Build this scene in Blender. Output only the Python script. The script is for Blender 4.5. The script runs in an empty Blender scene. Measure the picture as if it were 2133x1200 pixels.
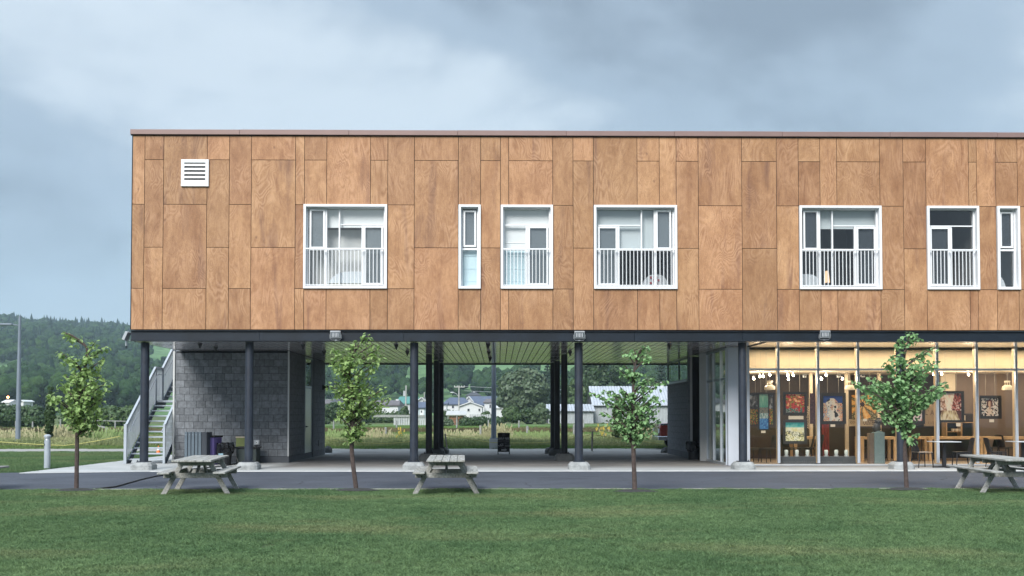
import bpy, bmesh, math, random
import numpy as np
from mathutils import Vector, Matrix, noise as mnoise
C = bpy.data.collections.new("scene_objects") if False else bpy.context.scene.collection
S = bpy.context.scene
R = math.radians

# ------------------------------------------------------------------ camera, sky, sun, exposure
EYE = 1.57
F = 2133.0
PITCH, YAW = R(1.75), R(-0.75)
cam_d = bpy.data.cameras.new("camera")
cam = bpy.data.objects.new("camera", cam_d); C.objects.link(cam)
cam_d.sensor_width = 36.0; cam_d.lens = 36.0; cam_d.shift_y = 198.0 / 2133.0
cam_d.clip_start = 0.1; cam_d.clip_end = 20000
cam.location = (0, 0, EYE); cam.rotation_euler = (math.pi / 2 + PITCH, 0, YAW)
S.camera = cam
CM = cam.rotation_euler.to_matrix()

def ray(px, py):
    return CM @ Vector(((px - 1066.5) / F, (798.0 - py) / F, -1.0))
def P(px, py, Y):
    d = ray(px, py); t = Y / d.y
    return Vector((d.x * t, Y, EYE + d.z * t))
def G(px, py, z=0.0):
    d = ray(px, py); t = (z - EYE) / d.z
    return Vector((d.x * t, d.y * t, z))
def PX(px, py, x):
    d = ray(px, py); t = x / d.x
    return Vector((x, d.y * t, EYE + d.z * t))

SUN_EL, SUN_AZ = 39, 202        # azimuth: direction the light comes from, clockwise from +Y
w = bpy.data.worlds.new("World"); S.world = w; w.use_nodes = True
nt = w.node_tree; N = nt.nodes; L = nt.links; N.clear()
def wn(t, **k):
    n = N.new(t)
    for a, b in k.items():
        setattr(n, a, b)
    return n
out = wn("ShaderNodeOutputWorld")
sky = wn("ShaderNodeTexSky", sky_type='NISHITA', sun_disc=False, sun_elevation=R(SUN_EL), sun_rotation=R(SUN_AZ))
bg1 = wn("ShaderNodeBackground"); bg1.inputs[1].default_value = 0.06
L.new(sky.outputs[0], bg1.inputs[0])
tc = wn("ShaderNodeTexCoord")
sep = wn("ShaderNodeSeparateXYZ"); L.new(tc.outputs['Generated'], sep.inputs[0])
mp = wn("ShaderNodeMapping"); mp.inputs['Scale'].default_value = (1.0, 1.0, 1.8); mp.inputs['Location'].default_value = (0.9, 0.45, 0.3)
L.new(tc.outputs['Generated'], mp.inputs[0])
nz = wn("ShaderNodeTexNoise"); nz.inputs['Scale'].default_value = 2.3; nz.inputs['Detail'].default_value = 8; nz.inputs['Roughness'].default_value = 0.52; nz.inputs['Distortion'].default_value = 0.25
L.new(mp.outputs[0], nz.inputs[0])
rp = wn("ShaderNodeValToRGB"); rp.color_ramp.interpolation = 'EASE'
rp.color_ramp.elements[0].position = 0.36; rp.color_ramp.elements[0].color = (0.070, 0.087, 0.108, 1)
rp.color_ramp.elements[1].position = 0.64; rp.color_ramp.elements[1].color = (0.212, 0.240, 0.266, 1)
e = rp.color_ramp.elements.new(0.5); e.color = (0.118, 0.146, 0.178, 1)
L.new(nz.outputs[0], rp.inputs[0])
# pale blue-grey band at the horizon
mr = wn("ShaderNodeMapRange"); mr.inputs['From Min'].default_value = -0.02; mr.inputs['From Max'].default_value = 0.2; mr.inputs['To Min'].default_value = 0.55; mr.inputs['To Max'].default_value = 0.0
mr.interpolation_type = 'SMOOTHSTEP'
L.new(sep.outputs[2], mr.inputs[0])
mx = wn("ShaderNodeMix", data_type='RGBA'); L.new(mr.outputs[0], mx.inputs[0]); L.new(rp.outputs[0], mx.inputs[6]); mx.inputs[7].default_value = (0.132, 0.168, 0.202, 1)
# an overcast sky is brighter overhead than at the horizon
mz = wn("ShaderNodeMapRange"); mz.interpolation_type = 'SMOOTHSTEP'
mz.inputs['From Min'].default_value = 0.3; mz.inputs['From Max'].default_value = 0.95; mz.inputs['To Min'].default_value = 1.0; mz.inputs['To Max'].default_value = 3.0
L.new(sep.outputs[2], mz.inputs[0])
bg2 = wn("ShaderNodeBackground"); L.new(mx.outputs[2], bg2.inputs[0]); L.new(mz.outputs[0], bg2.inputs[1])
ms = wn("ShaderNodeMixShader"); ms.inputs[0].default_value = 0.95
L.new(bg1.outputs[0], ms.inputs[1]); L.new(bg2.outputs[0], ms.inputs[2]); L.new(ms.outputs[0], out.inputs[0])
w.cycles.sampling_method = 'MANUAL'; w.cycles.sample_map_resolution = 512

sun_d = bpy.data.lights.new("sun", 'SUN'); sun_d.energy = 1.5; sun_d.angle = R(28); sun_d.color = (1.0, 0.965, 0.92)
sun = bpy.data.objects.new("sun", sun_d); C.objects.link(sun)
az, el = R(SUN_AZ), R(SUN_EL)
sd = Vector((math.sin(az) * math.cos(el), math.cos(az) * math.cos(el), math.sin(el)))
sun.rotation_euler = (-sd).to_track_quat('-Z', 'Y').to_euler(); sun.location = (0, -20, 60)

vs = S.view_settings
S.display_settings.display_device = 'sRGB'
vs.view_transform = 'Standard'; vs.look = 'None'; vs.gamma = 1; vs.use_curve_mapping = False
vs.exposure = 1.7
cy = S.cycles
cy.use_denoising = True
cy.max_bounces = 6; cy.diffuse_bounces = 4; cy.glossy_bounces = 3; cy.transmission_bounces = 4
cy.transparent_max_bounces = 12; cy.volume_bounces = 1
cy.caustics_reflective = False; cy.caustics_refractive = False
cy.sample_clamp_indirect = 4.0

# ------------------------------------------------------------------ helpers
random.seed(7)
rnd = random.random
def ru(a, b): return a + (b - a) * rnd()

ORG = {}
class MB:
    """collects shapes for one mesh object (coordinates in world space, or local to a parent at the origin)"""
    def __init__(s): s.v = []; s.f = []; s.mi = []; s.m = 0
    def add(s, vs_, fs):
        o = len(s.v); s.v.extend([tuple(q) for q in vs_])
        for f in fs:
            s.f.append(tuple(i + o for i in f)); s.mi.append(s.m)
        return s
    def box(s, x0, x1, y0, y1, z0, z1):
        x0, x1 = min(x0, x1), max(x0, x1); y0, y1 = min(y0, y1), max(y0, y1); z0, z1 = min(z0, z1), max(z0, z1)
        return s.add([(x0, y0, z0), (x1, y0, z0), (x1, y1, z0), (x0, y1, z0), (x0, y0, z1), (x1, y0, z1), (x1, y1, z1), (x0, y1, z1)],
                     [(0, 3, 2, 1), (4, 5, 6, 7), (0, 1, 5, 4), (1, 2, 6, 5), (2, 3, 7, 6), (3, 0, 4, 7)])
    def bar(s, a, b, wx, wy, up=(0, 0, 1)):
        """square bar from a to b; wx across, wy along the up-ish normal"""
        a, b = Vector(a), Vector(b); d = (b - a).normalized(); u = Vector(up)
        if abs(d.dot(u)) > 0.99: u = Vector((0, 1, 0))
        r_ = d.cross(u).normalized(); u = r_.cross(d).normalized()
        q = []
        for p in (a, b):
            for i, j in ((-1, -1), (1, -1), (1, 1), (-1, 1)):
                q.append(p + r_ * (i * wx / 2) + u * (j * wy / 2))
        return s.add(q, [(0, 1, 2, 3), (7, 6, 5, 4), (0, 4, 5, 1), (1, 5, 6, 2), (2, 6, 7, 3), (3, 7, 4, 0)])
    def tube(s, pts, rs, n=8, cap=True):
        pts = [Vector(p) for p in pts]
        if not isinstance(rs, (list, tuple)): rs = [rs] * len(pts)
        o = []; prev = None
        for i, p in enumerate(pts):
            d = (pts[min(i + 1, len(pts) - 1)] - pts[max(i - 1, 0)])
            d = d.normalized() if d.length > 1e-9 else Vector((0, 0, 1))
            if prev is None:
                a = Vector((1, 0, 0)) if abs(d.x) < 0.9 else Vector((0, 1, 0))
            else: a = prev
            u = (a - d * a.dot(d)).normalized(); v = d.cross(u); prev = u
            for k in range(n):
                t = 2 * math.pi * k / n
                o.append(p + (u * math.cos(t) + v * math.sin(t)) * rs[i])
        fs = []
        for i in range(len(pts) - 1):
            for k in range(n):
                k2 = (k + 1) % n
                fs.append((i * n + k, i * n + k2, (i + 1) * n + k2, (i + 1) * n + k))
        if cap:
            fs.append(tuple(range(n - 1, -1, -1))); fs.append(tuple((len(pts) - 1) * n + k for k in range(n)))
        return s.add(o, fs)
    def cyl(s, x, y, z0, z1, r0, r1=None, n=16):
        return s.tube([(x, y, z0), (x, y, z1)], [r0, r0 if r1 is None else r1], n)
    def lathe(s, x, y, prof, n=20):
        return s.tube([(x, y, z) for r_, z in prof], [max(r_, 1e-4) for r_, z in prof], n) if all(prof[i][1] < prof[i + 1][1] for i in range(len(prof) - 1)) else s._lathe(x, y, prof, n)
    def _lathe(s, x, y, prof, n):
        o = []; fs = []
        for r_, z in prof:
            for k in range(n):
                t = 2 * math.pi * k / n; o.append((x + r_ * math.cos(t), y + r_ * math.sin(t), z))
        for i in range(len(prof) - 1):
            for k in range(n):
                k2 = (k + 1) % n
                fs.append((i * n + k, i * n + k2, (i + 1) * n + k2, (i + 1) * n + k))
        return s.add(o, fs)
    def prism(s, poly, y0, y1):
        """polygon in x-z extruded along y"""
        n = len(poly)
        o = [(x, y0, z) for x, z in poly] + [(x, y1, z) for x, z in poly]
        return s.add(o, [tuple(range(n)), tuple(range(2 * n - 1, n - 1, -1))] + [(i, i + n, (i + 1) % n + n, (i + 1) % n) for i in range(n)])
    def prismx(s, poly, x0, x1):
        n = len(poly)
        o = [(x0, y, z) for y, z in poly] + [(x1, y, z) for y, z in poly]
        return s.add(o, [tuple(range(n)), tuple(range(2 * n - 1, n - 1, -1))] + [(i, i + n, (i + 1) % n + n, (i + 1) % n) for i in range(n)])
    def slab(s, poly, z0, z1):
        n = len(poly)
        o = [(x, y, z0) for x, y in poly] + [(x, y, z1) for x, y in poly]
        return s.add(o, [tuple(range(n - 1, -1, -1)), tuple(range(n, 2 * n))] + [(i, (i + 1) % n, (i + 1) % n + n, i + n) for i in range(n)])
    def ball(s, c, r, n=10, m=6, sx=1, sy=1, sz=1):
        o = []; fs = []
        for j in range(m + 1):
            t = math.pi * j / m
            for k in range(n):
                a = 2 * math.pi * k / n
                o.append((c[0] + r * sx * math.sin(t) * math.cos(a), c[1] + r * sy * math.sin(t) * math.sin(a), c[2] + r * sz * math.cos(t)))
        for j in range(m):
            for k in range(n):
                k2 = (k + 1) % n; fs.append((j * n + k, (j + 1) * n + k, (j + 1) * n + k2, j * n + k2))
        return s.add(o, fs)
    def build(s, name, mat, parent=None, org=None, smooth=False, bevel=0, label=None, fixn=True):
        if parent is not None and org is None: org = ORG.get(parent.name, Vector((0, 0, 0)))
        elif org is None: org = Vector((0, 0, 0))
        org = Vector(org)
        me = bpy.data.meshes.new(name)
        me.from_pydata([(x - org.x, y - org.y, z - org.z) for x, y, z in s.v], [], s.f)
        for m_ in (mat if isinstance(mat, (list, tuple)) else [mat]): me.materials.append(m_)
        if s.m or any(s.mi): me.polygons.foreach_set('material_index', s.mi)
        if bevel or fixn:
            bm = bmesh.new(); bm.from_mesh(me)
            bmesh.ops.recalc_face_normals(bm, faces=bm.faces)
            if bevel:
                es = [e_ for e_ in bm.edges if len(e_.link_faces) == 2 and e_.calc_face_angle(0) > 0.6]
                bmesh.ops.bevel(bm, geom=es, offset=bevel, segments=1, affect='EDGES', clamp_overlap=True)
            bm.to_mesh(me); bm.free()
        if smooth:
            me.polygons.foreach_set('use_smooth', [True] * len(me.polygons))
            try: me.set_sharp_from_angle(angle=R(40))
            except Exception: pass
        o = bpy.data.objects.new(name, me); C.objects.link(o)
        if parent is not None:
            o.parent = parent
            o.location = org - ORG.get(parent.name, Vector((0, 0, 0)))
        else:
            o.location = org
        ORG[o.name] = org
        if label: o['label'] = label
        return o

def tag(o, label=None, cat=None, group=None, kind=None):
    if label: o['label'] = label
    if cat: o['category'] = cat
    if group: o['group'] = group
    if kind: o['kind'] = kind
    return o
def thing(name, loc, label, cat, group=None):
    o = bpy.data.objects.new(name, None); C.objects.link(o); o.location = loc; o.empty_display_size = 0.2
    ORG[o.name] = Vector(loc)
    return tag(o, label, cat, group)
def sub(name, parent, loc=None):
    """an Empty that groups a part's sub-parts"""
    o = bpy.data.objects.new(name, None); C.objects.link(o); o.parent = parent
    l = Vector(loc) if loc is not None else ORG[parent.name]
    o.location = l - ORG[parent.name]; ORG[o.name] = l
    return o
def kids(o): return [c for c in C.objects if c.parent == o]
def dup(root, loc, rotz=0, label=None, group=None, scale=None):
    r = root.copy(); C.objects.link(r); r.location = loc; r.rotation_euler = (0, 0, rotz)
    if scale: r.scale = (scale, scale, scale)
    if label: r['label'] = label
    if group: r['group'] = group
    for ch in kids(root):
        c = ch.copy(); C.objects.link(c); c.parent = r
        for g in kids(ch):
            d = g.copy(); C.objects.link(d); d.parent = c
    return r
def inst(o, loc, parent=None):
    """a copy sharing mesh data"""
    c = o.copy(); C.objects.link(c); c.parent = parent if parent is not None else o.parent
    c.location = loc
    return c

# ------------------------------------------------------------------ materials
def newmat(name):
    m = bpy.data.materials.new(name); m.use_nodes = True
    t = m.node_tree; t.nodes.clear()
    o = t.nodes.new("ShaderNodeOutputMaterial")
    return m, t, o
def nd(t, typ, ins=None, **k):
    n = t.nodes.new(typ)
    for a, b in k.items(): setattr(n, a, b)
    for a, b in (ins or {}).items():
        if isinstance(b, bpy.types.NodeSocket): t.links.new(b, n.inputs[a])
        else: n.inputs[a].default_value = b
    return n
def c4(c): return (c[0], c[1], c[2], 1)
def mix(t, f, a, b, mode='MIX'):
    n = t.nodes.new("ShaderNodeMix"); n.data_type = 'RGBA'; n.blend_type = mode
    for i, v in ((0, f), (6, a), (7, b)):
        if isinstance(v, bpy.types.NodeSocket): t.links.new(v, n.inputs[i])
        elif i == 0: n.inputs[0].default_value = v
        else: n.inputs[i].default_value = c4(v)
    return n.outputs[2]
def ramp(t, fac, a, b, ca=(0, 0, 0), cb=(1, 1, 1)):
    n = t.nodes.new("ShaderNodeValToRGB"); t.links.new(fac, n.inputs[0])
    n.color_ramp.elements[0].position = a; n.color_ramp.elements[1].position = b
    n.color_ramp.elements[0].color = c4(ca); n.color_ramp.elements[1].color = c4(cb)
    return n.outputs[0]
def noise_(t, vec, scale, detail=3, rough=0.5, dist=0.0, sc3=None):
    if sc3 is not None: vec = nd(t, "ShaderNodeMapping", {'Vector': vec, 'Scale': sc3}).outputs[0]
    return nd(t, "ShaderNodeTexNoise", {'Vector': vec, 'Scale': scale, 'Detail': detail, 'Roughness': rough, 'Distortion': dist}).outputs[0]
def coords(t, which='Object', rand=False):
    v = nd(t, "ShaderNodeTexCoord").outputs[which]
    if which == 'World':
        v = nd(t, "ShaderNodeNewGeometry").outputs['Position']
    if rand:
        r_ = nd(t, "ShaderNodeObjectInfo").outputs['Random']
        m_ = nd(t, "ShaderNodeMath", {0: r_, 1: 57.0}, operation='MULTIPLY').outputs[0]
        v = nd(t, "ShaderNodeVectorMath", {0: v, 1: m_}, operation='ADD').outputs[0]
    return v
def wpos(t): return nd(t, "ShaderNodeNewGeometry").outputs['Position']
MATS = {}
def simple(name, col, rough=0.6, metal=0.0, var=0.15, scale=6, bump=0.0, bscale=60, spec=0.5, rand=0.0, coat=0, world=False):
    """colour with soft large-scale and fine variation"""
    if name in MATS: return MATS[name]
    m, t, o = newmat(name)
    v = wpos(t) if world else coords(t, 'Object', True)
    n1 = noise_(t, v, scale, 4, 0.6)
    n2 = noise_(t, v, scale * 12, 2, 0.6)
    lo = tuple(x * (1 - var) for x in col); hi = tuple(min(1, x * (1 + var)) for x in col)
    c = mix(t, ramp(t, n1, 0.3, 0.7), lo, hi)
    c = mix(t, ramp(t, n2, 0.25, 0.75), mix(t, 1.0, c, (1 - var * .7,) * 3, 'MULTIPLY'), c)
    if rand:
        r_ = nd(t, "ShaderNodeObjectInfo").outputs['Random']
        mr_ = nd(t, "ShaderNodeMapRange", {0: r_, 3: 1 - rand, 4: 1 + rand}).outputs[0]
        c = nd(t, "ShaderNodeVectorMath", {0: c, 'Scale': mr_}, operation='SCALE').outputs[0]
    b = nd(t, "ShaderNodeBsdfPrincipled", {'Base Color': c, 'Roughness': rough, 'Metallic': metal, 'Specular IOR Level': spec, 'Coat Weight': coat})
    if bump:
        nb = noise_(t, v, bscale, 4, 0.6)
        bp = nd(t, "ShaderNodeBump", {'Strength': bump, 'Distance': 0.01, 'Height': nb})
        t.links.new(bp.outputs[0], b.inputs['Normal'])
    t.links.new(b.outputs[0], o.inputs[0])
    MATS[name] = m
    return m
def emis(name, col, st):
    m, t, o = newmat(name)
    e_ = nd(t, "ShaderNodeEmission", {0: c4(col), 1: st}); t.links.new(e_.outputs[0], o.inputs[0])
    return m
def glassm(name, tint=(.92, .95, .95), refl=0.04, gloss=(1, 1, 1), wav=0.0):
    m, t, o = newmat(name)
    tr = nd(t, "ShaderNodeBsdfTransparent", {0: c4(tint)})
    gl = nd(t, "ShaderNodeBsdfGlossy", {0: c4(gloss), 'Roughness': 0.01})
    if wav:
        nb = noise_(t, coords(t), 1.3, 2, .5)
        bp = nd(t, "ShaderNodeBump", {'Strength': wav, 'Distance': 0.05, 'Height': nb}); t.links.new(bp.outputs[0], gl.inputs['Normal'])
    lw_ = nd(t, "ShaderNodeLayerWeight", {0: 0.5})
    p5 = nd(t, "ShaderNodeMath", {0: lw_.outputs['Facing'], 1: 4.6}, operation='POWER')
    fa = nd(t, "ShaderNodeMath", {0: p5.outputs[0], 1: 0.6, 2: refl}, operation='MULTIPLY_ADD', use_clamp=True)
    mx_ = nd(t, "ShaderNodeMixShader", {0: fa.outputs[0], 1: tr.outputs[0], 2: gl.outputs[0]})
    t.links.new(mx_.outputs[0], o.inputs[0])
    return m
def screenm(c_=(.22, .25, .27)):
    m, t, o = newmat("insect_screen")
    tr = nd(t, "ShaderNodeBsdfTransparent"); di = nd(t, "ShaderNodeBsdfDiffuse", {0: c4(c_)})
    gl = nd(t, "ShaderNodeBsdfGlossy", {0: (1, 1, 1, 1), 'Roughness': 0.05})
    a = nd(t, "ShaderNodeMixShader", {0: 0.62, 1: tr.outputs[0], 2: di.outputs[0]})
    b = nd(t, "ShaderNodeMixShader", {0: 0.04, 1: a.outputs[0], 2: gl.outputs[0]})
    t.links.new(b.outputs[0], o.inputs[0]); return m
def leafm(name, dark, light, trans=0.35, scale=1.5, rough=0.5, world=True):
    m, t, o = newmat(name)
    v = wpos(t)
    n1 = noise_(t, v, scale, 3, 0.6); n2 = noise_(t, v, scale * 14, 1, .5)
    c = mix(t, ramp(t, n1, .3, .7), dark, light)
    c = mix(t, ramp(t, n2, .3, .7), c, tuple(x * 1.25 for x in light))
    b = nd(t, "ShaderNodeBsdfPrincipled", {'Base Color': c, 'Roughness': rough, 'Specular IOR Level': 0.35})
    tl = nd(t, "ShaderNodeBsdfTranslucent", {0: c})
    mx_ = nd(t, "ShaderNodeMixShader", {0: trans, 1: b.outputs[0], 2: tl.outputs[0]})
    t.links.new(mx_.outputs[0], o.inputs[0]); return m

def plywood():
    m, t, o = newmat("stained_plywood")
    obj = coords(t)
    r_ = nd(t, "ShaderNodeObjectInfo").outputs['Random']
    off = nd(t, "ShaderNodeMath", {0: r_, 1: 83.0}, operation='MULTIPLY').outputs[0]
    v = nd(t, "ShaderNodeVectorMath", {0: obj, 1: off}, operation='ADD').outputs[0]
    # veneer figure: contour lines of a slow noise stretched along the panel
    fig = noise_(t, v, 1.5, 2.5, 0.45, 0.7, (1.0, 1.0, 0.34))
    k = nd(t, "ShaderNodeMath", {0: fig, 1: 150.0}, operation='MULTIPLY').outputs[0]
    sn = nd(t, "ShaderNodeMath", {0: k}, operation='SINE').outputs[0]
    sn = nd(t, "ShaderNodeMapRange", {0: sn, 1: -1, 2: 1}).outputs[0]
    amp = ramp(t, noise_(t, v, 1.1, 2, .5), .40, .62)
    fib = noise_(t, v, 1.0, 4, 0.7, 0.2, (70, 70, 2.5))
    speck = noise_(t, v, 95, 2, 0.7)
    blot = noise_(t, v, 1.0, 4, 0.62, 0.9, (2.3, 2.3, 0.62))
    mott = noise_(t, v, 8.5, 5, 0.70, 0.8, (1, 1, .55))
    base = mix(t, ramp(t, blot, .32, .68), (.41, .220, .110), (.60, .360, .188))
    base = mix(t, ramp(t, mott, .35, .72), mix(t, 1.0, base, (.74, .70, .69), 'MULTIPLY'), base)
    dk = ramp(t, noise_(t, v, 1.0, 3, .55, .4, (2.6, 2.6, .30)), .57, .76)
    dkf = nd(t, "ShaderNodeMath", {0: dk, 1: .78}, operation='MULTIPLY').outputs[0]
    base = mix(t, dkf, base, (.185, .092, .066))
    # knots
    kn = nd(t, "ShaderNodeTexVoronoi", {'Vector': nd(t, "ShaderNodeMapping", {'Vector': v, 'Scale': (1.1, 0.0, .75)}).outputs[0], 'Scale': 1.6}).outputs['Distance']
    kf = nd(t, "ShaderNodeMath", {0: ramp(t, kn, .015, .075, (1, 1, 1), (0, 0, 0)), 1: .6}, operation='MULTIPLY').outputs[0]
    base = mix(t, kf, base, (.12, .055, .04))
    fsc = nd(t, "ShaderNodeMath", {0: amp, 1: .40}, operation='MULTIPLY').outputs[0]
    fsc = nd(t, "ShaderNodeMath", {0: fsc, 1: sn}, operation='MULTIPLY').outputs[0]
    base = mix(t, fsc, base, (.70, .44, .26))
    base = mix(t, ramp(t, fib, .35, .65), mix(t, 1.0, base, (.88, .86, .85), 'MULTIPLY'), base)
    base = mix(t, ramp(t, speck, .3, .6), mix(t, 1.0, base, (.72, .71, .70), 'MULTIPLY'), base)
    tone = nd(t, "ShaderNodeMapRange", {0: nd(t, "ShaderNodeMath", {0: nd(t, "ShaderNodeMath", {0: r_, 1: 37.7}, operation='MULTIPLY').outputs[0]}, operation='FRACT').outputs[0], 3: .88, 4: 1.12}).outputs[0]
    base = nd(t, "ShaderNodeVectorMath", {0: base, 'Scale': tone}, operation='SCALE').outputs[0]
    r2 = nd(t, "ShaderNodeMath", {0: nd(t, "ShaderNodeMath", {0: r_, 1: 91.3}, operation='MULTIPLY').outputs[0]}, operation='FRACT').outputs[0]
    base = mix(t, nd(t, "ShaderNodeMath", {0: r2, 1: .5}, operation='MULTIPLY').outputs[0], base, mix(t, 1.0, base, (.90, .80, .84), 'MULTIPLY'))
    bp = nd(t, "ShaderNodeBump", {'Strength': 0.12, 'Distance': 0.004, 'Height': mott})
    b = nd(t, "ShaderNodeBsdfPrincipled", {'Base Color': base, 'Roughness': 0.55, 'Specular IOR Level': 0.3, 'Normal': bp.outputs[0]})
    t.links.new(b.outputs[0], o.inputs[0]); return m

M = {}
M['ply'] = plywood()
M['backing'] = simple('dark_backing', (.02, .018, .017), .8)
M['coping'] = simple('brown_metal_coping', (.245, .165, .150), .45, .1, .06, 1.2)
M['white'] = simple('white_aluminium', (.78, .80, .82), .4, 0, .03, 2)
M['vinyl'] = simple('white_vinyl', (.80, .82, .84), .35, 0, .02, 2)
M['beam'] = simple('navy_painted_steel', (.008, .015, .026), .42, .1, .35, 1.1, bump=.15, bscale=45)
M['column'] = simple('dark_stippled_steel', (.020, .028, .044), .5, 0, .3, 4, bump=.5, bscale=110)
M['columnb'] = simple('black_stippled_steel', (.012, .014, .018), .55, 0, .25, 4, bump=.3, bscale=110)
M['galv'] = simple('galvanised_paint', (.42, .47, .52), .45, .25, .08, 3)
M['galvd'] = simple('dark_stringer_steel', (.10, .13, .17), .5, .3, .15, 3)
M['concrete'] = simple('pale_concrete', (.44, .46, .46), .85, 0, .14, 1.6, bump=.25, bscale=55)
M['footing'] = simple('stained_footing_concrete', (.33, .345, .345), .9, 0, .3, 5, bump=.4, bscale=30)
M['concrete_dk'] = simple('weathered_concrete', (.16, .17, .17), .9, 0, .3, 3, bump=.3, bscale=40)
M['block'] = simple('split_face_block', (.185, .200, .218), .9, 0, .28, 9, bump=.9, bscale=38, rand=.22)
M['mortar'] = simple('dark_mortar', (.022, .025, .03), .95)
M['plinth'] = simple('smooth_grey_plinth', (.10, .11, .125), .85, 0, .15, 2, bump=.2)
M['soffit'] = simple('reflective_soffit_metal', (.92, .90, .95), .17, .72, .05, .7)
M['glass'] = glassm('window_glass', (.97, .98, .98), refl=.06, wav=.05)
M['glass_cafe'] = glassm('shopfront_glass', (.98, .98, .97), refl=.02)
M['glass_side'] = glassm('side_glass', (.7, .76, .76), refl=.16, wav=.03)
M['screen'] = screenm(); M['screend'] = screenm((.07, .08, .09))
M['black'] = simple('black_plastic', (.012, .013, .015), .4, 0, .2, 4)
M['blackmatt'] = simple('matt_black', (.012, .012, .012), .8, 0, .2, 4)
M['alu'] = simple('brushed_aluminium', (.55, .58, .61), .3, .6, .08, 3)
M['post'] = simple('grey_painted_post', (.20, .24, .29), .5, .2, .1, 2)
M['void'] = simple('dark_interior_paint', (.05, .045, .042), .8)
M['roomwall'] = simple('room_wall_paint', (.38, .38, .37), .9, 0, .05)
M['blind'] = simple('white_roller_blind', (.86, .87, .88), .9, 0, .03, 2)
M['blindg'] = simple('grey_roller_blind', (.55, .60, .62), .9, 0, .03, 2)
M['blindb'] = simple('pale_blue_roman_blind', (.62, .78, .84), .9, 0, .04, 2)

def woodgrey():
    m, t, o = newmat('weathered_grey_timber')
    v = coords(t, 'Object', True)
    # grain follows the longest direction: stretch along every axis weakly, streak along y
    n1 = noise_(t, v, 1, 4, .65, .1, (30, 2.0, 30)); n2 = noise_(t, v, 5, 3, .6)
    c = mix(t, ramp(t, n1, .3, .7), (.20, .205, .20), (.45, .46, .45))
    c = mix(t, ramp(t, n2, .35, .7), c, mix(t, 1.0, c, (.75, .72, .66), 'MULTIPLY'))
    bp = nd(t, "ShaderNodeBump", {'Strength': .4, 'Distance': .004, 'Height': n1})
    b = nd(t, "ShaderNodeBsdfPrincipled", {'Base Color': c, 'Roughness': .85, 'Normal': bp.outputs[0], 'Specular IOR Level': .2})
    t.links.new(b.outputs[0], o.inputs[0]); return m
M['timber'] = woodgrey()
M['bark'] = simple('young_bark', (.080, .058, .052), .9, 0, .35, 20, bump=.6, bscale=60)
M['barkd'] = simple('old_bark', (.06, .05, .042), .9, 0, .3, 3)
M['oak'] = simple('oiled_oak', (.44, .29, .155), .5, 0, .15, 4)
HAZE = 0.00021
# ------------------------------------------------------------------ ground, lawn, path, slab, road
def groundmat():
    m, t, o = newmat('field_soil_and_grass')
    v = wpos(t)
    n = noise_(t, v, .035, 5, .6); n2 = noise_(t, v, .9, 4, .6)
    c = mix(t, ramp(t, n, .35, .65), (.050, .095, .028), (.085, .125, .045))
    c = mix(t, ramp(t, n2, .3, .75), c, (.125, .130, .065))
    b = nd(t, "ShaderNodeBsdfPrincipled", {'Base Color': c, 'Roughness': .95, 'Specular IOR Level': .1})
    t.links.new(b.outputs[0], o.inputs[0]); return m
def hillmat():
    m, t, o = newmat('hillside_ground')
    v = wpos(t)
    n = noise_(t, v, .012, 5, .6); n2 = noise_(t, v, .15, 3, .6)
    c = mix(t, ramp(t, n, .4, .6), (.14, .24, .10), (.18, .29, .13))
    c = mix(t, ramp(t, n2, .3, .75), c, (.06, .11, .045))
    b = nd(t, "ShaderNodeBsdfPrincipled", {'Base Color': c, 'Roughness': 1, 'Specular IOR Level': 0})
    t.links.new(b.outputs[0], o.inputs[0]); return m

def hz(x, y):
    """height of the land"""
    if y < 170: return -0.02
    t = x / max(y, 1)
    z = -0.02 + min(max((y - 170) / 130, 0), 1) * 1.2
    f = max(0, (y - 360) / 1000)
    # nearer wooded slope, then main ridge
    side = 1 / (1 + math.exp(-( -t - 0.26) * 22))    # left part of the view
    low = 92 * (1 - math.exp(-(f * 1.6) ** 1.25))
    main = 158 * (1 - math.exp(-(f * 1.15) ** 1.5))
    z += low * (1 - side) + main * side
    z += 9 * f * mnoise.noise(Vector((x * .004, y * .004, 3))) + 5 * min(f, 1) * mnoise.noise(Vector((x * .015, y * .015, 8)))
    z += side * min(f, 1) * 10 * (-t - 0.42) * 6
    if y > 1500:
        g = min(1, (y - 1500) / 1300)
        z += g * g * (3 - 2 * g) * (55 + 25 * mnoise.noise(Vector((x * .0012, 1.7, 0))))
    return z

def terrain():
    ys = [-60, 0, 30, 60, 100, 150, 170, 200, 240, 300, 340] + list(np.linspace(370, 1500, 60)) + list(np.linspace(1560, 3200, 18))
    vs_, fs = [], []
    nx = 110
    for y in ys:
        for i in range(nx):
            k = -1.0 + 2.0 * i / (nx - 1)
            x = k * max(220, abs(y) * 0.95)
            vs_.append((x, y, hz(x, y)))
    for j in range(len(ys) - 1):
        for i in range(nx - 1):
            a = j * nx + i; fs.append((a, a + 1, a + nx + 1, a + nx))
    near, far = MB(), MB()
    for f in fs:
        pass
    jn = ys.index(340)
    a = MB(); a.add(vs_[:(jn + 1) * nx], [f for f in fs if max(f) < (jn + 1) * nx])
    tag(a.build('ground', groundmat(), smooth=True, fixn=False), kind='structure')
    b = MB(); off = jn * nx
    b.add(vs_[off:], [tuple(i - off for i in f) for f in fs if min(f) >= off])
    tag(b.build('hills', hillmat(), smooth=True, fixn=False), kind='structure')
terrain()

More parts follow.
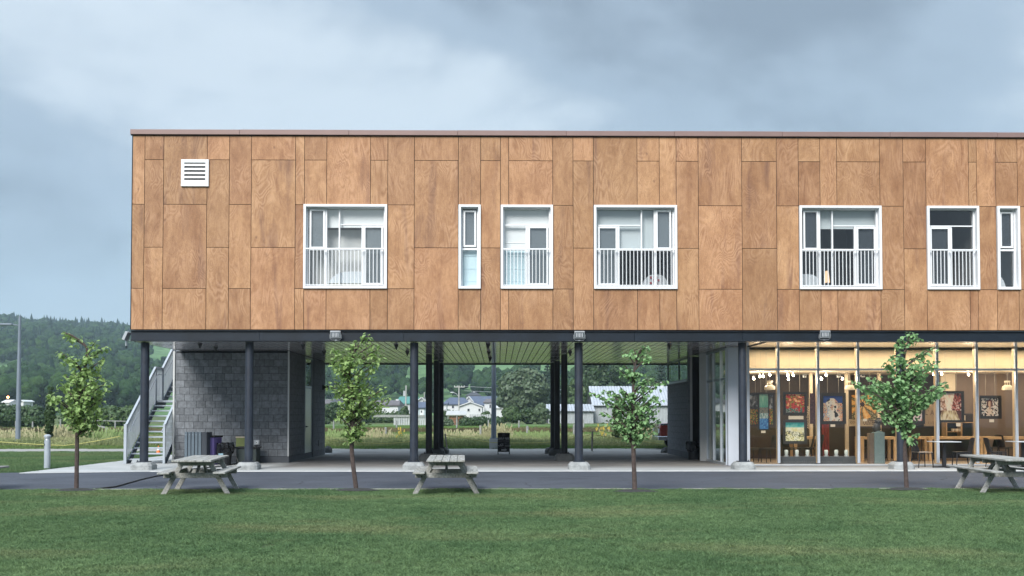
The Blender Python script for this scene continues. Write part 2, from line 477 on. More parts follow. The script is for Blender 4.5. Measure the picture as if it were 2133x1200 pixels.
def lawnmat(name, a, b_, dry, scale=.35):
    m, t, o = newmat(name)
    v = wpos(t)
    n = noise_(t, v, scale, 5, .62); n2 = noise_(t, v, 14, 3, .7); n3 = noise_(t, v, .22, 3, .55, 0, (1, 2.2, 1))
    c = mix(t, ramp(t, n, .36, .66), a, b_)
    c = mix(t, nd(t, "ShaderNodeMath", {0: ramp(t, n3, .52, .74), 1: .55}, operation='MULTIPLY').outputs[0], c, dry)
    n4 = noise_(t, v, 5.5, 3, .6)
    c = mix(t, ramp(t, n4, .35, .65), mix(t, 1.0, c, (.70, .74, .72), 'MULTIPLY'), c)
    c = mix(t, ramp(t, n2, .3, .7), mix(t, 1.0, c, (.55, .58, .55), 'MULTIPLY'), mix(t, 1.0, c, (1.18, 1.15, 1.08), 'MULTIPLY'))
    n5 = noise_(t, v, 42, 2, .6)
    c = mix(t, ramp(t, n5, .35, .65), mix(t, 1.0, c, (.62, .66, .60), 'MULTIPLY'), mix(t, 1.0, c, (1.2, 1.18, 1.15), 'MULTIPLY'))
    b = nd(t, "ShaderNodeBsdfPrincipled", {'Base Color': c, 'Roughness': .8, 'Specular IOR Level': .2})
    tl = nd(t, "ShaderNodeBsdfTranslucent", {0: c})
    ms_ = nd(t, "ShaderNodeMixShader", {0: .25, 1: b.outputs[0], 2: tl.outputs[0]})
    t.links.new(ms_.outputs[0], o.inputs[0]); return m
M['lawn'] = lawnmat('mown_grass', (.130, .228, .112), (.218, .328, .164), (.39, .36, .21))
M['lawnsoil'] = lawnmat('lawn_thatch', (.070, .115, .045), (.10, .15, .062), (.085, .09, .045))
M['tall'] = lawnmat('tall_meadow_grass', (.30, .37, .17), (.48, .50, .28), (.62, .55, .37), .12)
M['field'] = lawnmat('pasture_grass', (.16, .28, .09), (.22, .34, .115), (.28, .30, .14), .06)

PATH_F, PATH_B = 21.35, 27.75
SLAB_F = 28.15
lw = MB(); lw.add([(-40, 4, 0), (40, 4, 0), (40, PATH_F, 0), (-40, PATH_F, 0)], [(0, 1, 2, 3)])
lw.add([(-60, PATH_B, 0), (-12.4, PATH_B, 0), (-12.4, 43, 0), (-60, 43, 0)], [(0, 1, 2, 3)])
tag(lw.build('lawn', M['lawnsoil'], fixn=False), kind='structure')
def asphaltmat():
    m, t, o = newmat('blue_grey_asphalt')
    v = wpos(t)
    n = noise_(t, v, .7, 5, .6); g = noise_(t, v, 38, 3, .8); g2 = noise_(t, v, 120, 2, .8); st = noise_(t, v, .35, 4, .6, .8, (1, 2.5, 1))
    c = mix(t, ramp(t, n, .3, .7), (.048, .056, .074), (.074, .086, .108))
    c = mix(t, ramp(t, st, .55, .70), c, mix(t, 1.0, c, (.72, .72, .74), 'MULTIPLY'))
    c = mix(t, ramp(t, g, .3, .7), mix(t, 1.0, c, (.68, .68, .70), 'MULTIPLY'), mix(t, 1.0, c, (1.3, 1.28, 1.25), 'MULTIPLY'))
    c = mix(t, ramp(t, g2, .62, .72), c, (.20, .21, .22))
    vo = nd(t, "ShaderNodeTexVoronoi", {'Vector': mix_v(t, v), 'Scale': .33}, feature='DISTANCE_TO_EDGE').outputs['Distance']
    ck = nd(t, "ShaderNodeMath", {0: ramp(t, vo, .0015, .006, (1, 1, 1), (0, 0, 0)), 1: ramp(t, n, .5, .56)}, operation='MULTIPLY').outputs[0]
    c = mix(t, ck, c, (.02, .022, .028))
    bp = nd(t, "ShaderNodeBump", {'Strength': .6, 'Distance': .01, 'Height': g})
    b = nd(t, "ShaderNodeBsdfPrincipled", {'Base Color': c, 'Roughness': .88, 'Normal': bp.outputs[0], 'Specular IOR Level': .35})
    t.links.new(b.outputs[0], o.inputs[0]); return m
def mix_v(t, v):
    nn = nd(t, "ShaderNodeTexNoise", {'Vector': v, 'Scale': 1.2, 'Detail': 3}).outputs[1]
    s = nd(t, "ShaderNodeVectorMath", {0: nn, 'Scale': .6}, operation='SCALE').outputs[0]
    return nd(t, "ShaderNodeVectorMath", {0: v, 1: s}, operation='ADD').outputs[0]
M['asphalt'] = asphaltmat()
pa = MB().slab([(-60, PATH_F), (60, PATH_F), (60, SLAB_F + .1), (-12.0, SLAB_F + .1), (-12.6, PATH_B), (-60, PATH_B)], -.05, .006)
tag(pa.build('path', M['asphalt']), kind='structure')
# thin pale edging at the lawn side, broken here and there
M['edging'] = simple('pale_edge_stone', (.42, .42, .38), .9, 0, .2, 4)
for i in range(28):
    x0 = -30 + i * 2.1 + ru(-.3, .3); ln = ru(.8, 2.05)
    if i and rnd() < .25: continue
    if i == 0: EDG = thing('path_edging', (x0, PATH_F, 0), 'broken line of thin pale edging stones between the lawn and the asphalt path', 'edging')
    MB().box(x0, x0 + ln, PATH_F - .035, PATH_F + .02, -.05, .028).build('edging_stone', M['edging'], EDG)
# concrete slab of the passage and terrace
def slabmat():
    m, t, o = newmat('swept_concrete_slab')
    v = wpos(t); sx = nd(t, "ShaderNodeSeparateXYZ", {0: v})
    n = noise_(t, v, .8, 5, .6); n2 = noise_(t, v, 40, 3, .6)
    c = mix(t, ramp(t, n, .3, .7), (.37, .385, .385), (.50, .515, .515))
    # darker brown-grey floor further back, from the left block wall rightwards
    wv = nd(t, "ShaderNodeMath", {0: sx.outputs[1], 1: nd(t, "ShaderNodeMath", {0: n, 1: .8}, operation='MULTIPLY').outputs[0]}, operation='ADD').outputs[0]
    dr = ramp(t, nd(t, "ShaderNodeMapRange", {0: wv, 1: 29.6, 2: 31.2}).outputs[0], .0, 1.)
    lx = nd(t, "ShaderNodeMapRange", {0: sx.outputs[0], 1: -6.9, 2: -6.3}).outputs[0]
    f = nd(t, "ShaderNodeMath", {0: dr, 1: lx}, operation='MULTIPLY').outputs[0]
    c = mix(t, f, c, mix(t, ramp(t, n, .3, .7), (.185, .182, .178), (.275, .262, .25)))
    c = mix(t, ramp(t, n2, .3, .7), mix(t, 1.0, c, (.85, .85, .85), 'MULTIPLY'), c)
    b = nd(t, "ShaderNodeBsdfPrincipled", {'Base Color': c, 'Roughness': .8, 'Specular IOR Level': .3})
    t.links.new(b.outputs[0], o.inputs[0]); return m
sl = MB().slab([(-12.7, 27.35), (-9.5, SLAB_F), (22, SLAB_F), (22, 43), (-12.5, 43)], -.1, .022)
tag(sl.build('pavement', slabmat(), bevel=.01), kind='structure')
M['kerb'] = simple('kerb_white_concrete', (.60, .62, .62), .85, 0, .1, 3)
kb = MB().slab([(-9.5, SLAB_F - .07), (22, SLAB_F - .07), (22, SLAB_F - .002), (-9.5, SLAB_F - .002)], -.1, .026)
tag(kb.build('kerb', M['kerb']), kind='structure')
M['gravel'] = simple('grey_gravel_road', (.30, .295, .28), .95, 0, .2, 3, bump=.6, bscale=30, world=True)
rd = MB().slab([(-80, 43.0), (80, 43.0), (80, 47.2), (-80, 46.8)], -.08, .004)
tag(rd.build('gravel_road', M['gravel']), kind='structure')
# pasture strip: real sheet with its own colour
fd = MB().add([(-110, 64, .004), (110, 64, .004), (110, 160, .004), (-110, 160, .004)], [(0, 1, 2, 3)])
tag(fd.build('pasture_field', M['field'], fixn=False), kind='structure')

# ------------------------------------------------------------------ grass: tiles of blades set out over the ground
def blade_tile(size, n, h0, h1, wd, lean, seed, seg=2, heads=0):
    rg = np.random.RandomState(seed)
    vs_, fs = [], []
    for i in range(n):
        x, y = rg.uniform(-size / 2, size / 2, 2); h = rg.uniform(h0, h1); a = rg.uniform(0, 6.283); l = rg.uniform(.1, lean) * h
        b = rg.uniform(0, 6.283); wx, wy = math.cos(a) * wd / 2, math.sin(a) * wd / 2
        dx, dy = math.cos(b) * l, math.sin(b) * l; o = len(vs_)
        if seg == 1:
            vs_ += [(x - wx, y - wy, 0), (x + wx, y + wy, 0), (x + dx, y + dy, h)]; fs.append((o, o + 1, o + 2))
        else:
            vs_ += [(x - wx, y - wy, 0), (x + wx, y + wy, 0), (x + wx * .8 + dx * .35, y + wy * .8 + dy * .35, h * .6), (x - wx * .8 + dx * .35, y - wy * .8 + dy * .35, h * .6), (x + dx, y + dy, h)]
            fs += [(o, o + 1, o + 2, o + 3), (o + 3, o + 2, o + 4)]
            if heads and rg.rand() < heads:
                o2 = len(vs_); k = wd * 1.1
                vs_ += [(x + dx - k, y + dy, h * .86), (x + dx + k, y + dy, h * .86), (x + dx * 1.2 + k * .6, y + dy * 1.2, h * 1.12), (x + dx * 1.2 - k * .6, y + dy * 1.2, h * 1.12)]
                fs.append((o2, o2 + 1, o2 + 2, o2 + 3))
    return vs_, fs
def grass_field(name, mat, tile, pts, label, cat='grass', zscale=True):
    """pts: (x, y, z, scale) - one tile copied at every point by geometry nodes"""
    me = bpy.data.meshes.new(name); me.from_pydata(tile[0], [], tile[1]); me.materials.append(mat)
    o = bpy.data.objects.new(name, me); C.objects.link(o)
    tag(o, label, cat, None, 'stuff')
    g = bpy.data.node_groups.new(name + '_scatter', 'GeometryNodeTree')
    g.interface.new_socket('Geometry', in_out='INPUT', socket_type='NodeSocketGeometry')
    g.interface.new_socket('Geometry', in_out='OUTPUT', socket_type='NodeSocketGeometry')
    gi = g.nodes.new('NodeGroupInput'); go = g.nodes.new('NodeGroupOutput')
    x0, x1, y0, y1, step = pts
    nx, ny = max(2, int((x1 - x0) / step) + 1), max(2, int((y1 - y0) / step) + 1)
    gr = g.nodes.new('GeometryNodeMeshGrid'); gr.inputs['Size X'].default_value = x1 - x0; gr.inputs['Size Y'].default_value = y1 - y0
    gr.inputs['Vertices X'].default_value = nx; gr.inputs['Vertices Y'].default_value = ny
    rv = g.nodes.new('FunctionNodeRandomValue'); rv.data_type = 'FLOAT_VECTOR'
    rv.inputs[0].default_value = (-step * .25, -step * .25, 0); rv.inputs[1].default_value = (step * .25, step * .25, 0)
    sp = g.nodes.new('GeometryNodeSetPosition'); g.links.new(gr.outputs[0], sp.inputs['Geometry'])
    add = g.nodes.new('ShaderNodeVectorMath'); add.operation = 'ADD'; add.inputs[1].default_value = ((x0 + x1) / 2, (y0 + y1) / 2, 0)
    g.links.new(rv.outputs[0], add.inputs[0]); g.links.new(add.outputs[0], sp.inputs['Offset'])
    mp_ = g.nodes.new('GeometryNodeMeshToPoints'); g.links.new(sp.outputs[0], mp_.inputs[0])
    ip = g.nodes.new('GeometryNodeInstanceOnPoints'); g.links.new(mp_.outputs[0], ip.inputs['Points']); g.links.new(gi.outputs[0], ip.inputs['Instance'])
    rr = g.nodes.new('FunctionNodeRandomValue'); rr.data_type = 'FLOAT_VECTOR'; rr.inputs[0].default_value = (0, 0, 0); rr.inputs[1].default_value = (0, 0, 6.283)
    e2r = g.nodes.new('FunctionNodeEulerToRotation'); g.links.new(rr.outputs[0], e2r.inputs[0]); g.links.new(e2r.outputs[0], ip.inputs['Rotation'])
    # height follows a slow noise so that the stand is uneven
    pos = g.nodes.new('GeometryNodeInputPosition'); nn = g.nodes.new('ShaderNodeTexNoise'); nn.inputs['Scale'].default_value = .45 if zscale else .8
    g.links.new(pos.outputs[0], nn.inputs['Vector'])
    mr_ = g.nodes.new('ShaderNodeMapRange'); mr_.inputs[1].default_value = .3; mr_.inputs[2].default_value = .7
    mr_.inputs[3].default_value = .55 if zscale else .75; mr_.inputs[4].default_value = 1.3 if zscale else 1.15
    g.links.new(nn.outputs[0], mr_.inputs[0])
    cx = g.nodes.new('ShaderNodeCombineXYZ'); cx.inputs[0].default_value = 1; cx.inputs[1].default_value = 1; g.links.new(mr_.outputs[0], cx.inputs[2])
    g.links.new(cx.outputs[0], ip.inputs['Scale'])
    g.links.new(ip.outputs[0], go.inputs[0])
    md = o.modifiers.new('scatter', 'NODES'); md.node_group = g
    return o
grass_field('lawn_grass', M['lawn'], blade_tile(.62, 1500, .022, .048, .0065, 2.4, 3), (-16, 16, 7.5, PATH_F - .22, .5), 'short mown green lawn with faint yellow patches before the path', zscale=False)
grass_field('side_lawn_grass', M['lawn'], blade_tile(1.0, 1300, .03, .06, .012, 2.0, 4, 1), (-34, -13.2, PATH_B + .5, 42.6, .85), 'short mown lawn beside the concrete pavement left of the staircase', zscale=False)
grass_field('verge_grass', M['field'], blade_tile(1.5, 900, .06, .16, .02, .9, 5, 1), (-60, 60, 47.4, 49.2, 1.0), 'low bright green grass along the gravel road')
grass_field('meadow_grass', M['tall'], blade_tile(1.8, 950, .14, .38, .020, .8, 6, 2, .3), (-62, 62, 49.2, 63, 1.25), 'tall unmown meadow grass with tan seed heads beyond the gravel road', zscale=True)
M['dry'] = lawnmat('dry_reddish_grass', (.17, .15, .085), (.26, .21, .13), (.32, .25, .16), .2)
grass_field('dry_grass', M['dry'], blade_tile(2.5, 420, .15, .38, .045, .5, 9, 2, .4), (-85, 85, 86, 92, 1.9), 'band of dry reddish grass across the pasture')
grass_field('pasture_grass', M['field'], blade_tile(3, 500, .08, .2, .05, .8, 10, 1), (-95, 95, 63, 128, 2.6), 'green pasture grass in the field beyond the meadow')

# mulch rings and clover
M['mulch'] = simple('dark_mulch', (.035, .038, .036), .95, 0, .4, 30, bump=.8, bscale=50)
# ------------------------------------------------------------------ the building
YF = 28.6
B = thing('building', P(275, 700, YF).xy.to_3d(), 'long building clad in orange brown plywood panels, raised on dark columns above a cafe', 'building')
zt = [P(500, y, YF).z for y in (282.5, 333, 426, 515.4, 601, 686.8)]
XC = [275.2, 301, 340.5, 431, 477.5, 523.5, 615.2, 634, 680.4, 771.6, 807.7, 863, 954.7, 1001.3, 1042.3, 1059.7, 1151.5, 1193.7, 1236.1, 1327.3, 1373.5, 1408.6,
      1454.6, 1545.3, 1617.5, 1663.2, 1708.3, 1743.2, 1832.9, 1881.6, 1928.8, 2018, 2034.7, 2074.2, 2119.6, 2165, 2255, 2300, 2392, 2440]
XW = [P(x, 400, YF).x for x in XC]
SOF = 3.6
WIN = [('wide', 631.6, 806, 424.8, 600.6, False), ('narrow', 955, 1001.3, 425, 601.5, False), ('medium', 1043, 1152, 425.7, 601.5, False), ('wide', 1237.5, 1411, 426.3, 602, True),
       ('wide', 1666.3, 1837.5, 428, 602.5, False), ('medium', 1932.5, 2041, 429.5, 603.3, True), ('narrow', 2079, 2126, 430, 604, False)]
wins = []
for k, a, b, c, d, fl in WIN:
    mid = (a + b) / 2
    wins.append((k, P(a, 510, YF - .06).x, P(b, 510, YF - .06).x, zt[4] - .0, zt[2] + .005, fl))
R_END = XW[-1]
def win_over(x0, x1):
    for w_ in wins:
        if x0 < w_[2] - .05 and x1 > w_[1] + .05: return w_
    return None
gap = .007
# cladding panels, one object each; joints sit open in front of a dark backing
for i in range(len(XW) - 1):
    x0, x1 = XW[i], XW[i + 1]
    js = [0, 2, 4, 5] if i % 2 == 0 else [0, 1, 3, 5]
    wv = win_over(x0, x1)
    if wv:
        js = [0, 2, 4, 5] if i % 2 == 0 else [0, 1, 2, 4, 5]
    for j in range(len(js) - 1):
        z1, z0 = zt[js[j]], zt[js[j + 1]]
        xa, xb = x0, x1
        if wv and js[j] == 2:
            # beside the window only
            if x0 < wv[1] - .06: xa, xb = x0, wv[1] + .01
            elif x1 > wv[2] + .06: xa, xb = wv[2] - .01, x1
            else: continue
        cx, cz = (xa + xb) / 2, (z0 + z1) / 2
        o = MB().box(xa + gap, xb - gap, YF, YF + .018, z0 + gap, z1 - gap).build('facade_panel', M['ply'], B, org=(cx, YF, cz), bevel=.0015)
XL = XW[0]
# west return of the cladding
ycur = YF + .03
k = 0
while ycur < 41.2:
    ww = [1.2, .6, .9, 1.22, .5][k % 5]; y1 = min(ycur + ww, 41.3)
    js = [0, 1, 3, 5] if k % 2 else [0, 2, 4, 5]
    for j in range(3):
        z1, z0 = zt[js[j]], zt[js[j + 1]]
        mb = MB(); mb.box(XL + .0, XL + .018, ycur + gap, y1 - gap, z0 + gap, z1 - gap)
        mb.build('facade_panel', M['ply'], B, org=(XL, (ycur + y1) / 2, (z0 + z1) / 2))
    ycur = y1; k += 1
# corner trim, backing wall with window holes, roof, coping
MB().box(XL - .012, XL + .012, YF - .006, YF + .03, zt[5], zt[0]).build('corner_trim', M['backing'], B)
bk = MB(); yb0, yb1 = YF + .03, YF + .26
xs = [XL + .02]
for w_ in wins: xs += [w_[1] + .03, w_[2] - .03]
xs.append(R_END)
for i in range(0, len(xs), 2): bk.box(xs[i], xs[i + 1], yb0, yb1, zt[5] + .002, zt[0])
for w_ in wins:
    bk.box(w_[1] + .03, w_[2] - .03, yb0, yb1, zt[5] + .002, w_[3] + .03); bk.box(w_[1] + .03, w_[2] - .03, yb0, yb1, w_[4] - .03, zt[0])
bk.box(XL + .025, XL + .24, yb1, 41.28, zt[5] + .002, zt[0])
bk.box(XL + .02, R_END, 41.05, 41.28, zt[5] + .002, zt[0])
bk.build('wall', M['backing'], B)
MB().box(XL + .03, R_END, YF + .1, 41.3, zt[0] - .05, zt[0] + .08).build('roof', M['backing'], B)
ctop = P(500, 270.3, YF - .05).z
xx = XL - .05; k = 0
while xx < R_END:
    x1 = min(xx + 3.05, R_END + .05)
    MB().box(xx + .002, x1 - .002, YF - .07, YF + .35, zt[0] + .012, ctop + (.004 if k % 2 else 0)).build('roof_coping', M['coping'], B, bevel=.006)
    xx = x1; k += 1
MB().box(XL - .05, R_END, YF - .02, YF - .001, zt[0] - .012, zt[0] + .011).build('coping_drip_edge', M['backing'], B)
MB().box(XL - .06, XL + .3, YF + .36, 41.35, zt[0] + .012, ctop).build('roof_coping', M['coping'], B, bevel=.006)

# steel edge beam: web and bottom flange, in lengths
zb0, zb1 = P(500, 710.3, YF).z, zt[5] - .022
seg = [XL, P(540, 700, YF).x, P(840, 700, YF).x, P(1322, 700, YF).x, P(1547, 700, YF).x, P(1890, 700, YF).x, R_END]
for i in range(len(seg) - 1):
    bm_ = MB(); bm_.box(seg[i] + .002, seg[i + 1] - .002, YF + .03, YF + .06, zb0 + .02, zb1)
    bm_.box(seg[i] + .002, seg[i + 1] - .002, YF - .025, YF + .2, zb0, zb0 + .02)
    bm_.box(seg[i] + .002, seg[i + 1] - .002, YF - .025, YF + .2, zb1 - .02, zb1)
    bm_.build('edge_beam', M['beam'], B, bevel=.003)
MB().box(XL, XL + .03, YF + .21, 41.2, zb0, zb1).build('edge_beam', M['beam'], B)
MB().box(XL, R_END, 41.2, 41.36, zb0 - .05, zb1).build('edge_beam', M['columnb'], B)

# soffit: narrow reflective metal boards running front to back, in bays with dark cross joints
PASS_L = PX(650, 900, -6.76).x
def soffit(x0, x1, y0, y1, ys, pitch, name='soffit_boards'):
    m = MB(); n = int((x1 - x0) / pitch)
    for j in range(len(ys) - 1):
        for i in range(n):
            a = x0 + i * pitch
            dz = .0015 * math.sin(i * 1.7 + j)
            m.box(a + .012, a + pitch - .010, ys[j] + .06, ys[j + 1] - .06, SOF + .012 + dz, SOF + .02 + dz)
    o = m.build(name, M['soffit'], B, fixn=False); o['kind'] = 'stuff'
bays = [YF + .2, 30.2, 32.0, 34.0, 36.0, 38.0, 40.0, 41.2]
soffit(XL + .05, 7.6, 0, 0, bays, .205)
MB().box(XL + .03, R_END, YF + .2, 41.2, SOF + .03, SOF + .06).build('soffit_backing', M['backing'], B)
MB().box(7.6, R_END, YF + .2, 31.0, SOF + .004, SOF + .028).build('soffit_panel', M['soffit'], B)

# columns and footings
def column(px, Y, py=850, mat='column', footc='footing', r=.117, foot=.30, fz=.23):
    x = P(px, py, Y).x
    c = sub('column', B, (x, Y, 0))
    MB().cyl(x, Y, fz, SOF - .0, r, n=20).build('shaft', M[mat], c, smooth=True)
    MB().box(x - .16, x + .16, Y - .16, Y + .16, fz, fz + .022).build('base_plate', M[mat], c)
    a, t_ = foot, foot * .78
    f = MB()
    oc = lambda s_, ch: [(-s_, -s_ + ch), (-s_ + ch, -s_), (s_ - ch, -s_), (s_, -s_ + ch), (s_, s_ - ch), (s_ - ch, s_), (-s_ + ch, s_), (-s_, s_ - ch)]
    lo = [(x + i, Y + j, .0) for i, j in oc(a, .07)]; mi = [(x + i, Y + j, fz * .62) for i, j in oc(a, .07)]; hi = [(x + i, Y + j, fz) for i, j in oc(t_, .08)]
    f.add(lo + mi + hi, [tuple(range(7, -1, -1)), tuple(range(16, 24))] + [(i, (i + 1) % 8, (i + 1) % 8 + 8, i + 8) for i in range(8)] + [(i + 8, (i + 1) % 8 + 8, (i + 1) % 8 + 16, i + 16) for i in range(8)])
    f.build('footing', M[footc], c, bevel=.008)
    b = MB()
    for i in (-.13, .13):
        b.cyl(x + i, Y - .13, fz + .02, fz + .06, .014, n=8)
    b.build('anchor_bolts', M[mat], c)
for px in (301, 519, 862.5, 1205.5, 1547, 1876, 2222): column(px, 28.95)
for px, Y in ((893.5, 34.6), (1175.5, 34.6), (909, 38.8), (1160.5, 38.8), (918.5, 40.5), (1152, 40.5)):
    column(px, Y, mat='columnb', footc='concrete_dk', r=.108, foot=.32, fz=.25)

# ------------------------------------------------------------------ windows
def window(spec, idx):
    kind, xa, xb, z0, z1, fl = spec
    yf = YF - .06; yg = YF + .16
    wn_ = sub('window', B, ((xa + xb) / 2, yf, z0))
    t_ = .068
    f = MB()
    f.box(xa, xa + t_, yf, yg + .05, z0, z1); f.box(xb - t_, xb, yf, yg + .05, z0, z1)
    f.box(xa + t_, xb - t_, yf, yg + .05, z1 - t_, z1); f.box(xa + t_, xb - t_, yf, yg + .05, z0, z0 + t_)
    f.build('surround', M['white'], wn_, bevel=.004)
    X0, X1, Z0, Z1 = xa + t_, xb - t_, z0 + t_, z1 - t_
    W, H = X1 - X0, Z1 - Z0
    def ux(u): return X1 - u * W if fl else X0 + u * W
    def vz(v): return Z1 - v * H
    fr = MB()
    def vb(u, v0, v1, wd=.03, y0=None, y1=None): fr.box(ux(u) - wd, ux(u) + wd, yg - .05, yg + .03, vz(v0), vz(v1))
    def hb(v, u0, u1, wd=.02): fr.box(ux(u0), ux(u1), yg - .048, yg + .028, vz(v) - wd, vz(v) + wd)
    e_ = .025
    fr.box(X0, X0 + e_ * 1.6, yg - .06, yg + .04, Z0, Z1); fr.box(X1 - e_ * 1.6, X1, yg - .06, yg + .04, Z0, Z1)
    fr.box(X0 + e_ * 1.6, X1 - e_ * 1.6, yg - .06, yg + .04, Z1 - e_, Z1); fr.box(X0 + e_ * 1.6, X1 - e_ * 1.6, yg - .06, yg + .04, Z0, Z0 + e_)
    panes = []; sashes = []
    if kind == 'wide':
        vb(.245, 0.02, .98, .028); vb(.415, 0.02, .98, .02); hb(.215, .43, .97, .016); vb(.71, .225, .98, .028)
        hb(.53, .03, .235, .02); hb(.53, .255, .41, .014); hb(.53, .425, .70, .014)
        panes = [(.26, .41, .02, .53), (.42, .98, .02, .215), (.42, .70, .215, .53), (.26, .41, .53, .98), (.42, .70, .53, .98), (.03, .235, .53, .98)]
        sashes = [(.035, .232, .02, .52), (.725, .975, .23, .975)]
    elif kind == 'medium':
        hb(.215, .04, .96, .018); vb(.50, .23, .98, .03); hb(.53, .03, .48, .012)
        panes = [(.03, .97, .02, .215), (.04, .49, .23, .53), (.04, .49, .53, .98)]
        sashes = [(.53, .955, .23, .975)]
    else:
        hb(.52, .08, .92, .028)
        panes = [(.1, .9, .54, .97)]
        sashes = [(.13, .87, .03, .495)]
    fr.build('frame', M['vinyl'], wn_, bevel=.003)
    for u0, u1, v0, v1 in panes:
        MB().box(ux(u0), ux(u1), yg - .004, yg + .004, vz(v0), vz(v1)).build('pane', M['glass'], wn_)
    for u0, u1, v0, v1 in sashes:
        a, b = min(ux(u0), ux(u1)), max(ux(u0), ux(u1)); s = MB(); q = .052; za, zb = vz(v1), vz(v0)
        s.box(a, a + q, yg - .075, yg - .03, za, zb); s.box(b - q, b, yg - .075, yg - .03, za, zb)
        s.box(a + q, b - q, yg - .075, yg - .03, zb - q, zb); s.box(a + q, b - q, yg - .075, yg - .03, za, za + q)
        s.build('sash', M['vinyl'], wn_, bevel=.003)
        MB().box(a + q, b - q, yg - .042, yg - .036, za + q, zb - q).build('pane', M['glass'], wn_)
        MB().box(a + q, b - q, yg + .001, yg + .003, za + q, zb - q).build('insect_screen', M['screen'] if idx < 4 else M['screend'], wn_)
    if kind != 'narrow':
        r_ = MB(); zr = vz(.53)
        r_.box(X0, X1, yf + .012, yf + .052, zr - .018, zr + .022); r_.box(X0, X1, yf + .02, yf + .044, Z0 + .02, Z0 + .045)
        r_.build('rail', M['white'], wn_, bevel=.003)
        n = int(W / .102); st = W / n
        first = None
        for i in range(1, n):
            x = X0 + i * st
            if first is None:
                first = MB().box(x - .009, x + .009, yf + .02, yf + .044, Z0 + .045, zr - .018).build('baluster', M['white'], wn_, org=(x, yf, Z0))
                b0 = first.location.copy()
            else:
                inst(first, (b0.x + (i - 1) * st, b0.y, b0.z))
    return X0, X1, Z0, Z1, yg, ux, vz
wi = [window(s, i) for i, s in enumerate(wins)]

# rooms behind the windows
FL = zt[5] + .62
rm = MB()
rm.box(XL + .3, R_END, 33.2, 33.3, FL, zt[0] - .3)
rm.box(XL + .3, R_END, YF + .3, 33.2, FL - .05, FL)
rm.box(XL + .3, R_END, YF + .3, 33.2, zt[0] - .35, zt[0] - .3)
for i in range(len(wins) - 1):
    xm = (wins[i][2] + wins[i + 1][1]) / 2
    rm.box(xm - .05, xm + .05, YF + .27, 33.2, FL, zt[0] - .35)
rm.build('interior_walls', M['roomwall'], B)
def blind(w_, v0, v1, mat, dy=.12, name='roller_blind', u0=0.0, u1=1.0, folds=0):
    X0, X1, Z0, Z1, yg, ux, vz = w_
    m = MB()
    m.box(min(ux(u0), ux(u1)), max(ux(u0), ux(u1)), yg + dy, yg + dy + .006, vz(v1), vz(v0))
    for i in range(folds):
        z = vz(v1) + (vz(v0) - vz(v1)) * (i + .5) / folds
        m.box(X0, X1, yg + dy - .012, yg + dy - .001, z - .006, z + .006)
    return m.build(name, M[mat], B)
M['roomlit'] = simple('pale_lit_room_sheet', (.62, .62, .61), .9, 0, .03, 2)  # pale sheet added to make the room behind the window look lit
blind(wi[0], 0, .24, 'blind'); blind(wi[0], .245, 1.04, 'roomlit', .42, 'lit_room_backdrop', -.1, 1.1)
blind(wi[1], .52, 1, 'blindb', .1, 'roman_blind', folds=3); blind(wi[1], 0, .52, 'blindg', .14)
blind(wi[2], 0, .52, 'blind', .1, 'roman_blind', folds=3); blind(wi[2], .52, 1, 'blindb', .1, 'roman_blind', folds=3)
blind(wi[3], 0, .52, 'blindg', .12)
blind(wi[4], 0, .24, 'blindg', .14, u0=.25);  # grey sheet added in place of a sky reflection in the top panes
# beds
M['linen'] = simple('white_bed_linen', (.72, .76, .80), .9, 0, .05, 3)
M['bedbase'] = simple('straw_bed_base', (.50, .46, .30), .9, 0, .1, 3)
M['quilt'] = simple('red_white_patchwork', (.5, .1, .12), .9, 0, .1, 3)
M['pillowblue'] = simple('blue_pillow', (.25, .42, .52), .9, 0, .1, 3)
def bed(w_, ua, ub, top, y0, label, blue=False, dep=1.6):
    X0, X1, Z0, Z1, yg, ux, vz = w_
    a, b = min(ux(ua), ux(ub)), max(ux(ua), ux(ub)); zt_ = vz(top)
    t = thing('bed', ((a + b) / 2, y0, FL), label, 'bed', 'beds seen through the upper windows')
    MB().box(a, b, y0, y0 + dep, FL + .01, zt_ - .33).build('bed_base', M['bedbase'], t, bevel=.02)
    m = MB(); n = 12
    poly = [(a - .02, zt_ - .34)] + [(a + (b - a) * i / n, zt_ - .30 * (abs(2 * i / n - 1) ** 3.5)) for i in range(n + 1)] + [(b + .02, zt_ - .34)]
    m.prism(poly, y0 - .02, y0 + dep - .05); m.build('duvet', M['linen'], t, bevel=.01)
    if blue:
        MB().ball((b - .25, y0 + .1, zt_ - .02), .3, 12, 8, 1, .5, .6).build('pillow', M['pillowblue'], t, smooth=True)
    return t, a, b, zt_
bed(wi[0], .27, .92, .80, YF + .24, 'bed with a white duvet and a blue pillow behind the left large balcony window', False, .30)
t, a, b, zz = bed(wi[3], .02, .36, .80, YF + .75, 'bed with a red and white patchwork throw behind the middle large balcony window')
q = MB()
for i in range(4):
    for j in range(6): 
        if (i + j) % 2 == 0: q.box(a + .42 - i * .075, a + .48 - i * .075, YF + .70, YF + .715, zz - .52 + j * .08, zz - .46 + j * .08)
q.build('throw', M['quilt'], t)
bed(wi[4], -.1, .34, .80, YF + .6, 'bed with a white duvet beside the small lit lamp upstairs')
bed(wi[6], -.4, .8, .82, YF + .5, 'bed with a white duvet behind the narrow window at the far right')
M['lampglow'] = emis('lit_lamp_shade', (1, .66, .40), .42)
t = thing('table_lamp', (wi[4][5](.52), YF + 1.2, FL), 'small lit table lamp with a glowing shade behind the upper right balcony window', 'lamp')
lx, lz = wi[4][5](.50), wi[4][6](.74)
MB().cyl(lx, YF + 1.2, lz - .3, lz + .04, .085, .045, 14).build('lamp_shade', M['lampglow'], t, smooth=True)
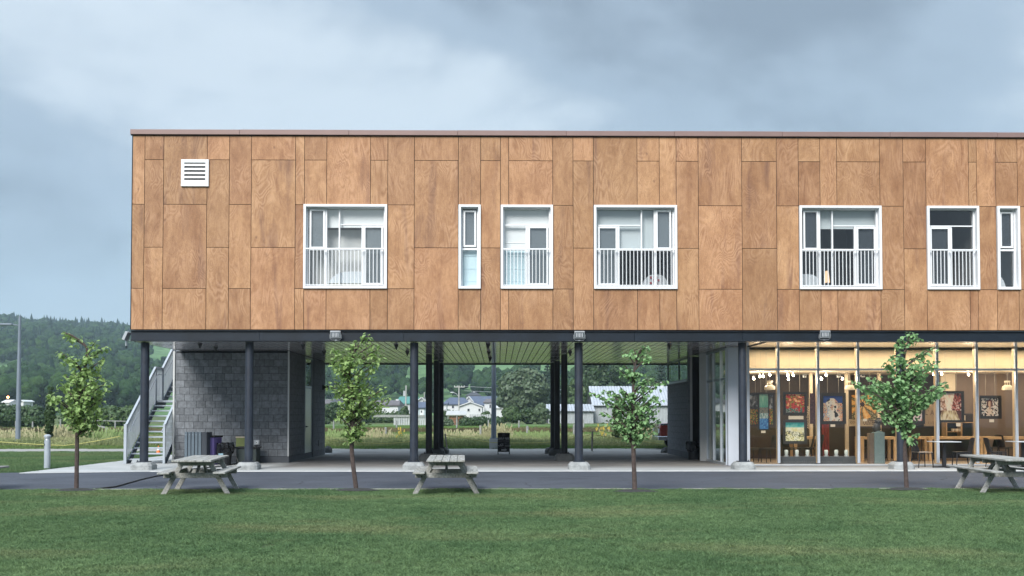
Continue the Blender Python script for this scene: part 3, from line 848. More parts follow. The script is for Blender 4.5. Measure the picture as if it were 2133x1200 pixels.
MB().cyl(lx, YF + 1.2, FL, lz - .28, .05, .03, 10).build('lamp_stand', M['black'], t)

# louvred vent on the cladding
a, b = P(377, 360, YF - .05), P(434.5, 360, YF - .05); z1, z0 = P(400, 332, YF - .05).z, P(400, 388, YF - .05).z
v = sub('vent', B, ((a.x + b.x) / 2, YF, z0))
m = MB(); q = .09
m.box(a.x, a.x + q, YF - .055, YF - .001, z0, z1); m.box(b.x - q, b.x, YF - .055, YF - .001, z0, z1); m.box(a.x + q, b.x - q, YF - .055, YF - .001, z1 - q, z1); m.box(a.x + q, b.x - q, YF - .055, YF - .001, z0, z0 + q * 1.2)
m.build('vent_frame', M['white'], v, bevel=.004)
MB().box(a.x + q, b.x - q, YF - .006, YF - .002, z0 + q, z1 - q).build('vent_back', M['blackmatt'], v)
n = 5
for i in range(n):
    z = z0 + q * 1.3 + (z1 - z0 - q * 2.1) * i / n
    MB().prismx([(YF - .05, z), (YF - .044, z + .0), (YF - .012, z + .062), (YF - .03, z + .062)], a.x + q, b.x - q).build('louvre', M['white'], v)

# ------------------------------------------------------------------ ground floor block walls
M['darkwall'] = simple('black_niche_surface', (.006, .006, .007), .8)  # near-black surface for the niche and lintel walls
XB0, XB1, YB = P(364, 900, 33.0).x, P(601, 900, 33.0).x, 33.0
YB2 = 39.9
blk = sub('block_wall', B, (XB0, YB, 0))
MB().box(XB0 + .02, XB1 - .02, YB + .02, YB2 - .02, .02, SOF).build('core', M['mortar'], blk)
ch = .2215; pl = .225
bw = .30
proto = None; nb = 0
for r_ in range(15):
    z = pl + r_ * ch; x = XB0 - (bw / 2 if r_ % 2 else 0)
    if r_ % 4 == 3: x -= .07
    while x < XB1 - .01:
        a = max(x, XB0); b = min(x + bw, XB1)
        if b - a > .04:
            full = abs(b - a - bw) < 1e-4
            cx = (a + b) / 2
            if full and proto:
                o = inst(proto, (cx - ORG[blk.name].x, YB - ORG[blk.name].y + ru(-.003, .003), z - ORG[blk.name].z))
            else:
                zt_ = min(z + ch, SOF - .002)
                o = MB().box(a + .004, b - .004, YB, YB + .03, z + .004, zt_ - .004).build('concrete_block', M['block'], blk, org=(cx, YB, z), bevel=.003)
                if full and r_ < 14: proto = o
        x += bw
MB().box(XB0 - .01, XB1 + .012, YB - .012, YB + .2, .022, pl - .004).build('plinth', M['plinth'], blk, bevel=.004)
MB().box(XB1 - .2, XB1 + .012, YB + .2, YB2, .022, pl - .004).build('plinth', M['plinth'], blk, bevel=.004)
def side_blocks(x, sgn, y0, y1, ztop, holes, name='side_blocks', parent=blk):
    m = MB()
    r_ = 0; z = pl
    while z < ztop - .02:
        y = y0 - (bw * .65 if r_ % 2 else 0)
        zt_ = min(z + ch, ztop)
        while y < y1:
            a, b = max(y, y0), min(y + bw * 1.3, y1)
            ok = b - a > .03
            for h0, h1, hz0, hz1 in holes:
                if b > h0 and a < h1 and zt_ > hz0 + .02 and z < hz1 - .02:
                    if a < h0 - .03: b = min(b, h0)
                    elif b > h1 + .03: a = max(a, h1)
                    else: ok = False
            if ok:
                jit = ru(-.002, .003)
                m.box(x - sgn * .03, x + sgn * jit, a + .004, b - .004, z + .004, zt_ - .004)
            y += bw * 1.3
        z += ch; r_ += 1
    o = m.build(name, M['block'], parent); o['kind'] = 'stuff'
D0, D1 = 35.75, 37.1
side_blocks(XB1, 1, YB + .03, YB2, SOF - .003, [(D0 - .02, D1 + .38, 0, SOF)])
side_blocks(XB0, -1, YB + .03, YB2, SOF - .003, [])
# corner flashing and post
M['flash'] = simple('pale_corner_flashing', (.55, .57, .57), .5, 0, .05, 3)
MB().box(XB1 - .03, XB1 + .02, YB - .03, YB - .001, pl, SOF - .002).build('corner_flashing', M['flash'], blk)
MB().box(XB0 - .06, XB0 - .005, YB - .05, YB + .01, pl - .1, SOF - .002).build('corner_flashing', M['flash'], blk)
# glazed door in the passage side with a transom light and dark recess
M['doorm'] = simple('satin_grey_door', (.46, .50, .47), .3, .35, .06, 2)
d = sub('door', B, (XB1, D0, .022))
m = MB(); xd = XB1 - .0
m.box(xd - .02, xd + .01, D0, D0 + .06, .022, SOF - .01); m.box(xd - .02, xd + .01, D1 - .06, D1, .022, SOF - .01)
m.box(xd - .02, xd + .01, D0 + .06, D1 - .06, 2.5, 2.57); m.box(xd - .02, xd + .01, D0 + .06, D1 - .06, SOF - .07, SOF - .01)
m.build('door_frame', M['galv'], d)
MB().box(xd - .018, xd - .004, D0 + .06, D1 - .06, .03, 2.49).build('door_leaf', M['doorm'], d, bevel=.003)
MB().box(xd - .014, xd - .006, D0 + .06, D1 - .06, 2.58, SOF - .08).build('transom_pane', M['glass_side'], d)
h = MB(); h.box(xd - .02, xd + .045, D0 + .16, D0 + .2, 1.12, 1.16); h.bar((xd + .045, D0 + .18, 1.14), (xd + .05, D0 + .34, 1.14), .02, .03); h.box(xd - .02, xd - .004, D0 + .14, D0 + .22, .98, 1.30)
h.build('door_handle', M['black'], d)
MB().box(xd - .02, xd + .03, D1 + .002, D1 + .36, .022, SOF - .003).build('recess_panel', M['plinth'], B)
MB().box(XB1 + .003, XB1 + .02, 38.45, 38.55, 1.0 - .62, .62 - .02).build('wall_box', M['black'], B)

# ATM-side block on the right, with clerestory window above
XR = P(1437.5, 900, 35.75).x
YR0, YR1 = 35.75, PX(1390.5, 900, P(1437.5, 900, 35.75).x).y
rb = sub('block_wall', B, (XR, YR0, 0))
WS = P(1393, 799, YR1 - .1).z
MB().box(XR + .03, R_END, YR0 + .02, YR1, .02, WS - .04).build('core', M['mortar'], rb)
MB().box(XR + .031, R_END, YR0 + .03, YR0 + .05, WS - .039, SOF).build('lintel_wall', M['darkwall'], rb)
side_blocks(XR, -1, YR0, YR1, WS - .05, [], 'side_blocks', rb)
MB().box(XR - .01, XR + .2, YR0, YR1 + .01, .022, pl - .004).build('plinth', M['plinth'], rb, bevel=.004)
MB().box(XR - .05, XR + .1, YR0 + .35, YR1 + .03, WS - .05, WS).build('window_sill', M['galv'], rb, bevel=.004)
wz = sub('window', B, (XR, YR0 + .4, WS))
m = MB()
for y in (YR0 + .35, 38.0, YR1 - .05): m.box(XR - .0, XR + .06, y, y + .07, WS, SOF - .002)
m.box(XR, XR + .06, YR0 + .42, YR1 - .05, SOF - .05, SOF - .002); m.box(XR, XR + .06, YR0 + .42, YR1 - .05, WS, WS + .05)
m.build('frame', M['post'], wz)
for a, b in ((YR0 + .42, 38.0), (38.07, YR1 - .05)):
    MB().box(XR + .025, XR + .033, a, b, WS + .05, SOF - .05).build('pane', M['glass_side'], wz)
# rear clerestory so that the land shows through
m = MB()
for x in (XR + .06, XR + 1.3, XR + 2.6): m.box(x, x + .07, YR1 - .04, YR1 + .02, WS, SOF - .002)
m.build('frame', M['post'], wz)
MB().box(XR - .004, XR + .068, YR0 - .09, YR0 - .025, pl, SOF - .002).build('corner_flashing', M['flash'], rb)
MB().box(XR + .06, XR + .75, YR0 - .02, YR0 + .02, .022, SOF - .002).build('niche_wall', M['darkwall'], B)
MB().box(XR + .75, R_END, YR0 - .3, YR0 - .02, .022, SOF - .002).build('interior_walls', M['void'], B)
MB().box(XR - .05, XR + .03, YR0 + .0, YR0 + .2, .3, SOF - .002).build('recess_panel', M['block'], B)
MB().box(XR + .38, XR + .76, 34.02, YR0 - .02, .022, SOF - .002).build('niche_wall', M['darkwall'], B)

# ------------------------------------------------------------------ cafe shopfront
YG = 30.85
XG = P(1517, 900, YG - .1).x      # outer corner of the cladding beside the glazing
XG2 = P(1538, 900, YG - .1).x
gz = sub('shopfront', B, (XG2, YG, 0))
M['clad'] = simple('pale_blue_grey_cladding', (.50, .54, .60), .45, 0, .04, 2)
MB().box(XG, XG2 + .35, YG - .1, YG + .15, .03, SOF - .002).build('corner_cladding', M['clad'], gz, bevel=.004)
mx_ = [P(x, 850, YG - .06).x for x in (1555.5, 1622.3, 1705.3, 1788.7, 1872.5, 1953.8, 2036.4, 2118.6, 2201, 2284)]
ztr = P(1700, 769.5, YG - .06).z; ztp = P(1700, 720.5, YG - .06).z; zbt = P(1700, 967, YG - .06).z
M['mullin'] = simple('shopfront_mullion_silver', (.60, .66, .74), .35, .2, .04, 3)
M['mullwood'] = simple('inner_wood_mullion', (.50, .36, .22), .5, 0, .1, 3)
for i, x in enumerate(mx_):
    m = MB(); m.box(x - .034, x - .007, YG - .06, YG + .03, .1, ztp + .04); m.box(x + .007, x + .034, YG - .06, YG + .03, .1, ztp + .04); m.box(x - .007, x + .007, YG - .03, YG + .02, .1, ztp + .04)
    m.build('mullion', M['mullin'], gz, bevel=.002)
    MB().box(x - .03, x + .03, YG + .032, YG + .16, .1, ztp).build('mullion_cover', M['mullwood'], gz)
for i in range(len(mx_) - 1):
    a, b = mx_[i] + .036, mx_[i + 1] - .036
    MB().box(a, b, YG - .055, YG + .03, ztr - .032, ztr + .032).build('transom', M['white'], gz, bevel=.002)
    MB().box(a, b, YG - .004, YG + .004, ztr + .03, ztp).build('pane', M['glass_cafe'], gz)
    MB().box(a, b, YG - .004, YG + .004, zbt, ztr - .03).build('pane', M['glass_cafe'], gz)
MB().box(XG2, R_END, YG - .055, YG + .03, .06, zbt).build('bottom_rail', M['white'], gz, bevel=.002)
MB().box(XG2, R_END, YG - .09, YG + .05, .02, .06).build('threshold', M['alu'], gz)
MB().box(XG2, R_END, YG - .05, YG + .03, ztp, SOF - .002).build('head', M['plinth'], gz)
MB().box(XG2 + .3, mx_[0] - .03, YG - .03, YG + .03, zbt, ztp).build('jamb', M['white'], gz)
# side glazing facing the passage
ys = [PX(p, 900, XG).y for p in (1515, 1501.5, 1486.3, 1473)]
ys = [YG + .15, ys[1], ys[2], ys[3]]
sg = sub('side_glazing', B, (XG, YG, 0))
for i, y in enumerate(ys):
    MB().box(XG - .02, XG + .08, y - .035, y + .035, .03, SOF - .02).build('mullion', M['mullin'], sg, bevel=.002)
for i in range(3):
    a, b = ys[i] + .036, ys[i + 1] - .036
    MB().box(XG, XG + .06, a, b, 2.62, 2.69).build('transom', M['post'], sg)
    MB().box(XG + .02, XG + .028, a, b, .1, 2.62).build('pane', M['glass_side'], sg)
    MB().box(XG + .02, XG + .028, a, b, 2.69, SOF - .04).build('pane', M['glass_side'], sg)
MB().box(XG - .03, XG + .06, YG + .15, ys[-1] + .1, .02, .1).build('threshold', M['alu'], sg)
MB().box(XG + .12, XG + .13, ys[2] - .3, ys[-1] - .05, .12, SOF - .1).build('sheer_curtain', M['blind'], sg)
MB().box(P(1458.5, 900, 33.9).x, XG + .12, ys[-1] + .035, ys[-1] + .12, .03, SOF - .002).build('corner_cladding', M['flash'], sg)
MB().box(XG - .02, XG + .08, YG + .15, ys[-1], SOF - .06, SOF - .001).build('head', M['post'], sg)

# interior shell of the cafe
CF, CC, CB = .05, 2.93, 35.2
M['cafefloor'] = simple('cafe_floor', (.30, .24, .18), .35, 0, .15, 2)
M['cafeceil'] = simple('cream_ceiling', (.75, .68, .56), .8, 0, .04, 2)
M['cafeback'] = simple('umber_wall', (.060, .045, .034), .8, 0, .15, 1.5)
M['cafetaupe'] = simple('taupe_wall', (.20, .15, .12), .8, 0, .08, 1.5)
M['fascia'] = simple('tan_bulkhead', (.58, .47, .32), .8, 0, .06, 2)
MB().box(XG + .1, R_END, YG + .06, CB, CF - .03, CF).build('interior_floor', M['cafefloor'], B)
MB().box(XG + .4, R_END, 31.75, CB, CC, CC + .06).build('interior_ceiling', M['cafeceil'], B)
fa = MB(); fa.box(XG + .4, R_END, 31.7, 31.745, CC - .02, SOF - .02)
fa.build('bulkhead', M['fascia'], B)
xsw = P(1990, 800, 34.2).x
MB().box(XG + .4, xsw, CB - .06, CB, CF, CC).build('interior_back_wall', M['cafeback'], B)
MB().box(xsw, R_END, 34.2, 34.3, CF, CC).build('interior_back_wall', M['cafetaupe'], B)
MB().box(XG + .4, R_END, CB - .02, CB, CC, SOF - .02).build('interior_walls', M['void'], B)
MB().box(R_END - .05, R_END, YF + .2, 41.2, .03, SOF).build('interior_walls', M['void'], B)
M['cream'] = simple('cream_trim', (.66, .57, .43), .6, 0, .05, 3)
for px in (1690, 1764.5, 1832.5):
    x = P(px, 850, 33.8).x
    MB().box(x - .05, x + .05, 33.8, 33.9, CF, CC).build('interior_post', M['cream'], B)
x0 = P(1960, 800, 34.1).x; x1 = P(1990, 800, 34.1).x
MB().box(x0, x1, 34.1, 34.2, 1.6, CC).build('interior_post', M['cream'], B)
# ------------------------------------------------------------------ exterior staircase
SX0, SX1 = P(261, 920, 32.3).x, P(341, 920, 32.3).x
SY = 32.35; RISE, RUN = .171, .236
st = thing('exterior_staircase', ((SX0 + SX1) / 2, SY, 0), 'grey metal exterior staircase with open treads and solid barred railings, beside the dark block wall', 'staircase')
def stair_pt(k):       # nosing k: 0..11 first flight, landing, then second flight
    if k <= 11: return SY + .12 + (k) * RUN, (k + 1) * RISE
    return SY + .12 + 11 * RUN + .75 + (k - 11) * RUN, (k + 1) * RISE
tp = None
for k in range(23):
    y, z = stair_pt(k)
    if k == 11:
        MB().box(SX0 + .05, SX1 - .05, y, y + .95, z - .07, z).build('landing', M['galv'], st, bevel=.004)
    elif k == 22:
        MB().box(SX0 + .05, SX1 + .9, y, y + 1.4, z - .07, z).build('landing', M['galv'], st, bevel=.004)
    elif tp is None:
        tp = MB().box(SX0 + .05, SX1 - .05, y, y + .27, z - .045, z).build('tread', M['galv'], st, org=((SX0 + SX1) / 2, y, z), bevel=.006)
        ty, tz = y, z
    else:
        inst(tp, (tp.location.x, tp.location.y + y - ty, tp.location.z + z - tz))
y11, z11 = stair_pt(11); y12 = y11 + .75
y22, z22 = stair_pt(22)
for x in (SX0 + .03, SX1 - .03):
    m = MB()
    m.prismx([(SY, .02), (SY + .3, .02), (y11 + .05, z11 - .28), (y12, z11 - .28), (y22, z22 - .3), (y22, z22 - .02), (y12 - .1, z11 - .02), (y11 + .05, z11 - .02), (SY + .12, RISE - .02), (SY, .12)], x - .02, x + .02)
    m.build('stringer', M['galvd'], st)
def rail_side(x, out, name_y0=SY):
    top = [(SY + .02, 1.23), (y11 - .02, 1.23 + z11 - .12), (y12 - .03, 1.23 + z11 - .12), (y22, 1.10 + z22), (y22 + 1.3, 1.10 + z22)]
    bot = [(SY + .02, .10), (y11 - .02, z11 - .05), (y12 - .03, z11 - .05), (y22, z22 - .05), (y22 + 1.3, z22 - .05)]
    r_ = MB()
    for a, b in zip(top[:-1], top[1:]): r_.bar((x, a[0], a[1]), (x, b[0], b[1]), .075, .06)
    r_.build('top_rail', M['galv'], st, bevel=.004)
    h = MB()
    for a, b in zip(top[:-1], top[1:]): h.tube([(x + out * .09, a[0], a[1] - .22), (x + out * .09, b[0], b[1] - .22)], .02, 8)
    h.tube([(x, SY + .03, 1.0), (x + out * .09, SY + .03, 1.0)], .015, 6)
    h.build('handrail', M['galv'], st, smooth=True)
    def zat(pl, y):
        for a, b in zip(pl[:-1], pl[1:]):
            if a[0] <= y <= b[0]: return a[1] + (b[1] - a[1]) * (y - a[0]) / max(b[0] - a[0], 1e-5)
        return pl[-1][1]
    for y in (SY, y11, y12 - .03, (y12 + y22) / 2, y22):
        MB().box(x - .035, x + .035, y - .035, y + .035, max(.022, zat(bot, max(y, SY + .03)) - .15), zat(top, max(y, SY + .03)) + .03).build('post', M['galv'], st, bevel=.004)
    n = 0; y = SY + .1
    while y < y22 + 1.2:
        za, zb = zat(bot, y), zat(top, y)
        MB().box(x - .008, x + .008, y - .022, y + .022, za, zb - .03).build('baluster', M['galv'], st)
        y += .105; n += 1
rail_side(SX0, 1); rail_side(SX1, -1)
MB().box(SX0 - .05, SX0 + .04, SY - .06, SY - .04, .022, 1.26).build('post', M['galv'], st, bevel=.003)
# orange cone top glimpsed through the stair
M['orange'] = simple('orange_plastic', (.75, .20, .04), .5)
cx = P(330, 938, 40.5)
t = thing('traffic_cone', (cx.x, 40.5, 0), 'small orange and white cone seen between the stair treads', 'cone')
MB().cyl(cx.x, 40.5, .03, .34, .09, .02, 12).build('cone_body', M['orange'], t, smooth=True)
MB().box(cx.x - .12, cx.x + .12, 40.38, 40.62, .022, .05).build('base', M['orange'], t)
MB().cyl(cx.x, 40.5, .16, .23, .062, .045, 12).build('stripe', M['white'], t)

# ------------------------------------------------------------------ picnic tables
def picnic(label):
    t = thing('picnic_table', (0, 0, 0), label, 'picnic table', 'weathered picnic tables on the lawn edge')
    pw = .141; H = .70
    for i in range(5):
        x = (i - 2) * .148
        MB().box(x - pw / 2, x + pw / 2, -1.22 + ru(-.006, .006), 1.22, H - .038, H + ru(-.002, .003)).build('table_plank', M['timber'], t, org=(x, 0, H), bevel=.005)
    for s in (-1, 1):
        for k in (0,):
            MB().box(s * .40, s * .625, -1.22, 1.22, .432, .47).build('seat_plank', M['timber'], t, org=(s * .5, 0, .45), bevel=.006)
        y = s * .68
        MB().box(-.345, .345, y - .02, y + .02, H - .13, H - .039).build('top_batten', M['timber'], t, bevel=.004)
        MB().box(-.60, .60, y - s * -.041 - .02, y - s * -.041 + .02, .335, .431).build('cross_beam', M['timber'], t, bevel=.004)
        for q in (-1, 1):
            m = MB(); m.bar((q * .245, y, H - .045), (q * .615, y, .0), .04, .092, up=(1, 0, 0) if False else (0, 0, 1))
            a, b = Vector((q * .245, y, H - .045)), Vector((q * .615, y, .0))
            m = MB()
            dz = Vector((q, 0, 0)) * .052
            yy = Vector((0, .019, 0))
            pts = [a - dz - yy, a + dz - yy, b + dz - yy, b - dz - yy, a - dz + yy, a + dz + yy, b + dz + yy, b - dz + yy]
            m.add(pts, [(0, 1, 2, 3), (7, 6, 5, 4), (0, 4, 5, 1), (1, 5, 6, 2), (2, 6, 7, 3), (3, 7, 4, 0)])
            m.build('leg', M['timber'], t, bevel=.004)
        bl = MB()
        for q in (-1, 1):
            for zz, xx in ((.40, .42), (.362, .47)): bl.tube([(q * xx, y + s * .0635, zz), (q * xx, y + s * .067, zz)], .012, 8)
        bl.build('bolts', M['blackmatt'], t)
        MB().bar((0, s * .66, .36), (0, s * .12, H - .05), .04, .085).build('brace', M['timber'], t, bevel=.004)
    MB().box(-.345, .345, -.02, .02, H - .12, H - .039).build('top_batten', M['timber'], t, bevel=.004)
    return t
pt = picnic('weathered picnic table angled slightly, between the leftmost two young trees, hiding the purple bin foot')
tabs = [(-5.98, 20.75, R(7), None), (-1.05, 20.75, R(2), 'weathered picnic table seen end on in the middle, with five plank ends facing the lawn'),
        (10.25, 20.85, R(-5), 'weathered picnic table before the cafe, cut by the right edge of the picture'),
        (-11.05, 20.9, R(3), 'picnic table of which only a bench end shows at the left edge of the picture')]
for i, (x, y, a, lb) in enumerate(tabs):
    if i == 0: pt0 = pt
    else: dup(pt, (x, y, 0), a, lb)
pt.location = (tabs[0][0], tabs[0][1], 0); pt.rotation_euler = (0, 0, tabs[0][2])

# ------------------------------------------------------------------ young trees
M['leaf_a'] = leafm('maple_leaf', (.115, .200, .060), (.270, .390, .140), .3, 2.2)
M['leaf_b'] = leafm('linden_leaf', (.100, .205, .085), (.240, .400, .180), .3, 2.2)
LEAF_M = [(0, 0, 0), (.28, .18, .02), (.50, .42, -.02), (.30, .55, .05), (.34, .85, .0), (0, 1.1, -.05), (-.34, .85, 0), (-.30, .55, .05), (-.50, .42, -.02), (-.28, .18, .02)]
LEAF_L = [(0, 0, 0), (.30, .10, .03), (.46, .40, .0), (.34, .75, -.02), (0, 1.05, -.08), (-.34, .75, -.02), (-.46, .40, .0), (-.30, .10, .03)]
def young_tree(name, label, cat, trunk, tips, Y, shape, mat, seed, dens=1.0, lsz=(.06, .100), spread=.10, twist=.6):
    rg = random.Random(seed)
    base = G(trunk[0][0], trunk[0][1], 0); Y = base.y
    t = thing(name, (base.x, Y, 0), label, cat, 'young trees planted along the path')
    tp_ = []
    for i, (px, py) in enumerate(trunk):
        p = P(px, py, Y); tp_.append(Vector((p.x, Y + (.03 * math.sin(i * 1.9) if i else 0), max(p.z, -.02) if i else -.03)))
    # smooth the trunk
    pts = []
    for i in range(len(tp_) - 1):
        p0 = tp_[max(i - 1, 0)]; p1 = tp_[i]; p2 = tp_[i + 1]; p3 = tp_[min(i + 2, len(tp_) - 1)]
        for k in range(5):
            u = k / 5
            pts.append(.5 * ((2 * p1) + (-p0 + p2) * u + (2 * p0 - 5 * p1 + 4 * p2 - p3) * u * u + (-p0 + 3 * p1 - 3 * p2 + p3) * u ** 3))
    pts.append(tp_[-1])
    n = len(pts); rs = [.043 * (1 - i / (n - 1)) ** .75 + .006 + (.012 if i == 0 else 0) for i in range(n)]
    MB().tube(pts, rs, 8).build('trunk', M['bark'], t, smooth=True)
    top = tp_[-1].z
    br = MB(); bl = []
    def trunk_at(z):
        for a, b in zip(pts[:-1], pts[1:]):
            if a.z <= z <= b.z: return a + (b - a) * ((z - a.z) / max(b.z - a.z, 1e-5))
        return pts[-1]
    def branch(tip):
        hd = math.hypot(tip.x - trunk_at(tip.z).x, tip.y - Y)
        za = min(max(tip.z - .55 * hd - .12, .95), top - .05)
        a = trunk_at(za); 
        mid = a + (tip - a) * .5 + Vector((0, 0, .06 * hd + .02)) + Vector((rg.uniform(-.03, .03), rg.uniform(-.03, .03), 0))
        q = []
        for k in range(7):
            u = k / 6; q.append(a * (1 - u) ** 2 + mid * 2 * u * (1 - u) + tip * u * u)
        br.tube(q, [.015 * (1 - k / 7) + .004 for k in range(7)], 5, cap=False)
        bl.append(q)
    for px, py in tips:
        p = P(px, py, Y); ax = trunk_at(p.z).x; dx = p.x - ax
        d = rg.uniform(-.25, .25) * abs(dx) + rg.uniform(-.08, .08)
        branch(Vector((p.x, Y + d, p.z)))
        for s in (-1, 1):
            if p.z > top - .45 or (p.z > top - .9 and s > 0): continue
            k = rg.uniform(.15, .7)
            branch(Vector((ax + dx * k, Y + s * rg.uniform(.3, .8) * max(abs(dx), .12), p.z + rg.uniform(-.12, .08))))
    br.build('branches', M['bark'], t, smooth=True, fixn=False)['kind'] = 'stuff'
    lf = MB()
    for q in bl:
        ln = sum((q[i + 1] - q[i]).length for i in range(6))
        cnt = int((11 + 26 * ln) * dens)
        for i in range(cnt):
            u = min(1.04, rg.uniform(.10, 1.06) ** .6); k = min(int(u * 6), 5); p = q[k] + (q[k + 1] - q[k]) * (u * 6 - k)
            sp = spread * (1.05 - .6 * u)
            p = p + Vector((rg.gauss(0, sp), rg.gauss(0, sp), rg.gauss(-.015, sp * .8)))
            sz = rg.uniform(*lsz)
            yaw = rg.uniform(0, 6.283); pit = rg.uniform(-1.25, .1); rol = rg.uniform(-.6, .6)
            mt = Matrix.Rotation(yaw, 3, 'Z') @ Matrix.Rotation(pit, 3, 'X') @ Matrix.Rotation(rol, 3, 'Y')
            vs_ = [p + mt @ Vector((a * sz, b * sz, c * sz + .12 * sz * abs(a) * 2)) for a, b, c in shape]
            nn = len(vs_); h = nn // 2
            lf.add(vs_, [tuple(range(0, h + 1)), (0,) + tuple(range(h, nn))])
    o = lf.build('foliage', mat, t, fixn=False); o['kind'] = 'stuff'
    mu = MB(); m_n = 22
    for k in range(1):
        ring = [(base.x + .42 * (1 + .2 * rg.uniform(-1, 1)) * math.cos(6.283 * i / m_n), Y + .26 * (1 + .2 * rg.uniform(-1, 1)) * math.sin(6.283 * i / m_n)) for i in range(m_n)]
        vs_ = [(x, y, .03) for x, y in ring] + [(base.x + (x - base.x) * .5, Y + (y - Y) * .5, .065) for x, y in ring] + [(base.x, Y, .07)]
        mu.add(vs_, [(i, (i + 1) % m_n, (i + 1) % m_n + m_n, i + m_n) for i in range(m_n)] + [(i + m_n, (i + 1) % m_n + m_n, 2 * m_n) for i in range(m_n)])
    mu.build('mulch_ring', M['mulch'], t)
    return t
Z = lambda ps, k, ox, oy: [(x / k + ox, y / k + oy) for x, y in ps]
young_tree('maple_sapling', 'young tree with pale green leaves and a crown tip leaning left, left of the staircase', 'tree',
    [(159, 1024), (159, 952), (162, 886), (166, 830), (174, 774), (181, 726), (156, 702), (134, 693)],
    [(133, 694), (146, 703), (122, 733), (132, 738), (216, 722), (205, 712), (222, 748), (150, 750), (228, 797), (212, 785), (137, 783), (152, 775), (100, 820), (112, 828), (122, 845), (140, 862), (226, 812), (218, 830), (214, 852), (218, 868), (205, 872), (185, 884), (152, 878), (165, 862), (192, 845), (200, 825), (175, 800), (190, 740), (165, 815), (130, 805), (205, 765)],
    20.8, LEAF_M, M['leaf_a'], 11, 1.0)
young_tree('maple_sapling', 'young maple with a dense crown and curved trunk, between the second and third front columns', 'tree',
    [(743, 1024), (732.6, 942), (734, 870), (733.5, 832), (727, 784), (734, 743), (752, 715), (770, 698)],
    [(770, 699), (762, 703), (740, 714), (728, 722), (697, 730), (705, 738), (690, 750), (792, 726), (780, 718), (792, 745), (780, 735), (686, 802), (697, 795), (702, 770), (715, 755), (803, 808), (790, 815), (813, 828), (800, 843), (785, 835), (702, 862), (712, 850), (718, 890), (758, 895), (752, 880), (745, 895), (722, 830), (770, 780), (752, 752), (712, 745), (778, 762), (760, 800), (715, 775), (700, 815), (740, 850), (765, 850)],
    20.8, LEAF_M, M['leaf_a'], 12, 1.05)
young_tree('linden_sapling', 'young linden with loose layered branches, in front of the open passage near the white barn', 'tree',
    [(1322.5, 1026.5), (1319, 914), (1317, 875), (1319, 824), (1320, 785), (1328, 742), (1345, 722)],
    [(1350, 720), (1338, 724), (1320, 727), (1302, 733), (1354, 744), (1346, 735), (1292, 770), (1300, 760), (1230, 816), (1245, 822), (1262, 835), (1258, 812), (1256, 858), (1262, 876), (1275, 868), (1290, 806), (1300, 815), (1386, 793), (1372, 795), (1360, 788), (1382, 833), (1366, 826), (1370, 852), (1356, 848), (1376, 873), (1360, 868), (1364, 897), (1340, 912), (1338, 778), (1302, 778), (1308, 898), (1290, 895), (1282, 880), (1350, 875), (1330, 842), (1300, 850), (1340, 895), (1300, 870)],
    20.8, LEAF_L, M['leaf_b'], 13, .78, (.055, .09), .055)
young_tree('linden_sapling', 'young linden with bright green leaves, in front of the lit cafe windows', 'tree',
    [(1889, 1022.5), (1886, 938), (1888, 906), (1885, 836), (1883, 777), (1886, 734), (1895, 695)],
    [(1895, 694), (1903, 700), (1915, 703), (1945, 723), (1930, 730), (1878, 706), (1870, 720), (1864, 740), (1980, 800), (1966, 795), (1950, 806), (1970, 812), (1945, 830), (1930, 838), (1955, 752), (1940, 760), (1776, 797), (1792, 800), (1812, 806), (1795, 825), (1812, 832), (1838, 756), (1848, 765), (1858, 745), (1815, 782), (1838, 866), (1850, 870), (1878, 888), (1908, 902), (1900, 880), (1850, 845), (1925, 782), (1905, 760), (1825, 800), (1838, 820), (1910, 820), (1870, 790), (1880, 850), (1918, 850)],
    20.8, LEAF_L, M['leaf_b'], 14, 1.05, (.06, .10), .07)
# ------------------------------------------------------------------ fittings on and under the building
def floodlight(px, py, label, side=False):
    p = P(px, py, YF - .12); x, z = p.x, p.z
    t = thing('floodlight', (x, YF - .1, z), label, 'floodlight', 'floodlights fixed to the steel edge beam')
    def tr(m, rotz=0):
        return m
    w_, h_ = .145, .10
    a = R(18)
    m = MB()
    # tilted housing: thin box leaning forward at the top
    def pt(u, v, d): return (x + u, YF - .14 - d * math.cos(a) + v * math.sin(a) * -1 * 0 - v * .25, z + v - d * .25)
    def slabb(mb, u0, u1, v0, v1, d0, d1):
        q = [pt(u, v, d) for d in (d0, d1) for u, v in ((u0, v0), (u1, v0), (u1, v1), (u0, v1))]
        mb.add(q, [(0, 1, 2, 3), (7, 6, 5, 4), (0, 4, 5, 1), (1, 5, 6, 2), (2, 6, 7, 3), (3, 7, 4, 0)])
    slabb(m, -w_, w_, -h_, h_, -.03, .03); m.build('housing', M['alu'], t, bevel=.008)
    m = MB(); slabb(m, -w_ + .03, w_ - .03, -h_ + .03, h_ - .035, .031, .036); m.build('reflector', M['galvd'], t)
    m = MB()
    for i in range(5): slabb(m, -.09 + i * .04, -.075 + i * .04, -h_ + .04, h_ - .045, .037, .042)
    m.build('reflector_ribs', M['white'], t)
    m = MB()
    m.tube([(x - w_ - .015, YF - .14, z), (x - w_ - .015, YF - .11, z - h_ + .0), (x - w_ * .75, YF - .08, z - h_ - .05), (x + w_ * .75, YF - .08, z - h_ - .05), (x + w_ + .015, YF - .11, z - h_), (x + w_ + .015, YF - .14, z)], .011, 6)
    m.box(x - .025, x + .025, YF - .09, YF - .027, z - h_ - .065, z - h_ - .035)
    m.build('bracket', M['alu'], t, smooth=True)
    return t
floodlight(699, 697, 'grey floodlight on the edge beam, above the dense young maple')
floodlight(1207, 697.5, 'grey floodlight on the edge beam, directly above the passage column right of centre')
floodlight(1718, 696.5, 'grey floodlight on the edge beam, above the cafe windows')
p = P(263, 700, YF + .2)
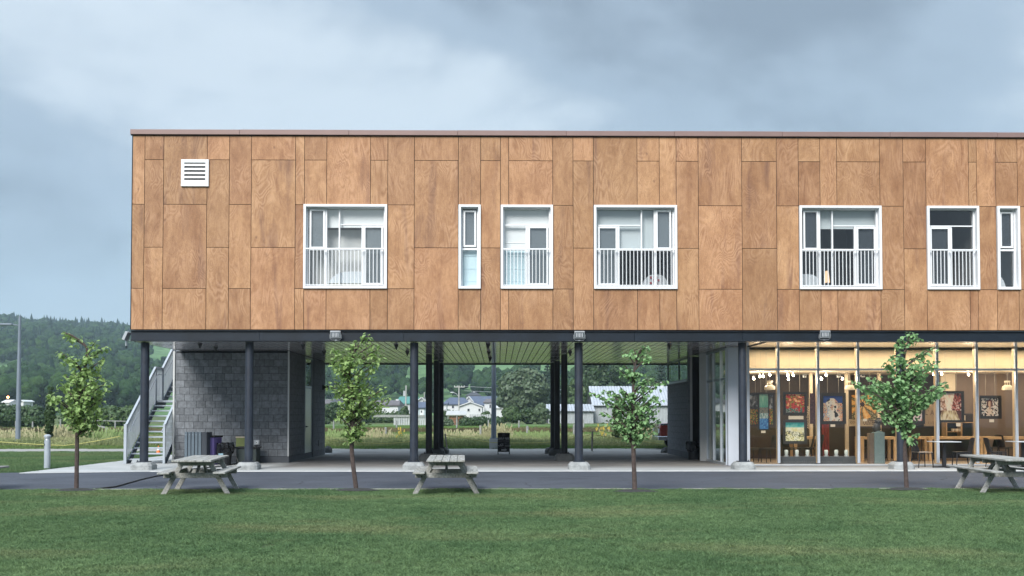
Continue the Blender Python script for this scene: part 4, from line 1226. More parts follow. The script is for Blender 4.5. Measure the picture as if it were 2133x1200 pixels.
t = thing('floodlight', (p.x, p.y, p.z), 'grey floodlight and small camera seen side on, at the left corner of the edge beam', 'floodlight', 'floodlights fixed to the steel edge beam')
a = R(-24)
def rot2(u, v): return (p.x + u * math.cos(a) - v * math.sin(a), p.z + u * math.sin(a) * -1 * -1 + v * math.cos(a))
def pr(poly, y0, y1, nm, mt):
    MB().prism([rot2(u, v) for u, v in poly], y0, y1).build(nm, mt, t, bevel=.005)
pr([(-.03, -.12), (.05, -.12), (.05, .13), (-.03, .13)], YF + .05, YF + .34, 'housing', M['alu'])
pr([(-.038, -.09), (-.031, -.09), (-.031, .10), (-.038, .10)], YF + .09, YF + .30, 'reflector', M['galvd'])
MB().tube([(p.x + .05, YF + .2, p.z - .1), (p.x + .09, YF + .2, p.z - .12), (XL + .0, YF + .2, p.z - .12)], .012, 6).build('bracket', M['alu'], t)
MB().cyl(p.x + .0, YF + .2, p.z - .27, p.z - .13, .028, n=10).build('camera_body', M['alu'], t)
MB().cyl(p.x + .0, YF + .2, p.z - .33, p.z - .27, .012, n=8).build('camera_lens', M['black'], t)

# ceiling downlights hanging from the soffit
first = None
CLL = ['small black ceiling light between the first two columns, nearer the stairs', 'small black ceiling light just left of the second column', 'black ceiling light in front of the block wall door', 'black ceiling light at the passage side of the block wall',
       'black ceiling light just left of the third column, nearer the beam', 'black ceiling light just left of the third column, further back', 'nearest black ceiling light above the chalkboard', 'middle black ceiling light above the chalkboard', 'furthest black ceiling light above the chalkboard',
       'black ceiling light just left of the fourth column', 'black ceiling light above the right block wall, beside the last young tree of the passage']
cls = [(416.5, 716, 29.6), (449.6, 723, 31), (631, 719, 30), (675, 735, 33.2), (825.4, 719, 30), (848.5, 735, 33.2), (1016.8, 717, 29.6), (1018, 735, 33.2), (1021, 747, 36.8), (1187.4, 735, 33.2), (1394.4, 718, 29.8)]
for i, (px, py, Y) in enumerate(cls):
    x = P(px, py, Y).x
    if first is None:
        first = thing('ceiling_light', (0, 0, 0), CLL[0], 'ceiling light', 'small black lights under the soffit')
        MB().cyl(0, 0, -.10, -.0, .03, .075, 14).build('lamp_shade', M['black'], first, smooth=True)
        MB().cyl(0, 0, -.14, -.101, .02, .03, 10).build('lamp_tip', M['black'], first)
        first.location = (x, Y, SOF + .01)
    else: dup(first, (x, Y, SOF + .01), 0, CLL[i])
# wall lamp at the passage end of the left block
y = 39.3; z = PX(673, 807, XB1).z
t = thing('wall_lamp', (XB1, y, z), 'small black lamp fixed to the passage side of the block wall', 'wall lamp')
MB().box(XB1 + .006, XB1 + .06, y - .06, y + .06, z - .1, z + .1).build('back_plate', M['black'], t)
MB().box(XB1 + .06, XB1 + .24, y - .09, y + .09, z - .06, z + .06).build('lamp_body', M['black'], t, bevel=.02)

# ------------------------------------------------------------------ bins and boxes by the block wall
Yb = 32.75
def xa(px, Y): return P(px, 930, Y).x
# slatted litter bin
M['slate'] = simple('blue_grey_board', (.125, .165, .20), .55, 0, .12, 3)
M['slated'] = simple('blue_grey_board_shaded', (.045, .055, .07), .6, 0, .1, 3)  # front board colour darkened: shade of the bin's side put into the colour
Y0 = 31.2; x0, x1 = xa(384, Y0), xa(420, Y0)
t = thing('slatted_litter_bin', ((x0 + x1) / 2, Y0, 0), 'tall blue grey bin clad in vertical boards, left of the purple bin', 'litter bin')
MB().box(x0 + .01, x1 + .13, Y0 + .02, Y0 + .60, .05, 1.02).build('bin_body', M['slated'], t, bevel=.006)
n = 5; w_ = (x1 - x0) / n
for i in range(n): MB().box(x0 + i * w_ + .006, x0 + (i + 1) * w_ - .018, Y0 - .005, Y0 + .018, .04, 1.04).build('board', M['slate'], t, bevel=.003)
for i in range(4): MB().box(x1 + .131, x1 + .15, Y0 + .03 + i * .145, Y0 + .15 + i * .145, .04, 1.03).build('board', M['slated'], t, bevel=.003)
m = MB()
for i in range(n): m.tube([(x0 + (i + .4) * w_, Y0 - .008, .95), (x0 + (i + .4) * w_, Y0 - .002, .95)], .009, 6)
m.build('screws', M['alu'], t)
# purple bin
M['purple'] = simple('lilac_plastic', (.20, .15, .42), .5, 0, .08, 3); M['purpled'] = simple('dark_violet_side', (.07, .055, .15), .5, 0, .08, 3)
x0, x1 = xa(429, 31.6), xa(445, 31.6)
t = thing('purple_bin', ((x0 + x1) / 2, 31.6, 0), 'narrow lilac purple bin with a dark rim, between the slatted bin and the black bin', 'bin')
m = MB(); m.slab([(x0, 31.6), (x1, 31.6), (x1 + .13, 32.05), (x0 + .10, 32.05)], .03, .86); m.build('bin_body', M['purple'], t, bevel=.01)
MB().slab([(x0 - .02, 31.57), (x1 + .02, 31.57), (x1 + .16, 32.08), (x0 + .08, 32.08)], .861, .915).build('rim', M['blackmatt'], t, bevel=.01)
# black bin with a bag and a sticker
def bagbin(px, Y, rtop, h, label, sticker=False, seed=1):
    x = P(px, 940, Y).x
    t = thing('black_bin', (x, Y, 0), label, 'bin', 'black bins lined with plastic bags')
    MB().cyl(x, Y, .025, h - .06, rtop * .82, rtop, 20).build('bin_body', M['black'], t, smooth=True)
    # crumpled bag folded over the rim
    rg = random.Random(seed); n = 26; o = []; prof = [(rtop * .88, h - .02), (rtop * 1.02, h + .03), (rtop * 1.14, h - .02), (rtop * 1.16, h - .12), (rtop * 1.08, h - .22)]
    for r_, z in prof:
        for k in range(n):
            a = 6.283 * k / n; j = 1 + .10 * math.sin(k * 2.4 + z * 9) + rg.uniform(-.05, .05)
            o.append((x + r_ * j * math.cos(a), Y + r_ * j * math.sin(a), z + rg.uniform(-.025, .025) - (.10 * max(0, math.sin(k * .48)) if z < h - .1 else 0)))
    fs = [(i * n + k, i * n + (k + 1) % n, (i + 1) * n + (k + 1) % n, (i + 1) * n + k) for i in range(len(prof) - 1) for k in range(n)]
    m = MB(); m.add(o, fs); m.build('bag', M['bag'], t)
    if sticker:
        MB().box(x - .13, x + .02, Y - rtop - .012, Y - rtop - .006, h - .42, h - .29).build('sticker', M['sticker'], t)
    return t
M['bag'] = simple('black_bin_bag', (.010, .010, .012), .22, 0, .1, 5)
M['sticker'] = simple('pale_blue_sticker', (.35, .55, .66), .5, 0, .25, 30)
bagbin(468, 31.9, .24, .66, 'black bin with a folded bag and a pale blue sticker, right of the purple bin', True, 2)
bagbin(1445, 35.1, .23, .60, 'black bin with a crumpled bag, standing by the black niche near the cafe', False, 5)
# dark storage box and green hatch, table-like object behind the column
M['hatch'] = simple('olive_green_hatch', (.20, .24, .08), .6, 0, .1, 4)
x0, x1 = xa(492, YB), xa(516, YB)
t = thing('meter_hatch', ((x0 + x1) / 2, YB, .9), 'olive green square hatch on the block wall, half hidden by the second column', 'hatch')
MB().box(x0, x1, YB - .035, YB - .002, P(500, 932, YB).z, P(500, 912, YB).z).build('hatch_cover', M['hatch'], t, bevel=.004)
MB().box(x0 - .01, x1 + .01, YB - .045, YB - .002, P(500, 911.8, YB).z, P(500, 909.5, YB).z).build('hatch_lip', M['cream'], t)
M['dkgreen'] = simple('dark_green_plastic', (.035, .05, .048), .6, 0, .2, 3)
x0, x1 = xa(492, 32.2), xa(534, 32.2)
t = thing('storage_box', ((x0 + x1) / 2, 32.2, 0), 'dark grey green storage box with an overhanging lid, behind the second column', 'storage box')
MB().box(x0, x1, 32.2, 32.75, .03, .50).build('box_body', M['dkgreen'], t, bevel=.012)
MB().box(x0 - .03, x1 + .03, 32.16, 32.8, .50, .555).build('lid', M['black'], t, bevel=.01)
# outlet box on the wall
x, z = P(536, 921.5, YB).x, P(536, 921.5, YB).z
t = thing('outlet_box', (x, YB, z), 'small steel outlet box with white cover, right of the second column', 'outlet')
MB().box(x - .10, x + .08, YB - .06, YB - .002, z - .08, z + .08).build('box_body', M['alu'], t, bevel=.008)
MB().box(x - .03, x + .055, YB - .075, YB - .061, z - .055, z + .055).build('cover', M['white'], t, bevel=.004)
MB().box(x - .02, x + .0, YB - .08, YB - .0755, z - .02, z + .01).build('socket', M['black'], t)
# sooty mark on the wall
M['soot'] = simple('soot_mark', (.028, .028, .03), .95, 0, .3, 10)
# black cable over path and pavement
pts = [G(200, 1018.5, .02), G(240, 1014, .022), G(290, 1000, .02), G(320, 993, .02), G(352, 987.5, .025), G(365, 981, .05), G(400, 977, .045), G(440, 973.5, .045), G(470, 969.5, .04), (P(497, 965, 32.0).x, 32.0, .04), (P(492, 950, 32.05).x, 32.05, .25)]
tag(MB().tube(pts, .018, 6).build('cable', M['black'], smooth=True), 'long black cable running from the lawn edge over the path to the bins', 'cable')
# stones at the footings of the end walls
def rock(px, Y, w_, h_, label, seed):
    x = P(px, 940, Y).x; m = MB(); m.ball((x, Y, h_ * .35), 1, 10, 6, w_, w_ * .8, h_ * .65)
    rg = random.Random(seed); m.v = [(a + rg.uniform(-.03, .03), b + rg.uniform(-.03, .03), max(c + rg.uniform(-.03, .03), .0)) for a, b, c in m.v]
    tag(m.build('stone', M['concrete_dk'], org=(x, Y, 0)), label, 'stone', 'corner stones at the passage end')
rock(683, 41.5, .18, .28, 'grey corner stone at the far end of the left block wall', 3)
rock(1386, 41.3, .17, .24, 'grey corner stone at the far end of the right block wall', 4)

# ------------------------------------------------------------------ chalkboard sign with lettering
M['board'] = simple('chalkboard_black', (.008, .008, .009), .7, 0, .2, 5)
M['chalk'] = simple('chalk_white', (.62, .64, .66), .9, 0, .1, 30); M['chalkd'] = simple('faint_chalk', (.20, .20, .22), .9, 0, .1, 30)
Ys = 1.57 * 2133 / (947.5 - 863)
x0, x1 = P(1036.5, 920, Ys).x, P(1062, 920, Ys).x; zt1, zb1_ = P(1050, 902, Ys).z, P(1050, 941.5, Ys).z
t = thing('a_frame_chalkboard', ((x0 + x1) / 2, Ys, .02), 'black A frame chalkboard with chalk writing and an arrow, in the middle of the passage', 'sign board')
MB().box(x0, x1, Ys, Ys + .03, zb1_, zt1).build('board', M['board'], t, bevel=.004)
MB().box(x0, x0 + .035, Ys - .002, Ys + .028, .022, zb1_).build('leg', M['board'], t); MB().box(x1 - .035, x1, Ys - .002, Ys + .028, .022, zb1_).build('leg', M['board'], t)
MB().bar((x0 + .02, Ys + .03, zt1 - .02), (x0 + .02, Ys + .45, .03), .03, .03).build('leg', M['board'], t); MB().bar((x1 - .02, Ys + .03, zt1 - .02), (x1 - .02, Ys + .45, .03), .03, .03).build('leg', M['board'], t)
MB().box(x0, x1, Ys + .0, Ys + .032, zt1 + .001, zt1 + .012).build('top_edge', M['cream'], t)
def text(body, x, z, size, y, mat, name='lettering', parent=None, rot=(math.pi / 2, 0, 0), ext=.001, align='CENTER', sx=1.0):
    cu = bpy.data.curves.new(name, 'FONT'); cu.body = body; cu.size = size; cu.extrude = ext; cu.align_x = align; cu.align_y = 'CENTER'
    o0 = bpy.data.objects.new('tmp_text', cu); C.objects.link(o0)
    dg = bpy.context.evaluated_depsgraph_get(); me = bpy.data.meshes.new_from_object(o0.evaluated_get(dg))
    bpy.data.objects.remove(o0)
    me.materials.clear(); me.materials.append(mat)
    o = bpy.data.objects.new(name, me); C.objects.link(o)
    o.rotation_euler = rot; o.scale = (sx, 1, 1)
    if parent is not None:
        o.parent = parent; o.location = Vector((x, y, z)) - ORG[parent.name]
    else: o.location = (x, y, z)
    return o
bw_ = x1 - x0; bh_ = zt1 - zb1_; cxb = (x0 + x1) / 2
def bz(v): return zt1 - v * bh_
for v, s, b, mt in ((.10, .045, 'BIEN', 'chalkd'), (.16, .045, 'VENUE', 'chalkd'), (.27, .075, 'CAFE & BIERE', 'chalk'), (.325, .07, 'LUNCH   MENU', 'chalk'), (.40, .07, '* SANDWICH', 'chalkd'),
                    (.455, .06, 'SOUPE DU JOUR', 'chalkd'), (.54, .05, 'TERRASSE', 'chalkd'), (.615, .09, 'ICE      ', 'chalk'), (.68, .075, 'CREAM * GLACE', 'chalk'), (.76, .05, 'OUVERT', 'chalkd')):
    text(b, cxb, bz(v), s, Ys - .003, M[mt], 'lettering', t)
m = MB(); z = bz(.89); m.prism([(cxb - .11, z - .03), (cxb + .04, z - .03), (cxb + .04, z - .055), (cxb + .13, z), (cxb + .04, z + .055), (cxb + .04, z + .03), (cxb - .11, z + .03), (cxb - .08, z)], Ys - .004, Ys - .001)
m.build('arrow', M['chalk'], t)

# ------------------------------------------------------------------ bollard, lamp posts, rope, stakes
g = G(98, 977, 0)
t = thing('bollard_light', (g.x, g.y, 0), 'white cylindrical bollard light on the side lawn, left of the pavement', 'bollard')
hb_ = P(98, 905, g.y).z
MB().cyl(g.x, g.y, .0, hb_ - .17, .085, n=20).build('bollard_shaft', M['galv'], t, smooth=True)
MB().lathe(g.x, g.y, [(.075, hb_ - .165), (.06, hb_ - .12), (.082, hb_ - .115), (.082, hb_ - .075)], 20).build('louvre_head', M['galv'], t, smooth=True)
MB().lathe(g.x, g.y, [(.06, hb_ - .07), (.098, hb_ - .068), (.095, hb_ - .03), (.05, hb_ - .0), (.0, hb_ + .002)], 20).build('cap', M['galv'], t, smooth=True)
MB().box(g.x - .06, g.x - .045, g.y - .09, g.y - .082, hb_ - .32, hb_ - .26).build('label_mark', M['black'], t)

g = G(37, 929.5, 0)
t = thing('lamp_post', (g.x, g.y, 0), 'tall grey lamp post with a small side lamp, at the left meadow edge', 'lamp post', 'grey lamp posts')
zt_ = P(41, 658, g.y).z; xt = P(41.5, 658, g.y).x
MB().tube([(g.x, g.y, .2), ((g.x + xt) / 2, g.y, zt_ * .55), (xt, g.y, zt_)], [.125, .10, .06], 10).build('pole', M['post'], t, smooth=True)
zl = P(35, 676, g.y).z
m = MB(); m.tube([(xt, g.y, zl - .05), (xt - .4, g.y, zl)], .035, 6); m.box(xt - 1.0, xt - .35, g.y - .12, g.y + .12, zl - .04, zl + .06); m.build('lamp_head', M['post'], t, bevel=.02)
MB().cyl(g.x, g.y, .0, .22, .42, .40, 14).build('concrete_base', M['concrete'], t)
MB().cyl(g.x, g.y, .221, .32, .22, n=4).build('base_plate', M['post'], t)
g = G(1028.5, 935, 0)
t = thing('lamp_post', (g.x, g.y, 0), 'tall blue grey pole on a square concrete base, framed by the passage opening', 'lamp post', 'grey lamp posts')
MB().tube([(g.x, g.y, .5), (g.x, g.y, 7.2)], [.12, .08], 12).build('pole', M['post'], t, smooth=True)
MB().box(g.x - .9, g.x - .1, g.y - .12, g.y + .12, 7.1, 7.2).build('lamp_head', M['post'], t)
MB().box(g.x - .2, g.x + .2, g.y - .2, g.y + .2, -.05, .46).build('concrete_base', M['concrete'], t, bevel=.02)
MB().box(g.x - .17, g.x + .17, g.y - .17, g.y + .17, .461, .50).build('base_plate', M['post'], t)

M['rope'] = simple('yellow_rope', (.50, .48, .16), .8, 0, .1, 20)
M['stakewood'] = simple('grey_stake_wood', (.36, .34, .31), .9, 0, .25, 6)
def rope(pp, Y, label):
    pts = []
    for (a, b) in zip(pp[:-1], pp[1:]):
        for k in range(8):
            u = k / 8; pts.append(P(a[0] + (b[0] - a[0]) * u, a[1] + (b[1] - a[1]) * u + 3.0 * 4 * u * (1 - u) * (b[2] if len(b) > 2 else 1), Y))
    pts.append(P(pp[-1][0], pp[-1][1], Y))
    tag(MB().tube(pts, .014, 5).build('boundary_rope', M['rope'], smooth=True), label, 'rope', 'yellow boundary ropes')
rope([(-60, 915), (135, 928, .6), (250, 908.5, .6)], 42.6, 'sagging yellow rope running from the left lawn edge to the staircase')
rope([(672, 916), (800, 924, .3), (931, 907, 1.0)], 43.6, 'sagging yellow rope between the left block wall and the leaning stake')
rope([(931, 907), (1026, 922, .1), (1130, 922, .3), (1233, 905, .7)], 43.6, 'sagging yellow rope between the leaning stake and the upright stake')
rope([(1233, 905), (1380, 925, .2)], 43.6, 'yellow rope from the upright stake towards the red pickup')
a, b = P(927, 903, 43.5), P(932.5, 942.5, 43.5)
t = tag(MB().bar(b, a, .06, .045).build('stake', M['stakewood'], org=(b.x, 43.5, 0)), 'leaning wooden stake beside the dark rear columns, holding the yellow rope', 'stake', 'stakes holding the yellow rope')
a, b = P(1234, 899, 43.5), P(1233, 942.5, 43.5)
t = tag(MB().bar(b, a, .07, .05).build('stake', M['stakewood'], org=(b.x, 43.5, 0)), 'upright wooden stake right of the grey passage column, holding the yellow rope', 'stake', 'stakes holding the yellow rope')

# ------------------------------------------------------------------ terrace furniture outside the cafe
M['chair'] = simple('anthracite_chair_plastic', (.012, .012, .014), .5, 0, .1, 4)
M['seatwood'] = simple('worn_seat', (.33, .27, .22), .6, 0, .1, 4)
M['tabletop'] = simple('pale_table_top', (.50, .55, .60), .35, 0, .04, 3)
def chair(label, group):
    """faces +x"""
    t = thing('cafe_chair', (0, 0, 0), label, 'chair', group)
    MB().box(-.22, .22, -.21, .21, .435, .455).build('seat', M['chair'], t, bevel=.008)
    m = MB(); n = 6; vs_ = []
    for j in range(n + 1):
        y = -.20 + .40 * j / n; cv = .04 * (1 - (2 * j / n - 1) ** 2)
        for x, z in ((-.20, .46), (-.255, .66), (-.285, .86)): vs_.append((x - cv, y, z - (.03 if (z > .8 and j in (0, n)) else 0)))
    vs2 = [(x - .018, y, z) for x, y, z in vs_]; k = len(vs_)
    fs = []
    for j in range(n):
        for i in range(2):
            a = j * 3 + i; fs.append((a, a + 1, a + 4, a + 3)); fs.append((a + k, a + 3 + k, a + 4 + k, a + 1 + k))
        fs.append((j * 3 + 2, j * 3 + 2 + k, j * 3 + 5 + k, j * 3 + 5)); fs.append((j * 3, j * 3 + 3, j * 3 + 3 + k, j * 3 + k))
    fs.append((0, k, k + 1, 1)); fs.append((1, k + 1, k + 2, 2)); e_ = n * 3; fs.append((e_, e_ + 1, e_ + 1 + k, e_ + k)); fs.append((e_ + 1, e_ + 2, e_ + 2 + k, e_ + 1 + k))
    m.add(vs_ + vs2, fs); m.build('backrest', M['chair'], t)
    for sx, sy in ((1, 1), (1, -1), (-1, 1), (-1, -1)):
        a = (sx * .19, sy * .19, .44); b = (sx * (.215 if sx > 0 else .245), sy * .22, .0)
        MB().tube([a, b], [.018, .014], 8).build('leg', M['chair'], t, smooth=True)
    MB().tube([(-.19, .19, .40), (.19, .19, .40)], .011, 6).tube([(-.19, -.19, .40), (.19, -.19, .40)], .011, 6).build('stretcher', M['chair'], t)
    return t
def bistro(label, group):
    t = thing('bistro_table', (0, 0, 0), label, 'table', group)
    MB().box(-.36, .36, -.34, .34, .735, .76).build('table_top', M['tabletop'], t, bevel=.006)
    MB().box(-.045, .045, -.045, .045, .03, .735).build('table_post', M['chair'], t)
    MB().box(-.33, .33, -.035, .035, .0, .03).box(-.035, .035, -.3, -.036, .001, .029).box(-.035, .035, .036, .3, .001, .029).build('table_base', M['chair'], t)
    return t
GZ = .026
TG = 'bistro tables and chairs on the terrace'
c0 = chair('dark terrace chair facing right, beside the trunk of the tree by the cafe', 'dark chairs on the cafe terrace')
YT = 29.75
def terr(px): return P(px, 960, YT).x
c0.location = (terr(1921), YT, GZ); c0.rotation_euler = (0, 0, R(8))
kids(c0)[0].data.materials[0] = M['seatwood'] if kids(c0)[0].name.startswith('seat') else M['chair']
b0_ = bistro('pale square bistro table between two dark chairs on the terrace', 'bistro tables on the cafe terrace'); b0_.location = (terr(1965), YT - .05, GZ)
cc = chair('dark terrace chair facing left, right of the first bistro table', 'dark chairs on the cafe terrace'); cc.location = (terr(2004), YT, GZ); cc.rotation_euler = (0, 0, R(172))
dup(cc, (terr(2080), YT + .1, GZ), R(-8), 'dark terrace chair facing right, just behind the picnic table by the cafe')
dup(b0_, (terr(2132), YT, GZ), 0, 'pale bistro table cut by the right edge of the picture')
dup(cc, (terr(2185), YT, GZ), R(170), 'dark terrace chair beyond the right edge of the picture')

# ------------------------------------------------------------------ inside the cafe
ic = chair('dark chair inside the cafe', 'dark chairs inside the cafe')
spots = [(1566, 32.6, 20, 'dark chair inside the cafe, below the tall tulip picture'), (1600, 32.4, 200, 'dark chair inside the cafe, below the narrow blue picture'), (1650, 32.8, 15, 'dark chair inside the cafe, left of the oak leg under the beach picture'),
         (1675, 32.8, 160, 'dark chair inside the cafe, right of the oak leg under the beach picture'), (1693, 33.3, 200, 'dark chair inside the cafe, behind the dark red panel'), (1806, 33.4, 95, 'dark chair inside the cafe, left of the sculpture plinth'),
         (1895, 33.2, 20, 'dark chair inside the cafe, behind the terrace tree'), (2062, 33.3, 185, 'dark chair inside the cafe, below the portrait picture'), (2098, 33.2, 10, 'dark chair inside the cafe, below the right pendant lamp')]
for i, (px, Y, a, lb) in enumerate(spots):
    loc = (P(px, 940, Y).x, Y, CF)
    if i == 0: ic.location = loc; ic.rotation_euler = (0, 0, R(a)); ic['label'] = lb
    else: dup(ic, loc, R(a), lb)
def oaktable(px0, px1, Y, label, h=.80):
    x0, x1 = P(px0, 915, Y).x, P(px1, 915, Y).x
    t = thing('oak_table', ((x0 + x1) / 2, Y, CF), label, 'table', 'oak tables inside the cafe')
    MB().box(x0, x1, Y, Y + .6, CF + h - .09, CF + h).build('table_top', M['oak'], t, bevel=.005)
    for x in (x0, x1 - .09):
        for y in (Y, Y + .51): MB().box(x, x + .09, y, y + .09, CF, CF + h - .091).build('leg', M['oak'], t)
oaktable(1655, 1708, 33.1, 'oak table behind the red flower and beach pictures')
oaktable(1794, 1868, 32.9, 'oak table behind the sculpture plinth')
oaktable(1893, 1932, 33.2, 'oak table behind the terrace tree')
oaktable(1936, 2048, 33.0, 'long oak table below the street scene picture')
oaktable(2050, 2140, 33.0, 'oak table below the portrait picture')
# counter with machine and shelf
x0, x1 = P(1890, 900, 34.3).x - .3, P(1950, 900, 34.3).x
M['umberdark'] = simple('dark_brown_cabinet', (.03, .022, .02), .6, 0, .15, 3)
t = thing('bar_counter', ((x0 + x1) / 2, 34.3, CF), 'black bar counter behind the tree, at the back of the cafe', 'counter')
MB().box(x0, x1, 34.3, 34.9, CF, CF + 1.1).build('counter_body', M['umberdark'], t); MB().box(x0 - .05, x1, 34.25, 34.95, CF + 1.1, CF + 1.15).build('counter_top', M['black'], t)
x0, x1 = P(1968, 900, 33.9).x, P(2031, 900, 33.9).x; xm = P(1999.5, 900, 33.9).x
t = thing('shelf_unit', ((x0 + x1) / 2, 33.9, CF), 'oak shelf unit with white cups, below the street scene picture', 'shelf')
za, zb = P(2000, 914, 33.9).z, P(2000, 879, 33.9).z
m = MB(); m.box(x0, x1, 33.8, 34.15, zb - .03, zb); m.box(x0, x0 + .04, 33.8, 34.15, za, zb - .03); m.box(xm, xm + .04, 33.8, 34.15, za, zb - .03); m.box(x0, x1, 33.8, 34.15, CF, CF + .06); m.build('shelf_frame', M['oak'], t)
MB().box(x0 + .04, x1, 34.12, 34.15, CF + .06, zb - .031).build('shelf_back', M['black'], t)
MB().box(x0 + .041, xm, 33.82, 34.11, za + .22, za + .245).build('shelf_board', M['oak'], t)
cup = None
M['porcelain'] = simple('white_porcelain', (.75, .73, .68), .3, 0, .03, 5)
for i, px in enumerate((1985, 1993, 2000)):
    x = P(px, 897, 33.9).x; z = za + .245
    o = MB().lathe(x, 33.9, [(.03, z), (.05, z + .03), (.06, z + .09)], 12).build('cup', M['porcelain'], org=(x, 33.9, z), smooth=True)
    tag(o, ['white cup at the left on the oak shelf', 'white cup in the middle on the oak shelf', 'white cup at the right on the oak shelf'][i], 'cup', 'white cups on the oak shelf')
# books or bottles block on shelf top
x = P(2013, 868, 33.9).x
t = thing('coffee_machine', (x, 33.9, zb), 'brown espresso machine on top of the oak shelf', 'coffee machine')
MB().box(x - .25, x + .2, 33.82, 34.1, zb, zb + .28).build('machine_body', M['umberdark'], t, bevel=.03); MB().box(x - .18, x - .08, 33.80, 33.819, zb + .05, zb + .22).build('front_plate', M['cream'], t)
# plinth with sculpture
M['teal'] = simple('grey_teal_plinth', (.13, .19, .20), .7, 0, .1, 6); M['plinthside'] = simple('brown_plinth_side', (.12, .09, .07), .7)
x0, x1 = P(1818, 900, 31.55).x, P(1839, 900, 31.55).x; zt_ = P(1830, 901, 31.55).z
t = thing('sculpture_plinth', ((x0 + x1) / 2, 31.5, CF), 'grey teal plinth with a rounded top, standing behind the glass left of the tree', 'plinth')
MB().box(x0, x1, 31.4, 31.68, CF, zt_).build('plinth_body', M['teal'], t, bevel=.006); MB().box(x0 - .14, x0 - .001, 31.45, 31.66, CF, zt_ - .02).build('plinth_side', M['plinthside'], t)
MB().prism([(x0 + .02 + (x1 - x0 - .04) * i / 10, zt_ + .06 * math.sin(math.pi * i / 10)) for i in range(11)], 31.42, 31.66).build('rounded_top', M['teal'], t)
xc = (x0 + x1) / 2
M['bronze'] = simple('dark_bronze', (.05, .05, .052), .45, .4, .3, 10)
m = MB(); m.tube([(xc - .02, 31.54, zt_ + .05), (xc - .05, 31.54, zt_ + .15), (xc - .02, 31.54, zt_ + .27)], [.12, .13, .10], 12)
m.ball((xc + .02, 31.53, zt_ + .33), .11, 12, 8, 1.1, 1, .9); m.tube([(xc + .05, 31.5, zt_ + .34), (xc + .17, 31.48, zt_ + .36)], [.06, .05], 8)
m.tube([(xc - .08, 31.54, zt_ + .36), (xc - .02, 31.54, zt_ + .43), (xc + .08, 31.54, zt_ + .43)], [.03, .035, .02], 8)
o = m.build('bronze_sculpture', M['bronze'], org=(xc, 31.54, zt_ + .05), smooth=True); tag(o, 'dark bronze bust like sculpture on the grey teal plinth', 'sculpture')

# paintings (flat prints computed from plain shapes and noise, one colour per small cell)
def colmat():
    m, t, o = newmat('painted_canvas')
    at = nd(t, "ShaderNodeVertexColor", layer_name='Col')
    b = nd(t, "ShaderNodeBsdfPrincipled", {'Base Color': at.outputs[0], 'Roughness': .6}); t.links.new(b.outputs[0], o.inputs[0]); return m
M['canvas'] = colmat()
def nz2(u, v, s, seed): return mnoise.noise(Vector((u * s, v * s, seed * 7.3)))
def pick(t_, cols):
    t_ = max(0, min(.9999, t_)) * (len(cols) - 1); i = int(t_); f = t_ - i
    return tuple(cols[i][k] * (1 - f) + cols[i + 1][k] * f for k in range(3))
def tulips(u, v):
    if v > .52: return pick(.5 + nz2(u, v, 9, 1) * .9 + nz2(u, v, 30, 2) * .4, [(.03, .03, .03), (.13, .13, .13), (.5, .5, .5)])
    n = nz2(u, v, 26, 3)
    if n > .28: return (.7, .12, .03)
    if n > .15: return (.75, .5, .05)
    return pick(.5 + nz2(u, v, 18, 4), [(.03, .05, .01), (.12, .15, .02), (.25, .22, .05)])
def lake(u, v):
    if v > .62: return pick((v - .62) * 2 + nz2(u, v, 8, 5) * .4, [(.10, .36, .28), (.20, .48, .36), (.45, .58, .45)])
    if v > .46: return pick(.5 + nz2(u, v, 22, 6), [(.05, .09, .09), (.22, .25, .2), (.3, .2, .16)])
    if v > .30: return pick(.5 + nz2(u * 3, v, 20, 7), [(.08, .2, .2), (.3, .45, .4), (.7, .75, .7)])
    return pick(.5 + nz2(u, v * 2, 12, 8), [(.02, .10, .32), (.04, .20, .5), (.12, .35, .62)])
def redflowers(u, v):
    n = nz2(u, v, 7, 9); k = nz2(u, v, 20, 10)
    if v < .25 and n < .05: return pick(.5 + k, [(.02, .05, .03), (.05, .15, .10), (.5, .5, .5)])
    if n > .18 and v > .35: return pick(.5 + k, [(.8, .25, .05), (.9, .5, .2), (.95, .75, .5)])
    if n < -.25: return pick(.5 + k, [(.02, .02, .02), (.25, .2, .03), (.55, .4, .1)])
    return pick(.5 + k, [(.3, .01, .02), (.55, .03, .04), (.75, .12, .06)])
def beach(u, v):
    if v > .74: return pick((v - .74) * 3 + nz2(u, v, 8, 11) * .4, [(.25, .62, .55), (.04, .4, .38), (.03, .28, .30)])
    n = nz2(u * 2.2, v, 14, 12); d = abs(v - .38 - .05 * math.sin(u * 6))
    if d < .13 and n > .1: return (.02, .03, .01)
    if v < .3 and nz2(u, v, 20, 13) > .2: return (.30, .32, .04)
    return pick(.5 + nz2(u, v, 6, 14), [(.80, .72, .35), (.88, .85, .58), (.9, .9, .75)])
def swirls(u, v):
    n = nz2(u, v, 4.2, 15) + .25 * nz2(u, v, 15, 16); r_ = math.hypot(u - .45, v - .55)
    if v > .72 and r_ > .36: return (.01, .06, .28)
    if n > .22: return (.01, .012, .02)
    if n > .05: return (.75, .70, .62)
    if n > -.15: return pick(u, [(.05, .20, .45), (.8, .75, .65), (.85, .35, .15)])
    return pick(.5 + nz2(u, v, 18, 17), [(.01, .03, .15), (.75, .6, .4), (.6, .05, .03)])
